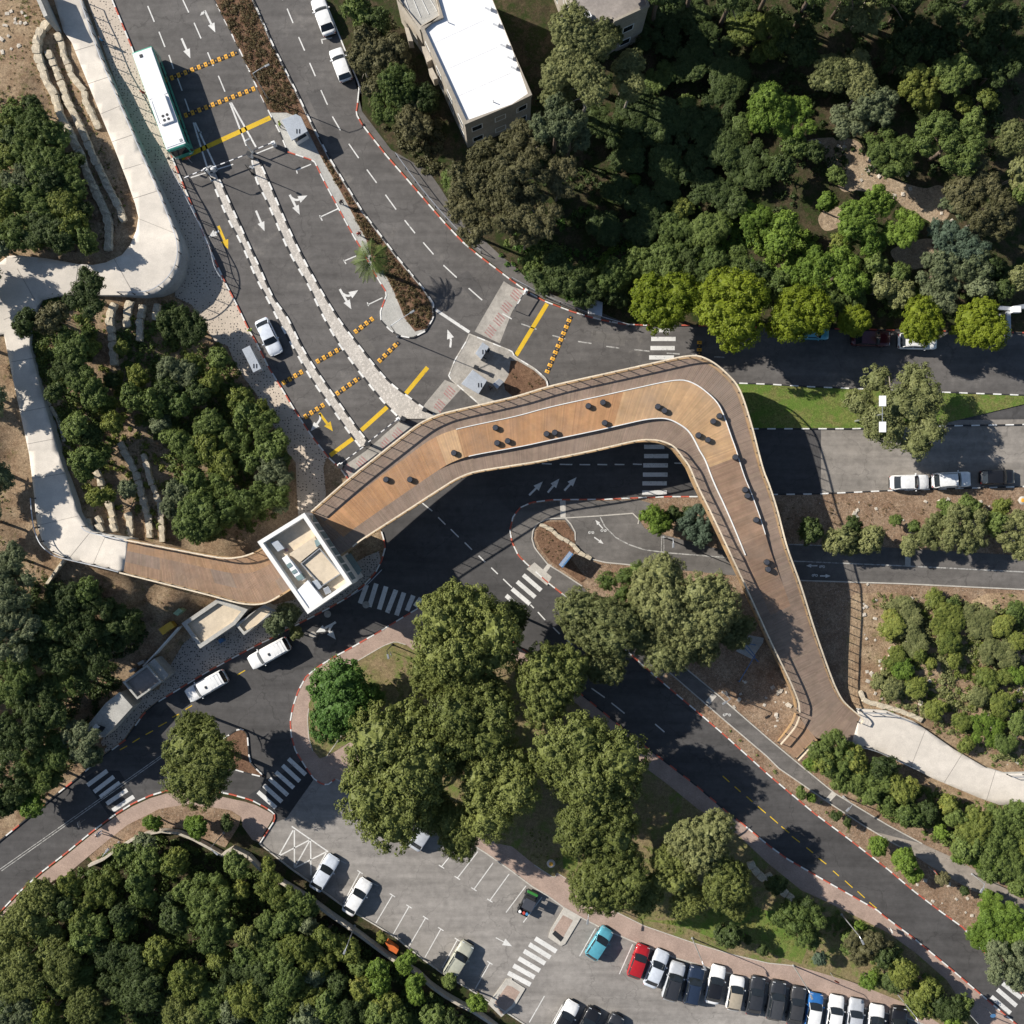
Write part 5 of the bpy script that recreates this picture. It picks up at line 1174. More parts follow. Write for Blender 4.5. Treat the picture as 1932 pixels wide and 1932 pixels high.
for s,dx,dy,k,c,rc,lab in [
 ("10 507,120",-.34,-.94,'sedan',WH,None,'white sedan cut by the top edge, parked on the right road'),
 ("10 638,485",-.34,-.94,'hatch',WH,None,'white hatchback parked below the white sedan on the right road'),
 ("13 515,795",.52,-.85,'sedan',LG,None,'silver sedan beside the hatched bay in the car park'),
 ("13 762,975",.52,-.85,'sedan',WH,None,'white sedan right of the silver sedan in the car park'),
 ("13 1528,1450",.52,-.85,'suv',BE,None,'beige estate car near the lower wall of the car park'),
 ("13 1265,490",.55,-.84,'sedan',SI,None,'silver car half hidden under the big pines at the car park'),
 ("13 1130,330",.55,-.84,'hatch',BL_,None,'blue car almost hidden under the pine beside the car park'),
 ("23 658,1325",.55,-.84,'hatch',TQ,None,'turquoise hatchback at the upper kerb of the car park'),
 ("23 955,1462",.34,-.94,'hatch',RD,None,'red hatchback at the upper kerb of the car park'),
 ("23 1090,1518",.38,-.92,'sedan',LG,None,'light silver sedan directly right of the red hatchback'),
 ("23 1220,1610",.28,-.96,'suv',SI,DG,'silver car with a black glass roof, third from the red car'),
 ("23 1370,1642",.22,-.97,'suv',NB_,None,'navy blue car between two light cars in the kerb row'),
 ("23 1535,1638",.22,-.97,'sedan',WH,BK,'white car with a black roof right of the navy car'),
 ("23 1686,1702",.18,-.98,'hatch',WH,(0.42,0.36,0.27),'small white car with a beige roof panel in the kerb row'),
 ("23 1840,1725",.18,-.98,'sedan',DG,None,'dark grey car right of the small white beige roofed car'),
 ("33 60,1755",.18,-.98,'suv',DG,(0.06,0.062,0.066),'dark grey car second right of the small beige roofed car'),
 ("33 215,1800",.18,-.98,'sedan',(0.05,0.05,0.052),None,'charcoal car directly left of the blue car in the row'),
 ("33 348,1830",.18,-.98,'hatch',BL_,WH,'blue car with a white roof in the lower right row'),
 ("33 505,1865",.16,-.98,'sedan',WH,None,'white sedan directly right of the blue car'),
 ("33 655,1890",.16,-.98,'sedan',SI,None,'silver car second to the right of the blue car'),
 ("33 812,1935",.14,-.99,'sedan',WH,BK,'white car with dark glass cut by the bottom edge, right end'),
 ("33 975,1950",.14,-.99,'suv',BK,None,'black car cut by the bottom edge, last in the row'),
 ("23 400,1900",.48,-.87,'sedan',WH,BK,'white car cut by the bottom edge, left of the dark one'),
 ("23 560,1950",.48,-.87,'suv',BK,None,'black car cut by the bottom edge in the near bays'),
 ("23 745,1985",.48,-.87,'hatch',DG,None,'dark car at the bottom edge, right of the black one'),
 ("31 1070,1708",1,-.02,'sedan',WH,None,'white sedan on the east road, left of the white estate'),
 ("31 1385,1690",1,-.05,'suv',WH,None,'white estate car between white sedan and black car, east road'),
 ("31 1735,1668",1,-.03,'hatch',BK,None,'black car at the right end of the east road row'),
 ("31 335,575",1,.02,'hatch',TQ,None,'turquoise car peeping from under the lime tree by the kerb'),
 ("31 780,622",1,.02,'sedan',DR,None,'dark red car in the shade of the roadside trees'),
 ("31 1130,645",1,.02,'suv',WH,None,'white car partly covered by a roadside lime tree')]:
    f=t_(s); car(f[0],f[1],dx,dy,k,c,lab,rc)
f=t_("11 95,608"); car(f[0],f[1],.42,.9,'sedan',(0.62,0.66,0.72),'silver white car driving down the left lane',name='driving_car',group=None)
f=t_("12 100,1065"); car(f[0],f[1],-.87,.48,'pickup',WH,'white long roofed utility vehicle by the pavement, nearer the lift tower',name='utility_vehicle',cat='utility vehicle',group='white utility vehicles')
f=t_("02 1560,1312"); car(f[0],f[1],-.87,.49,'pickup',WH,'white long roofed utility vehicle by the pavement, nearer the huts',name='utility_vehicle',cat='utility vehicle',group='white utility vehicles')

def make_bus():
    p=W(*t_("00 1236,785"),1.6); e=empty('city_bus',(p.x,p.y,0.012),math.atan2(-.94,.335),'white and green city bus standing in the left lane','bus'); L,Wd,H=12.1,2.5,3.05
    hl,hw=L/2,Wd/2
    GR=plain('bus_green',(0.06,0.36,0.26),0.35,0,0.6); 
    mb=MB(); 
    def rr_(z,ins=0):
        c=0.28; x,y=hl-ins,hw-ins; return [(-x+c*.3,-y,z),(x-c,-y,z),(x,-y+c,z),(x,y-c,z),(x-c,y,z),(-x+c*.3,y,z),(-x,y-c*.3,z),(-x,-y+c*.3,z)]
    lev=[rr_(0.35),rr_(1.0),rr_(2.75),rr_(2.98,0.05),rr_(3.03,0.14)]; n=8
    for r_ in lev: mb.v+=r_
    for i in range(len(lev)-1):
        for k in range(n): mb.f.append((i*n+k,i*n+(k+1)%n,(i+1)*n+(k+1)%n,(i+1)*n+k)); mb.mi.append(0); mb.col.append(None)
    mb.f.append(tuple((len(lev)-1)*n+k for k in range(n))); mb.mi.append(0); mb.col.append(None)
    mb.build('body',GR,e)
    m=MB(); m.box((0,0,3.045),(L-0.4,Wd-0.2,0.04)); o=m.build('roof_panel',M['panel_white'],e); bevel(o,0.02)
    for x0,x1 in ((-hl+0.3,-0.2),(3.2,hl-0.35)):
        m=MB(); m.box(((x0+x1)/2,0,3.09),(x1-x0-0.1,Wd-0.3,0.05)); m.build('roof_plate',M['white_roof'],e)
    m=MB(); m.box((1.5,0.05,3.2),(3.2,1.55,0.3)); o=m.build('air_conditioner',M['panel_white'],e); bevel(o,0.06)
    m=MB(); m.box((1.45,-0.78,3.2),(2.6,0.22,0.22)); m.build('side_grille',M['booth_roof'],e)
    fan=MB(); fan.lathe((0,0,0),[(0.17,0),(0.17,0.02)],12); fan=fan.mesh('fan',[M['dark_metal']])
    for x in (2.2,2.7):
        for y in (-0.2,0.3): link('fan',fan,o,loc=(x,y,3.352))
    m=MB(); m.box((-hl+0.8,-0.3,3.14),(0.35,0.35,0.06)); m.build('roof_hatch',M['dark_metal'],e)
    m=MB(); m.box((hl-0.7,0.75,3.14),(0.3,0.3,0.06)); m.build('roof_hatch',M['grey_metal'],e)
    wme=MB(); wme.box((0,0,0),(1.45,0.02,0.9)); wme=wme.mesh('side_window',[M['glass']])
    for sy in (-1,1):
        for k in range(7): link('side_window',wme,e,loc=(-hl+1.2+k*1.58,sy*(hw+0.002),1.95))
    m=MB(); m.box((hl+0.0,0,1.9),(0.03,Wd-0.65,1.4)); m.build('windshield',M['glass'],e); m=MB(); m.box((-hl,0,2.1),(0.03,Wd-0.5,0.8)); m.build('rear_window',M['glass'],e)
    for x in (3.4,-3.3):
        for sy in (-1,1):
            w=link('wheel',TYRE,e,loc=(x,sy*(hw-0.14),0.48)); w.scale=(1.5,1.4,1.5); link('rim',RIM,w)
    for sy in (-1,1):
        m=MB(); m.bar((hl-0.1,sy*(hw-.05),2.6),(hl+0.35,sy*(hw+0.15),2.5),0.05,0.05); m.box((hl+0.38,sy*(hw+0.16),2.25),(0.12,0.25,0.45)); m.build('mirror',M['dark_metal'],e)
        m=MB(); m.box((hl+0.01,sy*0.85,0.75),(0.06,0.35,0.18)); m.build('headlight',M['lamp_clear'],e)
make_bus()
def make_buggy():
    p=W(*t_("23 118,1012"),0.5); e=empty('utility_buggy',(p.x,p.y,0.012),math.atan2(.9,.45),'small green and black utility buggy with open load bed','utility vehicle')
    GN=plain('buggy_green',(0.035,0.19,0.035),0.5)
    m=MB(); m.box((0,0,0.45),(2.9,1.35,0.25)); m.box((1.05,0,0.68),(0.8,1.2,0.3),mi=0); o=m.build('chassis',M['dark_metal'],e); bevel(o,0.05)
    m=MB(); m.box((1.3,0,0.88),(0.32,1.35,0.1)); o=m.build('hood',GN,e); bevel(o,0.04)
    m=MB(); m.box((0.1,0,0.95),(0.5,1.2,0.55)); o=m.build('seat',M['cloth_dark'],e); bevel(o,0.08)
    m=MB(); m.box((0.25,0,1.85),(1.25,1.3,0.06)); o=m.build('canopy',M['cloth_dark'],e); bevel(o,0.02)
    m=MB()
    for x in (0.85,-0.35):
        for y in (-.6,.6): m.bar((x,y,0.6),(x*0.95,y,1.83),0.05,0.05)
    m.build('roll_cage',M['dark_metal'],e)
    m=MB(); 
    for y in (-.64,.64): m.box((-0.98,y,0.78),(0.95,0.06,0.36))
    m.box((-1.45,0,0.78),(0.06,1.3,0.36)); m.box((-0.98,0,0.61),(0.95,1.25,0.05)); m.build('load_bed',M['dark_metal'],e)
    for x,y,mm in ((-1.15,-0.1,M['cloth_red']),(-1.1,-0.45,M['cloth_blue']),(-1.2,0.4,M['panel_white'])):
        m=MB(); m.lathe((x,y,0.64),[(0.14,0),(0.19,0.42),(0.15,0.46)],10); m.build('bucket',mm,e)
    for x in (0.95,-0.95):
        for sy in (-1,1): w=link('wheel',TYRE,e,loc=(x,sy*0.66,0.32)); link('rim',RIM,w)
make_buggy()

# ------------------------------------------------------------------ people
def person_mesh():
    me=bpy.data.meshes.new('skel'); V=[(0,0,0.93),(0,0,1.15),(0,0,1.40),(0,0,1.52),(0.02,0,1.62),(0.02,0,1.74),
      (0.0,0.10,0.88),(0.10,0.11,0.48),(0.02,0.11,0.08),(0.16,0.12,0.04),(0.0,-0.10,0.88),(-0.06,-0.11,0.48),(-0.18,-0.11,0.08),(-0.05,-0.12,0.04),
      (0,0.19,1.40),(-0.04,0.25,1.13),(0.08,0.24,0.90),(0.12,0.23,0.80),(0,-0.19,1.40),(0.04,-0.25,1.13),(0.20,-0.22,0.95),(0.27,-0.2,0.88)]
    E=[(0,1),(1,2),(2,3),(3,4),(4,5),(0,6),(6,7),(7,8),(8,9),(0,10),(10,11),(11,12),(12,13),(2,14),(14,15),(15,16),(16,17),(2,18),(18,19),(19,20),(20,21)]
    rad=[.13,.12,.14,.055,.10,.085,.095,.065,.05,.04,.095,.065,.05,.04,.07,.048,.038,.04,.07,.048,.038,.04]
    me.from_pydata(V,E,[]); o=bpy.data.objects.new('skel',me); COL.objects.link(o)
    o.modifiers.new('skin','SKIN'); 
    sv=me.skin_vertices[0].data if len(me.skin_vertices) else None
    if sv is None:
        bpy.context.view_layer.objects.active=o; me.attributes  # skin layer is made with the modifier
    for i,v in enumerate(me.skin_vertices[0].data): v.radius=(rad[i],rad[i]); v.use_root=(i==0)
    ss=o.modifiers.new('sub','SUBSURF'); ss.levels=1; ss.render_levels=1
    dg=bpy.context.evaluated_depsgraph_get(); ev=o.evaluated_get(dg); m2=bpy.data.meshes.new_from_object(ev); bpy.data.objects.remove(o)
    for m_ in (M['cloth_dark'],M['cloth_blue'],M['skin'],M['hair']): m2.materials.append(m_)
    for p in m2.polygons:
        c=p.center; a=abs(c.y)
        if c.z>1.70 or (c.z>1.60 and c.x<-0.02): p.material_index=3
        elif c.z>1.49: p.material_index=2
        elif a>0.17 and c.z<1.0 and c.z>0.7: p.material_index=2
        elif c.z>0.93 : p.material_index=1
        else: p.material_index=0
        p.use_smooth=True
    return m2
try: PERS=person_mesh()
except Exception as ex:
    print('person failed',ex); PERS=None
def person(s,rz,shirt,pants,lab,z=None):
    if PERS is None: return
    f=t_(s); p=G(*f) if z is None else W(*f,z); p=W(f[0],f[1],p.z)
    e=empty('person',(p.x,p.y,p.z+0.02),rz,lab,'person'); o=link('body',PERS,e); objmat(o,M[pants],0); objmat(o,M[shirt],1)
person("00 790,330",0.5,'cloth_blue','cloth_dark','person in blue walking on the cream pavement near the top',0.14)
person("00 1105,728",1.2,'cloth_red','cloth_dark','person in red standing at the kerb beside the bus',0.14)
person("01 1905,575",2.0,'hivis','cloth_dark','guard in a yellow vest on the pavement above the shelter',0.14)
person("10 195,962",3.0,'hivis','cloth_dark','guard in a yellow vest left of the median booth',0.12)
person("10 655,1545",-1.0,'cloth_dark','cloth_dark','person in dark clothes on the median walkway',0.12)
person("10 788,1782",-1.2,'cloth_red','cloth_dark','person with a red top on the median walkway near the palm',0.12)
person("03 768,482",0.8,'cloth_white','cloth_blue','person in pale top and blue trousers on the brick pavement lower left',0.14)
person("11 1770,1000",0.8,'cloth_dark','cloth_dark','person in dark clothes beside the large booth',0.13)

# ------------------------------------------------------------------ street furniture
def lamp(s,lab,h=5.8,arm=(1.2,0),z0=0.12,heads=1,m='galv'):
    f=t_(s); p=W(*f,z0); e=empty('street_lamp',tuple(p),math.atan2(arm[1],arm[0]),lab,'street lamp','street lamps')
    mb=MB(); mb.tube([(0,0,0),(0,0,h*0.5),(0,0,h)],[0.075,0.06,0.045],10); mb.lathe((0,0,0),[(0.16,0),(0.14,0.12),(0.1,0.2)],10); mb.build('pole',M[m],e)
    al=math.hypot(*arm)
    for k in range(heads):
        sg=1 if k==0 else -1
        mb=MB(); mb.tube([(0,0,h-0.05),(sg*al*.5,0,h+0.12),(sg*al,0,h+0.15)],0.04,8); mb.build('arm',M[m],e)
        mb=MB(); mb.box((sg*(al+0.25),0,h+0.14),(0.6,0.26,0.1),taper=0.8); o=mb.build('lamp_head',M['grey_metal'],e); bevel(o,0.02)
lamp("23 1360,1283",'street lamp on the car park pavement with a long shadow over bricks',arm=(0.2,-.5)); lamp("33 190,1490",'street lamp on the car park pavement above the charcoal cars',arm=(.2,-.5)); lamp("33 960,1685",'street lamp on the car park pavement above the end of the row',arm=(.2,-.5)); lamp("33 1440,1770",'street lamp among shrubs near the bottom right crossing',arm=(.2,-.4),h=6.2)
lamp("33 555,1105",'street lamp between shrubs beside the right brick pavement',arm=(.2,-.4)); lamp("23 555,965",'street lamp on the car park pavement right of the bench',arm=(-.1,-.8),h=4.6); lamp("13 745,1190",'street lamp behind the pale wall below the car park',arm=(-.2,-.5),h=5)
lamp("11 1070,608",'street lamp at the rounded tip of the planted median',arm=(2.2,1.4),h=6.5); lamp("10 90,745",'street lamp at the left side of the planted median above the booth',arm=(1.4,.7),h=6.5)
lamp("12 1030,1000",'slim lamp post in the grass corner below the tower crossing',arm=(0.1,-.4),h=5,m='dark_metal'); lamp("22 1145,190",'slim grey lamp post on the cycle path by the shrubs',arm=(0,-.5),h=6.5); lamp("22 1590,1360",'thin lamp post right of the cycle path below the pines',arm=(-.5,-.3),h=4); lamp("33 570,215",'thin lamp post on the cycle path near the light band',arm=(-.4,-.4),h=3); lamp("33 1540,800",'thin lamp post on the cycle path before the hedge',arm=(-.3,-.5),h=3)
lamp("03 1690,490",'lamp post at the corner of the planting bed by the car park',arm=(.5,-.4),h=5); lamp("03 900,560",'lamp post at the pale curved wall by the brick pavement',arm=(.4,.5),h=4.5); lamp("00 1905,1150",'white domed lamp post at the head of the wide divider',arm=(.2,.1),h=3.2,m='white_metal'); lamp("10 -30,1310",'dark post on the wide divider below the barrier',arm=(.6,-.3),h=3.0,m='dark_metal'); lamp("00 1600,1350",'dark post at the head of the narrow divider',arm=(.5,.2),h=3.0,m='dark_metal')
# twin panel mast in the olive tree
f=t_("31 855,1195"); p=W(*f,0.12); p=Vector((p.x*0.93,p.y*0.93,0.12)); e=empty('flood_light_mast',tuple(p),0,'tall mast with two white lamp panels standing in the olive tree','light mast')
mb=MB(); mb.tube([(0,0,0),(0,0,8.2)],[0.12,0.07],10); mb.build('pole',M['galv'],e)
for s_ in (-1,1):
    mb=MB(); mb.bar((0,0,8.1),(0,s_*1.2,8.15),0.06,0.06); mb.build('arm',M['galv'],e)
    mb=MB(); mb.box((0,s_*1.42,8.2),(0.75,1.15,0.12)); o=mb.build('lamp_panel',M['panel_white'],e); bevel(o,0.02)
# notice panel by the planted island
def panel(name,lab,s,h,m,cat='sign',th=0.12,z0=0.15,legs=True,face=None):
    a,b=[W(*q,z0) for q in P(s)]; d=b-a; e=empty(name,tuple(a),math.atan2(d.y,d.x),lab,cat); L=d.length
    mb=MB(); mb.box((L/2,0,h*0.6),(L,th,h*0.8)); o=mb.build('board',m,e); bevel(o,0.01)
    mb=MB()
    for x in (0.1,L-0.1): mb.tube([(x,0,0),(x,0,h)],0.045,8)
    mb.build('leg',M['grey_metal'],e)
    mb=MB()
    n=5
    for k in range(n): mb.box((L/2,-th/2-0.006,h*(0.3+0.14*k)),(L*0.8,0.01,h*0.05))
    mb.build('text_band',M['cloth_white'],e)
    return e
e=empty('notice_board',tuple(W(*t_("22 372,412"),0.15)),0,'large blue grey notice board standing on the planted island','notice board')
a=Vector((0,0,0)); b=W(*t_("22 452,310"),0.15)-W(*t_("22 372,412"),0.15); d=b.normalized(); n_=Vector((-d.y,d.x,0)); mb=MB(); nseg=9
for k in range(nseg):
    z=0.5+k*0.22; pz=Vector((0,0,z)); o_=n_*(0.32-0.035*k); mb=MB(); mb.bar(pz+o_,b+pz+o_,0.16,0.18); mb.build('slat',M['booth_roof'] if k%2 else M['blue_metal'],e)
mb=MB()
for q in (a+d*0.3,b-d*0.3): mb.bar(q+n_*0.3,q+Vector((0,0,2.5)),0.08,0.08)
mb.build('leg',M['grey_metal'],e)
def sign(s,lab,h=2.4,m='kerb_red',z0=0.13,shape='round',rz=0.3):
    p=W(*t_(s),z0); e=empty('road_sign',tuple(p),rz,lab,'road sign','road signs'); mb=MB(); mb.tube([(0,0,0),(0,0,h)],0.035,8); mb.build('post',M['galv'],e)
    mb=MB()
    if shape=='round':
        ringp=[(0.04,0.32*math.cos(k*math.pi/6),h-0.15+0.32*math.sin(k*math.pi/6)) for k in range(12)]; mb.face(ringp); mb.face([(0.055,y,z) for x,y,z in ringp][::-1])
        for k in range(12): a=ringp[k]; b=ringp[(k+1)%12]; mb.face([a,b,(0.055,b[1],b[2]),(0.055,a[1],a[2])])
    else: mb.box((0.05,0,h-0.2),(0.02,0.6,0.6))
    mb.build('plate',M[m],e)
sign("33 470,1545",'red round sign on the car park pavement near the shrubs',rz=1.2); sign("33 1210,745",'red and white sign where the cycle path narrows',2.0,rz=0.6); sign("10 795,705",'small sign at the kerb corner below the white hatchback',2.2,'galv'); sign("12 1030,1055",'small grey sign in the grass corner below the crossing',2.0,'galv',shape='sq'); sign("00 1450,1230",'red sign at the barrier arm left of the bus front',1.6,rz=2); sign("22 1600,1358",'small white sign right of the cycle path',1.5,'panel_white',shape='sq'); sign("33 1640,1810",'blue sign at the bottom right crossing',2.0,'blue_metal',rz=2); sign("03 640,390",'pale sign at the edge of the lower left road',1.8,'galv',shape='sq')
sign("33 905,1205",'small white post sign on the right brick pavement',1.2,'panel_white',shape='sq'); sign("12 1530,640",'blue round sign at the island nose below the junction',2.0,'blue_metal')
# traffic hardware on the dividers
def ctrl(s,lab,h=1.2,m='white_metal'):
    p=W(*t_(s),0.13); e=empty('ticket_machine',tuple(p),R(-25),lab,'ticket machine','ticket machines on the dividers'); mb=MB(); mb.box((0,0,h/2),(0.45,0.35,h)); o=mb.build('cabinet',M[m],e); bevel(o,0.04)
    mb=MB(); mb.box((0,-0.18,h*0.75),(0.3,0.02,0.25)); mb.build('screen',M['glass'],e); mb=MB(); mb.box((0,-0.05,h+0.03),(0.55,0.5,0.05)); mb.build('hood',M['dark_metal'],e)
ctrl("00 1900,1185",'ticket machine at the head of the wide divider'); ctrl("11 850,1420",'ticket machine at the bridge end of the narrow divider',1.1,'grey_metal'); ctrl("11 1120,1230",'ticket machine at the bridge end of the wide divider',1.1,'grey_metal'); ctrl("11 1720,790",'white ticket machine between the two island booths'); ctrl("11 1665,850",'dark ticket machine above the large island booth',1.2,'dark_metal'); ctrl("11 1750,715",'grey machine right of the narrow island booth',1.0,'galv'); ctrl("11 650,1590",'dark machine at the left lane barrier by the bridge',1.1,'dark_metal'); ctrl("11 1280,1165",'dark machine beside the blocker pad at the bridge',0.9,'dark_metal')
# bench on the car park pavement, blue rails, entrance frame
def bench(s,lab):
    a,b=[W(*q,0.13) for q in P(s)]; d=b-a; L=d.length; e=empty('park_bench',tuple(a),math.atan2(d.y,d.x),lab,'bench')
    for k in range(4):
        mb=MB(); mb.box((L/2,-0.2+0.13*k,0.45),(L,0.1,0.04)); mb.build('seat_slat',M['bark'],e)
    for k in range(2):
        mb=MB(); mb.box((L/2,0.3,0.6+0.17*k),(L,0.03,0.12)); mb.build('back_slat',M['bark'],e)
    for x in (0.2,L-0.2):
        mb=MB(); mb.box((x,0,0.22),(0.06,0.5,0.44)); mb.bar((x,0.26,0.3),(x,0.32,0.9),0.06,0.05); mb.build('leg',M['dark_metal'],e)
bench("23 400,835 505,895",'slatted bench on the brick pavement under the pines')
mb=MB(); e=empty('blue_handrail',tuple(W(*t_("22 1720,1290"),0.12)),0,'bent blue steel handrail beside the bridge below the pines','handrail'); o0=-Vector(e.location)
for s in ("22 1715,1280 1820,1105 1830,1080 1740,970","22 1740,1010 1810,1080 1860,1130","22 1715,980 1840,1005"):
    pts=[W(*q,0.9)+o0 for q in smooth_line(P(s),4)]; mb=MB(); mb.tube(pts,0.05,8); mb.build('rail',M['blue_metal'],e)
    mb=MB()
    for q in (pts[0],pts[-1]): mb.tube([(q.x,q.y,0),q],0.04,8)
    mb.build('post',M['blue_metal'],e)
slab('paved_spot',P("22 1690,1050 1790,930 1900,950 1895,985 1810,1110"),0.13,M['concrete_grey'],depth=0.1)
e=empty('entrance_frame',tuple(W(*t_("31 1815,500"),0.12)),0,'grey steel entrance frame at the right edge under trees','gate frame'); o0=-Vector(e.location)
for s,w_ in (("31 1650,385 1840,400",0.45),("31 1810,420 1815,610",0.5),("31 1850,395 2000,370",0.5)):
    a,b=[W(*q,3.2)+o0 for q in P(s)]; mb=MB(); mb.bar(a,b,w_,0.3); o=mb.build('beam',M['galv'],e); bevel(o,0.02)
    for q in (a,b): mb=MB(); mb.bar((q.x,q.y,0),(q.x,q.y,3.1),0.15,0.15); mb.build('post',M['galv'],e)
mb=MB(); p=W(*t_("31 1870,405"),3.6)+o0; mb.box(tuple(p),(0.9,0.7,0.6)); mb.build('sign_box',M['panel_white'],e)
for s,l in (("23 292,700",'yellow capped bollard lamp beside the brick pavement bench'),("31 1890,1845",'round yellow lamp in the dirt at the right edge')):
    p=W(*t_(s),0.15); e=empty('bollard_lamp',tuple(p),0,l,'bollard lamp'); mb=MB(); mb.lathe((0,0,0),[(0.12,0),(0.12,0.8)],12); mb.build('post',M['concrete_grey'],e); mb=MB(); mb.lathe((0,0,0.8),[(0.45,0),(0.5,0.1),(0.3,0.22)],14); mb.build('cap',M['kerb_plain'],e); mb=MB(); mb.lathe((0,0,1.02),[(0.25,0),(0.2,0.05)],12); mb.build('crown_cap',M['bump_yellow'],e)
# manhole covers
mh=MB(); mh.lathe((0,0,0),[(0.42,0),(0.42,0.006)],20); mhm=mh.mesh('cover',[M['worn']])
for s,l in (("12 540,770",'round manhole cover beside the tower pavement'),("12 428,928",'round manhole cover near the turn arrows'),("12 830,700",'round manhole cover at the left end of the tower crossing')):
    p=W(*t_(s),0.02); o=link('manhole_cover',mhm,loc=p); tag(o,l,'manhole cover')
# ------------------------------------------------------------------ vegetation
def crown_mesh(name, seed, Rr, nsub, nclump, nleaf, leafs, flat=0.6, crad=(0.10,0.16), spread=0.62, subr=(0.32,0.5), aspect=1.6, core=0.72):
    rg=np.random.default_rng(seed); cl=[]
    subs=[]
    for i in range(nsub):
        a=2*math.pi*(i+rg.uniform(-.3,.3))/nsub; d=spread*Rr*math.sqrt(rg.uniform(0.05,1)); 
        if i==0: d=0.1*Rr
        sr=Rr*rg.uniform(*subr); d=min(d,Rr-sr*0.85); subs.append((d*math.cos(a),d*math.sin(a),(0.28*Rr*flat)*(1-(d/Rr)**2)*rg.uniform(0.5,1.6),sr))
    w=np.array([s[3]**2 for s in subs]); w/=w.sum()
    V=[];F=[]
    allc=[];alln=[];alls=[]
    for k in range(nclump):
        s=subs[rg.choice(nsub,p=w)]
        u=rg.normal(size=3); u/=np.linalg.norm(u)
        if u[2]<-0.15: u[2]=-u[2]*0.6
        if rg.uniform()<0.10: rad=s[3]*rg.uniform(1.0,1.1)
        else: rad=s[3]*rg.uniform(0.82,1.0)
        c=np.array([s[0]+u[0]*rad, s[1]+u[1]*rad, s[2]+u[2]*rad*flat])
        cr=Rr*rg.uniform(*crad)
        n=int(nleaf*rg.uniform(0.7,1.2))
        d=rg.normal(size=(n,3)); d/=np.linalg.norm(d,axis=1)[:,None]; d[:,2]=np.where(d[:,2]<-0.3,-d[:,2]*0.6,d[:,2])
        pos=c+d*(cr*rg.uniform(0.55,1.0,size=(n,1)))*np.array([1,1,0.8])
        nn=d*0.7+u*0.6+rg.normal(scale=0.38,size=(n,3))+np.array([0,0,0.3]); nn/=np.linalg.norm(nn,axis=1)[:,None]
        allc.append(pos); alln.append(nn)
    C=np.concatenate(allc); Nn=np.concatenate(alln); m=len(C)
    t=np.cross(Nn,rg.normal(size=(m,3))); t/=np.linalg.norm(t,axis=1)[:,None]+1e-9; b=np.cross(Nn,t)
    sz=leafs*rg.uniform(0.7,1.35,size=(m,1)); t=t*sz*aspect/2; b=b*sz/2
    V=np.stack([C-t,C-b*0.9,C+t,C+b*0.9],1).reshape(-1,3)
    # inner foliage mass: bumpy cores that close the gaps between leaf sprays
    Q=[]
    for s in subs:
        nu,nv=22,9; g=np.zeros((nv+1,nu,3))
        for iv in range(nv+1):
            ph=-0.25+ (math.pi/2+0.25)*iv/nv
            for iu in range(nu):
                th=2*math.pi*iu/nu; u=np.array([math.cos(ph)*math.cos(th),math.cos(ph)*math.sin(th),math.sin(ph)])
                rr=s[3]*core*(1+0.16*noise.noise((u[0]*2.2+s[0],u[1]*2.2+s[1],u[2]*2.2+seed))+0.2*noise.noise((u[0]*6+s[0],u[1]*6+s[1],u[2]*6+seed))); g[iv,iu]=[s[0]+u[0]*rr,s[1]+u[1]*rr,s[2]+u[2]*rr*flat]
        for iv in range(nv):
            for iu in range(nu):
                k=(iu+1)%nu; Q.append([g[iv,iu],g[iv,k],g[iv+1,k],g[iv+1,iu]])
    V=np.concatenate([V,np.array(Q).reshape(-1,3)]); m+=len(Q)
    me=bpy.data.meshes.new(name); me.vertices.add(4*m); me.vertices.foreach_set('co',V.ravel()); me.loops.add(4*m); me.loops.foreach_set('vertex_index',np.arange(4*m)); me.polygons.add(m); me.polygons.foreach_set('loop_start',np.arange(0,4*m,4)); me.polygons.foreach_set('loop_total',np.full(m,4))
    me.materials.append(M['l_green']); me.update(calc_edges=True); me.validate(); return me
def trunk_mesh(name,seed,h,r,spread,nlimb,pale=False):
    rr_=random.Random(seed); mb=MB(); mb.tube([(0,0,-0.3),(rr_.uniform(-.05,.05)*h,rr_.uniform(-.05,.05)*h,h*0.5),(0,0,h)],[r*1.25,r,r*0.7],8)
    for i in range(nlimb):
        a=2*math.pi*i/nlimb+rr_.uniform(-.4,.4); z0=h*rr_.uniform(0.55,0.95); L=spread*rr_.uniform(0.6,1.0)
        mb.tube([(0,0,z0),(math.cos(a)*L*.5,math.sin(a)*L*.5,z0+0.22*L),(math.cos(a)*L,math.sin(a)*L,z0+0.32*L)],[r*0.5,r*0.32,r*0.1],6)
    return mb.mesh(name,[M['bark_pale'] if pale else M['bark']],True)
# prototypes: crown of unit size class, trunk
PRO={}
def proto(kind,Rr,variants,**k):
    PRO[kind]=(Rr,[crown_mesh('crown',hash_(kind)+i,Rr,**k) for i in range(variants)])
def hash_(s): return sum(ord(c)*(i+3) for i,c in enumerate(s))
proto('pine',5.0,5,nsub=8,nclump=900,nleaf=46,leafs=0.118,flat=0.72,crad=(0.045,0.085),spread=0.62,subr=(0.36,0.52),aspect=1.45,core=0.68)
proto('tree',4.0,5,nsub=7,nclump=430,nleaf=50,leafs=0.132,flat=0.78,crad=(0.06,0.115),spread=0.6,subr=(0.34,0.5),aspect=1.5)
proto('loose',4.5,4,nsub=11,nclump=440,nleaf=46,leafs=0.118,flat=0.7,crad=(0.05,0.105),spread=0.8,subr=(0.24,0.4),aspect=1.8,core=0.66)
proto('round',4.0,3,nsub=6,nclump=480,nleaf=54,leafs=0.132,flat=0.85,crad=(0.065,0.12),spread=0.42,subr=(0.46,0.6),aspect=1.5)
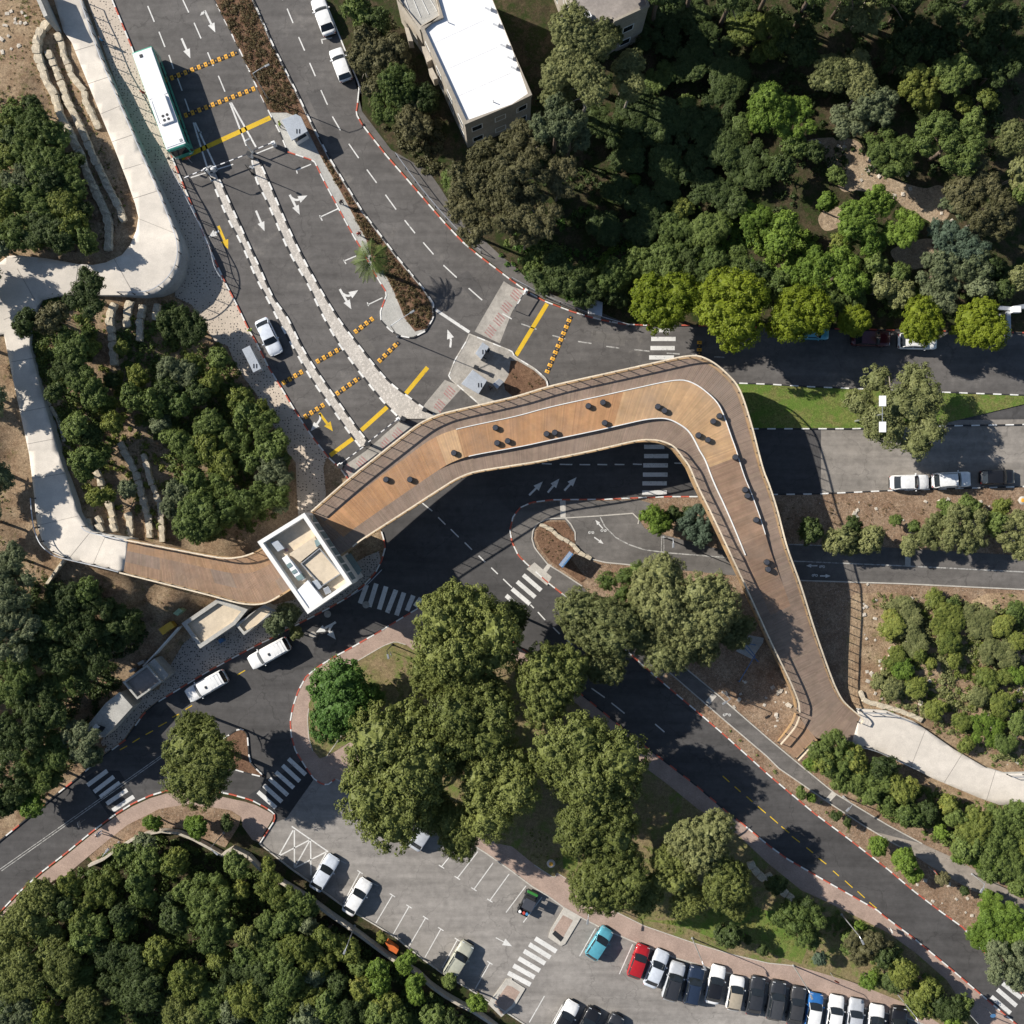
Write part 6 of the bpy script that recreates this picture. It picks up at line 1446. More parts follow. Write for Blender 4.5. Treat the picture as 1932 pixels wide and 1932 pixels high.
proto('shrub',1.6,5,nsub=4,nclump=130,nleaf=44,leafs=0.105,flat=0.8,crad=(0.10,0.18),spread=0.45,subr=(0.45,0.6),aspect=1.5)
TRK={}
def trunk_for(h,Rr,pale=False):
    k=(round(h*2)/2,round(Rr),pale)
    if k not in TRK: TRK[k]=trunk_mesh('trunk',int(k[0]*7+k[1]),k[0],0.05+0.045*k[1],k[1]*0.7,6 if k[1]>=2 else 3,pale)
    return TRK[k]
TC_=0
def tree(fx,fy,rF,kind,mat,ht,label,group,cat='tree',name=None):
    global TC_
    TC_+=1; rg=random.Random(1000+TC_)
    g=G(fx,fy); Rm=rF/S; 
    if kind!='shrub' and Rm<1.9: kind='shrub'
    if kind=='tree' and rg.random()<0.6: kind='loose'
    R0,ms=PRO[kind]; 
    zc=g.z+ht*0.68; p=W(fx,fy,zc); z0=max(0.1,h1(p.x,p.y)); zc=z0+ht*0.68
    nm=name or ('shrub' if kind=='shrub' and ht<2.6 else {'pine':'pine_tree','tree':'broadleaf_tree','loose':'broadleaf_tree','round':'broadleaf_tree','shrub':'small_tree'}[kind])
    e=empty(nm,(p.x,p.y,z0),rg.uniform(0,6.28),label,cat if nm!='shrub' else 'shrub',group)
    k=Rm*(1-zc/CH)/R0*(1.12 if kind=='pine' else 1.22)
    c=link('crown',rg.choice(ms),e,loc=(0,0,ht*0.62)); vz=min(k*1.25,ht*0.45/(R0*0.55)) if kind!='shrub' else min(k*1.3,ht*0.5/(R0*0.6)); c.scale=(k*rg.uniform(.86,1.12),k*rg.uniform(.86,1.12),max(vz,0.5*k)*rg.uniform(.85,1.15)); c.rotation_euler=(rg.uniform(-.16,.16),rg.uniform(-.16,.16),0); objmat(c,M[mat])
    link('trunk' if nm!='shrub' else 'stem',trunk_for(max(0.5,ht*0.62),Rm,mat in('l_brown','l_olive')),e)
    return e
KD={'p':('pine','l_pine'),'g':('tree','l_green'),'d':('tree','l_dark'),'y':('tree','l_yell'),'b':('tree','l_bright'),'l':('round','l_lime'),'r':('loose','l_grey'),'o':('loose','l_olive'),'n':('loose','l_brown'),'e':('round','l_emer'),'u':('loose','l_blue'),'P':('pine','l_olive')}
CW={'p':'olive green pine','g':'mid green tree','d':'dark green tree','y':'yellow green tree','b':'bright green tree','l':'lime green tree','r':'grey green tree','o':'pale olive tree','n':'brownish green tree','e':'emerald green round tree','u':'blue green tree','P':'pale olive pine'}
def wood(block,place,group,items,hs=1.0,rowh=None):
    """items 'x,y,r,k' in the block's units; labels count rows from the top and trees from the left"""
    L=[]
    for tk in items.split():
        x,y,r,k=tk.split(','); f=P(block+' '+x+','+y)[0]; L.append((f[0],f[1],float(r)/4,k))
    L.sort(key=lambda q:q[1]); n=len(L)
    nr=max(1,int(round(math.sqrt(n*0.8)))) if n>6 else 1
    per=math.ceil(n/nr); rows=[L[i:i+per] for i in range(0,n,per)]
    for ri,row in enumerate(rows):
        row.sort(key=lambda q:q[0])
        for ci,(x,y,r,k) in enumerate(row):
            kind,mat=KD[k]; Rm=r/S; sz='large ' if Rm>2.6 else ('small ' if Rm<1.5 else '')
            ht={'p':2.1,'P':2.1,'l':1.9}.get(k,1.75)*Rm*hs+1.0; ht=max(1.4,min(ht,17))
            w=CW[k] if not (Rm<1.9 and ht<2.6) else CW[k].replace(' tree',' shrub').replace(' pine',' shrub')
            pos='%s from left'%ORD[ci] if len(rows)==1 else '%s from left, %s row'%(ORD[ci],ORD[ri])
            lab='%s%s %s, %s'%(sz,w,place,pos)
            if len(lab.split())>16: lab='%s %s, %s'%(w,place,pos)
            tree(x,y,r,kind,mat,ht,lab,group)
def one(s,r,k,ht,lab,group='pines of the central island',cat='tree',kind=None):
    f=t_(s); kd,mat=KD[k]; return tree(f[0],f[1],r,kind or kd,mat,ht,lab,group,cat)
# central island
CP='pines of the central island'
one("F 880,1200",102,'p',12,'large pine at the top of the central tree group, by the junction'); one("F 965,1165",38,'p',9,'small pine at the upper right of the central tree group')
one("F 1027,1285",84,'p',11.5,'pine right of centre with road on its right side'); one("F 893,1330",92,'p',11.5,'pine in the middle of the central tree group')
one("F 752,1455",118,'p',12,'largest pine at the left of the central group, above the car park'); one("F 800,1370",45,'p',9,'narrow pine between the round green tree and the middle pine'); one("F 935,1490",92,'p',11.5,'pine at the lower middle of the group with a car under it'); one("F 868,1565",52,'p',10,'pine overhanging the car park at the silver car')
one("F 1110,1440",98,'p',12,'pine right of the group casting shade on the black road'); one("F 1120,1560",80,'p',11.5,'pine below the right hand pine, above the bench'); one("F 1150,1655",72,'p',10.5,'pine overhanging the bench on the brick pavement'); one("F 1215,1685",40,'p',8.5,'small pine overhanging the brick pavement right of the bench')
one("F 1330,1585",62,'P',10,'loose pine at the right road kerb, upper right of its trio'); one("F 1265,1635",50,'p',9.5,'loose pine between bench pine and right road, left of trio'); one("F 1370,1650",52,'p',9.5,'loose pine with lawn shadow below it, right of trio'); one("F 1300,1700",38,'p',7,'small pine hanging over the lawn below the loose trio'); one("F 1395,1705",34,'p',6.5,'small pine at the right end over the lawn')
one("F 828,1262",54,'p',9.5,'low pine between the junction pine and the middle pine'); one("F 850,1405",66,'p',10,'pine between the largest pine and the middle pine'); one("F 822,1530",46,'p',9.5,'pine above the silver car at the car park edge')
one("F 645,1325",68,'e',6.5,'round emerald tree on the grass corner of the island','round trees'); one("F 700,1315",32,'e',5,'small emerald tree joined to the round tree on the right','round trees')
one("F 385,1440",84,'p',9.5,'pine standing over the small triangle island at the left road','single pines'); one("F 368,1375",40,'p',8.5,'upper tip pine next to the triangle island','single pines')
EP='pines between junction and bridge'
one("F 1132,1172",72,'P',11,'pine beside the red and white kerb right of the junction',EP); one("F 1185,1120",55,'g',9,'dark green tree behind the notice board',EP); one("F 1250,1120",64,'P',11,'tall pine in the middle between cycle paths',EP,); one("F 1330,1150",66,'P',11,'pine nearest the bridge between the cycle paths',EP); one("F 1245,1215",58,'P',10,'pine hanging over the lower cycle path',EP); one("F 1140,1245",48,'P',10,'pine hanging over the black road below the junction',EP); one("F 1320,1225",40,'P',8,'small pine over the rails at the lower right of its group',EP); one("F 1195,1175",44,'P',9,'small pine in the middle of the group between cycle paths',EP); one("F 1385,1190",38,'P',8,'small pine touching the bridge edge from the left',EP)
wood("22",'beside the cycle path under the bridge','shrubs under the bridge',"1080,60,130,b 1200,30,90,d 1400,80,130,u 1430,170,100,u 1330,30,80,d",0.9)
wood("12",'at the pavement by the utility vehicle','small trees by the pavement',"220,760,100,r 150,880,95,r 300,905,70,o",1.5)
# street trees of the east road
for s,r,ht,l in (("F 1252,570",64,6.5,'lime green street tree leftmost of the row above the bend'),("F 1370,590",78,7.5,'largest lime green street tree above the bridge bend'),("F 1503,602",56,6.5,'lime green street tree third from left of the row'),("F 1610,607",32,5,'small lime green street tree left of the dark red car'),("F 1735,612",46,5.5,'lime green street tree over the white car'),("F 1845,617",50,5.5,'lime green street tree at the right end of the row')):
    one(s,r,'l',ht,l,'lime street trees')
one("F 1690,775",88,'o',7.5,'pale olive tree on the grass median of the east road','median trees')
# woods
wood("00",'left of the upper ramp','wood left of the upper ramp',"60,1010,110,y 290,940,140,g 230,1130,140,g 420,1030,115,g 60,1200,100,y 300,1250,150,g 170,1350,130,r 500,1330,130,g 60,1550,120,y 300,1560,150,g 470,1560,130,y 590,1430,110,g 660,1600,90,d 130,1750,130,g 320,1720,150,d 490,1850,110,d 660,1840,110,g 30,1880,100,r 250,800,80,d 100,880,90,g 560,1210,80,d 400,1400,120,d 180,1480,120,g 420,1180,100,g 130,1060,110,d 560,1720,110,y",0.75)
wood("01",'on the terraced slope','trees of the terraced slope',"640,290,170,d 190,520,120,d 400,480,120,n 560,680,140,g 700,690,80,y 480,850,130,d 620,960,130,g 700,1080,120,g 800,1120,80,y 430,1030,80,d 560,1300,115,g 860,1240,110,y 1000,1080,110,g 1060,900,90,y 1180,1130,120,g 1350,1120,115,g 1350,870,145,r 1460,840,95,y 1330,480,130,d 1450,570,130,d 1650,760,110,g 1610,930,110,y 1830,1080,110,y 1850,1200,120,g 1210,1240,95,r 1600,1260,135,g 1780,1400,130,g 1420,1470,130,g 1330,1380,105,g 1560,1450,120,y 1700,1570,120,y 1880,1550,110,g 1460,1680,110,g 1330,1830,130,r 1700,1780,140,g 1850,1850,130,g 650,1520,120,g 780,1480,75,g 740,1820,100,y 960,1770,90,r 640,1650,85,g 1520,1850,120,g 920,700,60,y 1250,1000,110,d 1500,1050,110,d 700,1350,100,d 840,950,60,d",0.85)
wood("11",'above the bridge start','trees by the bridge start',"60,1300,130,g 130,1450,120,g 120,1630,125,r 205,1540,85,g 80,1800,130,g 180,1840,90,r 30,1180,90,y",1.1)
wood("02",'below the terraces beside the timber walkway','trees at the timber walkway',"1450,30,170,g 1500,140,110,g 1700,30,120,g 1620,150,80,d",1.0)
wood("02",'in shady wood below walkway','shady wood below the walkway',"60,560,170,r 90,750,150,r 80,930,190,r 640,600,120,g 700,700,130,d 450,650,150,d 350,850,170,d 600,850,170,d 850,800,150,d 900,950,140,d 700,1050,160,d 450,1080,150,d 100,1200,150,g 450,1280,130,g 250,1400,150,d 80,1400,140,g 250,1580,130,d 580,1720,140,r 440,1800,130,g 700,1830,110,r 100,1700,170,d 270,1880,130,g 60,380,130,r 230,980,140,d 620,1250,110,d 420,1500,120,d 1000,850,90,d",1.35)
wood("03",'above the lower left road edge','trees at the lower left road',"270,60,140,g 250,260,120,b 60,120,150,d 70,250,120,d 400,60,90,g",1.2)
wood("03",'in the lower left wood','lower left wood',"300,950,140,p 150,1120,150,p 60,1250,130,p 270,1180,120,p 560,880,110,y 780,920,130,y 1090,850,120,g 1120,970,110,g 1100,580,90,r 950,650,100,g 1150,690,120,g 1350,680,120,y 1560,970,150,g 1650,890,95,y 1820,900,90,y 1780,720,110,g 620,1080,100,y 680,1190,130,g 930,1090,100,d 650,1290,120,g 400,1260,100,p 400,1410,120,p 150,1480,150,p 50,1440,120,p 950,1200,90,g 1190,1360,120,y 1600,1250,140,g 1700,1180,110,g 1880,1250,110,p 1880,1390,110,g 1650,1420,100,y 1450,1550,150,y 480,1520,160,p 200,1620,150,p 60,1620,140,p 600,1610,130,g 100,1800,150,r 380,1850,120,y 640,1780,150,p 820,1870,100,g 900,1600,150,d 1050,1480,150,d 1100,1700,160,d 1310,1850,130,p 1480,1880,110,p 1600,1740,130,g 1780,1600,130,d 1880,1720,150,y 1750,1850,110,r 850,1400,130,d 1350,1150,120,d 1400,900,100,g 1270,1000,90,d 500,1010,110,d",1.0)
wood("13",'below the car park wall','wood below the car park',"130,930,140,y 300,1050,130,g 430,1060,80,g 80,1200,130,g 250,1170,120,g 400,1190,90,r 530,1260,110,y 120,1400,150,g 330,1350,140,y 470,1420,130,y 60,1600,150,d 250,1600,150,g 450,1570,110,r 150,1720,130,g 350,1720,140,y 550,1790,120,g 120,1860,130,g 400,1860,120,r 700,1350,100,y 760,1480,80,g 920,1490,95,b 950,1610,95,b 1130,1460,90,b 1220,1600,85,b 1200,1710,90,b 820,1650,110,y 980,1760,110,y 700,1860,130,d 900,1870,120,g 1080,1860,110,g 1350,1870,100,g 1670,1760,80,b 1500,1910,100,d 600,1600,110,d",0.95)
wood("03",'on the bed beside the brick pavement','bed shrubs by the pavement',"1170,420,75,b 1490,440,105,b 1450,400,60,b 1720,420,60,d",0.9)
wood("13",'at the car park wall','shrubs at the car park wall',"100,740,80,y 950,1270,45,y 1450,1600,60,g",0.8)
# east side bushes
wood("32",'right of the bridge','bushes of the east slope',"1050,760,139,o 940,850,114,y 1100,950,122,o 1350,850,139,y 1350,1000,114,y 1250,640,82,y 1600,820,122,o 1750,850,98,y 1750,1050,139,o 1880,980,82,y 960,1100,98,y 1000,1190,90,b 1150,1090,65,y 1220,1130,49,y 820,1270,65,o 950,1320,106,o 1120,1310,94,y 1410,1110,73,y 1650,1250,98,y 1880,1230,82,b 1600,1380,98,o 1750,1450,106,y 1250,1490,90,y 1450,1570,106,y 1650,1650,122,b 1780,1750,98,g 1880,1600,98,g 1500,1750,65,y 1880,740,82,g 1400,700,73,g 1780,1250,73,y",0.15)
wood("32",'at the bridge fork','bushes at the bridge fork',"500,1830,150,g 400,1860,110,y 650,1840,110,y 320,1890,80,b 850,1910,110,d 580,1780,80,b",0.8)
wood("32",'above the eastern cycle path','bushes above the cycle path',"310,120,120,d 560,200,110,o 480,240,100,o 600,260,80,o 750,200,110,o 1070,240,85,o 950,60,55,g 1100,100,60,g 1250,130,130,o 1480,120,160,o 1700,100,100,g 1850,150,130,o 1900,280,90,o 640,110,90,d",0.9)
wood("31",'at the dirt edge of the east road','bushes at the east road',"1350,1920,95,g 1500,1920,95,g 1750,1920,90,y",0.8)
wood("33",'under the white path','bushes under the white path',"600,50,150,g 780,60,150,g 750,170,100,g 1000,150,120,y 900,280,80,g 1050,330,115,g 1180,310,100,d 1350,250,90,y 1400,360,90,g 1550,450,150,y 1480,560,120,g 1450,650,100,b 1650,420,140,g 1800,450,150,g 1880,330,120,g 1750,600,150,g 1600,620,130,b 1850,750,130,g 1650,770,100,g 1900,900,100,g 1890,560,110,y 1300,480,60,b",0.6)
wood("33",'on the cycle path strip','shrubs of the cycle path strip',"250,190,48,g 322,230,38,b 510,360,48,d 592,405,42,d 815,580,92,b 1010,700,110,b 1090,800,75,b 1300,830,60,n 1480,920,40,d",0.8)
wood("33",'of the clipped hedge at the right road','clipped hedge',"1720,1050,125,b 1860,1130,120,b 1600,1230,130,b 1800,1240,140,b 1680,1140,110,b 1920,1250,110,b 1780,1150,120,b 1700,1280,120,b",0.3)
one("33 1800,1450",40,'r',5.5,'grey green spiky tree at the lower right road','single trees'); one("33 1870,1530",36,'r',5,'grey green tree beside the lower right crossing','single trees')
wood("33",'in the lower right bed','shrubs of the lower right bed',"60,880,100,d 230,1170,150,g 300,1070,100,d 690,1210,80,b 750,1330,150,n 860,1390,120,d 1010,1510,130,y 760,1600,70,b 930,1610,95,d 1200,1640,105,y 1120,1770,110,y 1350,1800,125,d 1450,1790,90,g 1370,1905,100,b 620,1330,80,g 400,1440,65,u 330,1270,80,g",0.9)
wood("23",'on the lawn below the loose pines','lawn shrubs',"1630,1250,110,d 1780,1290,40,d 1900,1380,52,d",0.7)
# north side trees
wood("10",'left of the white house','trees by the white house',"780,90,120,g 940,150,110,d 820,320,120,n 960,440,150,n 810,480,110,n 1060,600,160,g 920,690,110,n 1000,780,140,g 1200,920,140,n 1260,730,130,d 1090,450,100,n 1180,800,110,d 850,200,90,g",1.3)
wood("10",'below the white house','large trees below the white house',"1700,1300,190,n 1850,1150,170,n 1600,1450,150,n 1850,1500,200,n 1650,1660,150,n 1480,1390,100,g",2.1)
wood("20",'right of the white house','large pines right of the white house',"450,240,190,P 630,300,170,P 400,480,170,P 560,600,170,P 330,650,130,P 880,450,130,P 900,620,130,P 350,880,180,r 450,1000,130,r 150,1050,160,n 60,1300,190,n 360,1320,150,n 200,1600,170,n 100,1740,130,n 760,240,90,P",2.8)
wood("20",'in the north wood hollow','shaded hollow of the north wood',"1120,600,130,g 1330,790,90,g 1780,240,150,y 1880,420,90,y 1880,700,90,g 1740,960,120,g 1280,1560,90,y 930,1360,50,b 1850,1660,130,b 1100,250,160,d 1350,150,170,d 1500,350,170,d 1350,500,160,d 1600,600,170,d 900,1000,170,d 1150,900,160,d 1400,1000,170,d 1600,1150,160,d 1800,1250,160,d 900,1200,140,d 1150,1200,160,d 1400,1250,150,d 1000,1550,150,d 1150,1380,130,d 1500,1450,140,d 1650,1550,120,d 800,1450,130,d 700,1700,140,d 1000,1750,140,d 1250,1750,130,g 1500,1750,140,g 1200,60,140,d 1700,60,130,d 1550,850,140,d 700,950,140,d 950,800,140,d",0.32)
wood("30",'in the upper right wood','upper right wood',"740,60,180,o 60,220,130,y 40,380,80,y 470,550,150,P 680,520,140,P 700,690,140,P 820,820,170,r 620,900,130,r 40,800,160,b 200,900,145,b 200,1090,100,g 1150,650,140,y 1230,770,90,y 1400,580,150,g 1640,740,100,y 1470,780,80,y 1380,1070,230,g 1560,960,120,g 900,1150,150,g 990,1260,105,g 1850,1050,150,P 1900,1300,120,P 1550,1400,190,n 1650,1620,190,n 1470,1510,140,r 1890,1470,110,g 520,1330,80,g 450,1530,95,b 780,1550,165,b 650,1700,165,b 1030,1740,150,b 540,1830,105,y 800,1850,110,b 150,1680,120,b 70,1850,100,b 1350,1780,135,u 1500,1860,150,u 1620,300,130,d 1300,350,130,d 1100,250,140,d 1400,100,150,d 1750,150,150,d 300,80,140,d 250,350,140,d 1000,450,130,d 1850,450,140,d 1000,60,120,d 1700,550,110,d 350,1150,90,d 100,1250,110,d",1.15)
wood("21",'above the road bend by the cabinet','trees above the bend',"750,150,150,g 930,90,140,g 350,130,180,d 560,220,140,d 1150,60,140,g 1330,60,130,d 1500,90,130,g 1700,60,140,g 150,60,110,g 1850,130,120,d 780,290,90,d",0.95)
wood("31",'behind the lime street trees','trees behind the street trees',"300,130,170,b 560,120,170,b 600,290,140,g 430,330,110,g 820,80,120,g 860,240,120,o 980,310,110,o 1000,130,100,g 1280,130,150,r 1320,290,140,r 1510,80,150,r 1560,230,120,r 1890,160,110,o 1750,250,110,d 100,220,120,g 1700,100,110,d",1.0)

# palm on the median
def palm():
    f=t_("11 870,25"); p=W(*f,0.15); p=Vector((p.x*0.955,p.y*0.955,0.15)); e=empty('palm_tree',tuple(p),0,'palm tree on the planted median with spiky fronds','tree'); h=5.2
    mb=MB(); mb.tube([(0,0,0),(0.05,0,h*.5),(0,0.05,h)],[0.26,0.2,0.17],10); mb.build('trunk',M['bark'],e); rg=random.Random(4)
    for k in range(22):
        a=2*math.pi*k/22+rg.uniform(-.1,.1); L=rg.uniform(2.0,2.7); el=rg.uniform(-0.15,0.9); mb=MB(); prev=None
        for j in range(15):
            t=j/14; r=L*t*math.cos(el*0.8); z=h+L*(math.sin(el)*t-0.5*t*t); c=Vector((math.cos(a)*r,math.sin(a)*r,z)); sd=Vector((-math.sin(a),math.cos(a),0)); fw=Vector((math.cos(a),math.sin(a),-0.3))
            if prev is not None: mb.bar(prev,c,0.035,0.02)
            prev=c
            if j>2:
                ll=0.7*math.sin(math.pi*min(0.95,t*0.8+0.18))
                for s_ in (-1,1):
                    q=c+(sd*s_*0.75+fw*0.65)*ll-Vector((0,0,0.1)); mb.face([c-fw*0.055,c+fw*0.055,q+fw*.02,q-fw*.02])
        mb.build('frond',M['l_green'],e)
palm()

# low planting, uncountable
def tuft_mass(name,lab,cat,polys,dens,r,mat,zf=None,seed=1,leafs=0.12,nleaf=26,hs=0.8,zoff=0.15,thr=-0.12):
    rg=np.random.default_rng(seed); C=[];Nn=[]
    for s in polys:
        f=P(s) if isinstance(s,str) else s; w=np.array([tuple(W(*q))[:2] for q in f]); lo=w.min(0); hi=w.max(0); A_=abs(area([tuple(q) for q in w])); n=int(A_*dens*1.0*((hi-lo).prod()/max(A_,.1)))
        pts=lo+rg.uniform(size=(n,2))*(hi-lo); pts=pts[inpoly(pts[:,0],pts[:,1],[tuple(q) for q in w])]
        nz=np.array([noise.noise((q[0]*0.35,q[1]*0.35,seed)) for q in pts]) if len(pts) else np.zeros(0)
        pts=pts[nz>thr]
        z=np.maximum(zoff,hgt(pts[:,0],pts[:,1])) if len(pts) else []
        for (x,y),zz_ in zip(pts,z):
            cr=r*rg.uniform(0.55,1.3); m=int(nleaf*rg.uniform(0.6,1.3)); d=rg.normal(size=(m,3)); d/=np.linalg.norm(d,axis=1)[:,None]; d[:,2]=np.abs(d[:,2])
            C.append(np.array([x,y,zz_])+d*cr*rg.uniform(0.4,1,size=(m,1))*np.array([1,1,hs])); q=d+rg.normal(scale=.5,size=(m,3))+np.array([0,0,.3]); Nn.append(q/np.linalg.norm(q,axis=1)[:,None])
    if not C: return
    C=np.concatenate(C); Nn=np.concatenate(Nn); m=len(C); t=np.cross(Nn,rg.normal(size=(m,3))); t/=np.linalg.norm(t,axis=1)[:,None]+1e-9; b=np.cross(Nn,t); sz=leafs*rg.uniform(.6,1.4,size=(m,1)); t=t*sz*.8; b=b*sz*.45
    V=np.stack([C-t,C-b,C+t,C+b],1).reshape(-1,3); me=bpy.data.meshes.new(name); me.vertices.add(4*m); me.vertices.foreach_set('co',V.ravel()); me.loops.add(4*m); me.loops.foreach_set('vertex_index',np.arange(4*m)); me.polygons.add(m); me.polygons.foreach_set('loop_start',np.arange(0,4*m,4)); me.polygons.foreach_set('loop_total',np.full(m,4)); me.materials.append(M[mat]); me.update(calc_edges=True); me.validate()
    o=link(name,me); tag(o,lab,cat,kind='stuff'); print(name,m); return o
tuft_mass('median_shrubs','low rusty brown shrubs filling the planted median','ground cover',["F 408,0 432,50 457,100 485,161 510,208 540,210 565,220 555,171 517,96 480,13 470,0","F 605,297 645,365 692,452 712,508 723,512 745,550 765,598 783,622 803,618 813,598 811,573 795,548 778,528 743,486 678,400 618,305"],9.0,0.36,'l_rust',seed=2,thr=-9,leafs=0.1)
tuft_mass('wood_undergrowth','bright green undergrowth below the north wood','ground cover',["F 930,465 1000,455 1120,470 1300,440 1450,470 1450,560 1250,540 1120,585 1030,555 960,515","F 1450,470 1660,470 1660,560 1450,590","F 960,400 1400,380 1450,470 960,470"],1.3,0.5,'l_emer',seed=3,leafs=0.16,nleaf=34)
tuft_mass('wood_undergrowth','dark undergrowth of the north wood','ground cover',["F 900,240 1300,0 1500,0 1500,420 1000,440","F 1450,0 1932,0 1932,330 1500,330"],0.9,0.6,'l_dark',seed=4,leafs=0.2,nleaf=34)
tuft_mass('dry_weeds','dry weeds on the west slope','weeds',["F 0,0 95,0 120,75 230,330 250,400 240,450 200,490 100,485 0,475","F 0,640 40,800 60,930 70,1020 110,1060 200,1090 0,1080","F 120,680 200,600 320,600 500,780 540,950 480,1020 330,1020 180,990"],1.6,0.22,'l_yell',seed=5,leafs=0.08,nleaf=18)
tuft_mass('dry_weeds','brown dry weeds among trees on the slopes','weeds',["F 0,0 95,0 120,75 230,330 250,400 240,450 200,490 100,485 0,475","F 0,640 40,800 60,930 70,1020 110,1060 330,1130 200,1200 0,1080","F 120,680 200,600 320,600 500,780 540,950 480,1020 330,1020 180,990","F 1620,1120 1932,1120 1932,1440 1870,1445 1740,1370 1640,1335","F 1450,950 1932,945 1932,1030 1500,1020"],1.8,0.2,'l_rust',seed=6,leafs=0.07,nleaf=14)
tuft_mass('slope_weeds','green weeds on the dry east slope','weeds',["F 1640,1120 1932,1120 1932,1440 1870,1445 1740,1370 1650,1330 1680,1250","F 1500,1410 1600,1420 1760,1480 1932,1530 1932,1690 1800,1615 1680,1550 1580,1490"],1.5,0.32,'l_green',seed=7,leafs=0.11)
tuft_mass('strip_plants','small plants on the strip beside the right road','ground cover',["F 1240,1272 1300,1310 1370,1372 1440,1432 1470,1458 1560,1520 1640,1580 1700,1610 1740,1640 1760,1690 1700,1640 1600,1570 1500,1490 1370,1375","F 1140,1200 1228,1245 1260,1285"],1.6,0.22,'l_green',seed=8,leafs=0.08)
tuft_mass('island_weeds','grass and weeds under the central pines','grass',["F 700,1260 780,1230 850,1300 830,1390 700,1390 600,1400 600,1340","F 1000,1620 1120,1700 1250,1750 1400,1795 1560,1825 1600,1790 1450,1690 1300,1600 1000,1560"],3.0,0.16,'l_yell',seed=9,leafs=0.07,nleaf=14)
tuft_mass('bed_plants','small plants in the mulch beds','ground cover',["F 1013,985 1062,985 1080,1010 1075,1050 1090,1085 1050,1070 1020,1030","21 0,800 150,870 250,950 250,985 0,985","02 1620,1650 1800,1520 1850,1560 1860,1700"],2.0,0.2,'l_rust',seed=10,leafs=0.07,nleaf=16)
tuft_mass('dead_leaves','sparse dry plants around the bed by the pavement','ground cover',["03 760,680 950,540 1200,330 1400,290 1740,330 1800,400 1690,570 1500,500 1230,440 1080,470"],2.2,0.14,'l_rust',seed=12,leafs=0.06,nleaf=10)
BUSH=dict(leafs=0.16,nleaf=64)
tuft_mass('slope_undergrowth','continuous green bushes between the trees of the terraced slope','bushes',["F 70,585 120,560 190,575 200,640 190,760 240,860 210,880 150,830 115,840 85,740 62,650","F 235,640 330,570 380,640 430,660 480,750 540,880 540,960 470,1010 380,1010 340,900 260,760"],2.53,0.59,'l_green',seed=21,thr=-0.45,**BUSH)
tuft_mass('slope_undergrowth','yellowish low bushes between the trees of the terraced slope','bushes',["F 90,600 200,580 420,650 540,880 500,990 340,1000 200,960 130,840"],0.80,0.49,'l_yell',seed=22,thr=-0.15,**BUSH)
tuft_mass('slope_undergrowth','green bushes filling the wood left of the upper ramp','bushes',["F -40,200 70,200 120,290 190,420 190,470 100,480 -40,470"],2.99,0.65,'l_green',seed=23,thr=-0.45,**BUSH)
tuft_mass('wood_undergrowth','green bushes filling the lower left wood','bushes',["F -50,1760 60,1690 170,1630 210,1600 300,1570 400,1610 500,1650 620,1740 760,1830 900,1930 960,1990 -50,1990"],2.30,0.70,'l_green',seed=24,thr=-0.45,**BUSH)
tuft_mass('wood_undergrowth','dark bushes of the shady wood below the walkway','bushes',["F -40,1080 100,1080 220,1110 290,1180 240,1270 160,1380 130,1460 -40,1560"],2.30,0.70,'l_dark',seed=25,thr=-0.3,**BUSH)
tuft_mass('slope_undergrowth','continuous green bushes on the east slope','bushes',["F 1655,1140 1800,1125 1932,1150 1960,1300 1960,1430 1870,1430 1760,1360 1690,1330 1640,1290 1690,1240"],2.64,0.54,'l_olive',seed=26,thr=-0.1,**BUSH)
tuft_mass('slope_undergrowth','yellow green bushes on the east slope','bushes',["F 1660,1150 1932,1150 1960,1420 1760,1350 1680,1300"],1.15,0.45,'l_yell',seed=27,thr=-0.15,**BUSH)
tuft_mass('slope_undergrowth','green bushes between the lower cycle path and the white path','bushes',["F 1535,1410 1600,1425 1700,1465 1780,1500 1860,1530 1960,1540 1960,1700 1880,1655 1810,1610 1740,1570 1660,1530 1580,1475"],2.99,0.54,'l_green',seed=28,thr=-0.45,**BUSH)
tuft_mass('wood_undergrowth','bright low scrub on the slope above the street trees','bushes',["F 1400,400 1480,410 1540,450 1640,520 1700,540 1790,560 1640,560 1450,570 1180,560 1100,540 1150,470"],2.99,0.59,'l_bright',seed=29,thr=-0.45,**BUSH)
tuft_mass('wood_undergrowth','green scrub under the roadside trees','bushes',["F 930,470 1010,500 1100,560 1200,580 1450,590 1900,600 1900,560 1450,540 1150,500 1000,430"],2.30,0.59,'l_green',seed=30,thr=-0.2,**BUSH)
tuft_mass('wood_undergrowth','brownish scrub between the right road and the white house','bushes',["F 660,20 740,40 830,230 880,300 870,400 800,330 700,210 690,120"],2.30,0.54,'l_brown',seed=31,thr=-0.1,**BUSH)
tuft_mass('bed_shrubs','low shrubs in the bed beside the right brick pavement','bushes',["F 1500,1690 1570,1712 1670,1765 1720,1805 1780,1855 1800,1890 1740,1900 1650,1850 1600,1780 1520,1740"],2.30,0.43,'l_green',seed=32,thr=-0.1,**BUSH)
wood("F",'added unseen beyond the top edge','tall trees beyond the top edge',"1190,-70,220,d 1260,-50,230,d 1330,-75,230,d 1400,-50,230,d 1480,-75,230,d 1560,-50,230,d 1640,-75,230,d 1720,-50,230,d 1800,-75,220,d 1880,-50,220,d",3.6)  # out-of-view trees added to throw deep shade along the top
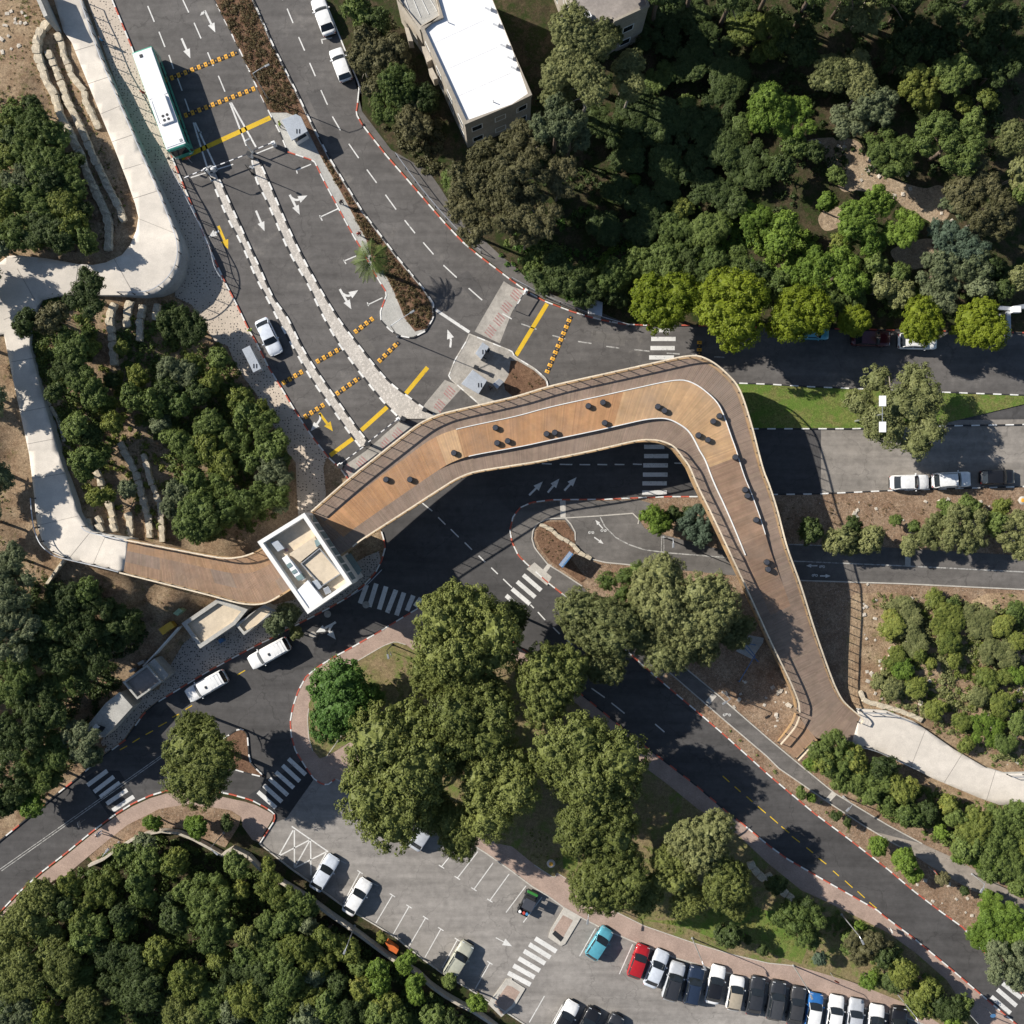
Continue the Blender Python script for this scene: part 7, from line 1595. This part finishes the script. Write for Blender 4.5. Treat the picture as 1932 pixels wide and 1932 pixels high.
# loose pale rocks
def rocks(lab,polys,dens,smin,smax,seed):
    rg=random.Random(seed); mb=MB(); 
    base=[(v.co.copy()) for v in STN[0].vertices]; fs=[tuple(p.vertices) for p in STN[0].polygons]
    for s in polys:
        w=[tuple(W(*q))[:2] for q in P(s)]; xs=[q[0] for q in w]; ys=[q[1] for q in w]; n=int(abs(area(w))*dens*1.6)
        for _ in range(n):
            x=rg.uniform(min(xs),max(xs)); y=rg.uniform(min(ys),max(ys))
            if not inpoly([x],[y],w)[0] or noise.noise((x*0.3,y*0.3,seed))<-0.05: continue
            z=max(0.1,h1(x,y)); k=rg.uniform(smin,smax); ro=Matrix.Rotation(rg.uniform(0,6.28),3,'Z'); sc=(k*rg.uniform(.7,1.5),k,k*rg.uniform(.4,.8)); b=len(mb.v)
            for v in base: q=ro@Vector((v.x*sc[0],v.y*sc[1],v.z*sc[2])); mb.v.append((q.x+x,q.y+y,q.z+z))
            for f in fs: mb.f.append(tuple(b+i for i in f)); mb.mi.append(0); mb.col.append(None)
    o=mb.build('loose_rocks',M['rock']); tag(o,lab,'rocks',kind='stuff')
rocks('loose pale rocks on the slope right of the bridge',["F 1615,1100 1760,1110 1760,1330 1640,1335 1620,1200","F 1840,1250 1932,1250 1932,1440 1860,1440","F 1450,945 1932,940 1932,1030 1600,1015"],0.55,0.12,0.42,3)
rocks('loose pale rocks beside the bridge fork and cycle path',["F 1340,1290 1420,1280 1480,1290 1500,1340 1490,1375 1465,1395 1400,1350","F 1680,1600 1840,1690 1830,1750 1740,1690"],1.0,0.12,0.45,4)
rocks('loose pale rocks in the clearing of the north wood',["F 1550,270 1650,290 1760,340 1800,420 1700,380 1600,330","F 1540,265 1640,275 1720,300 1690,330 1600,320","F 1770,480 1800,460 1850,490 1780,510"],1.6,0.12,0.5,5)
rocks('loose pale rocks at the top left clearing',["F 15,20 60,30 70,90 40,130 10,110"],0.9,0.15,0.5,6)
sheet('dirt_clearing',smooth_line(P("30 300,1060 640,1050 760,1180 850,1310 1000,1370 1180,1420 1300,1400 1400,1500 1350,1650 1250,1690 1200,1660 1050,1600 950,1500 700,1440 560,1440 480,1300 400,1200"),6,True),0.108,M['soil_pale']); sheet('dirt_clearing',smooth_line(P("30 380,1640 480,1560 620,1600 560,1700 430,1740"),6,True),0.108,M['soil_pale']); sheet('dirt_clearing',smooth_line(P("30 940,1880 1200,1800 1300,1870 31 1250,60 1000,110 960,40"),6,True),0.108,M['soil_pale'])
wood("F",'beyond the left edge, beside the ramp','trees beyond the left edge',"-45,740,190,r -40,885,210,r -62,520,220,r -25,985,150,r -70,640,180,r",0.75)
print('objects',len(bpy.data.objects))
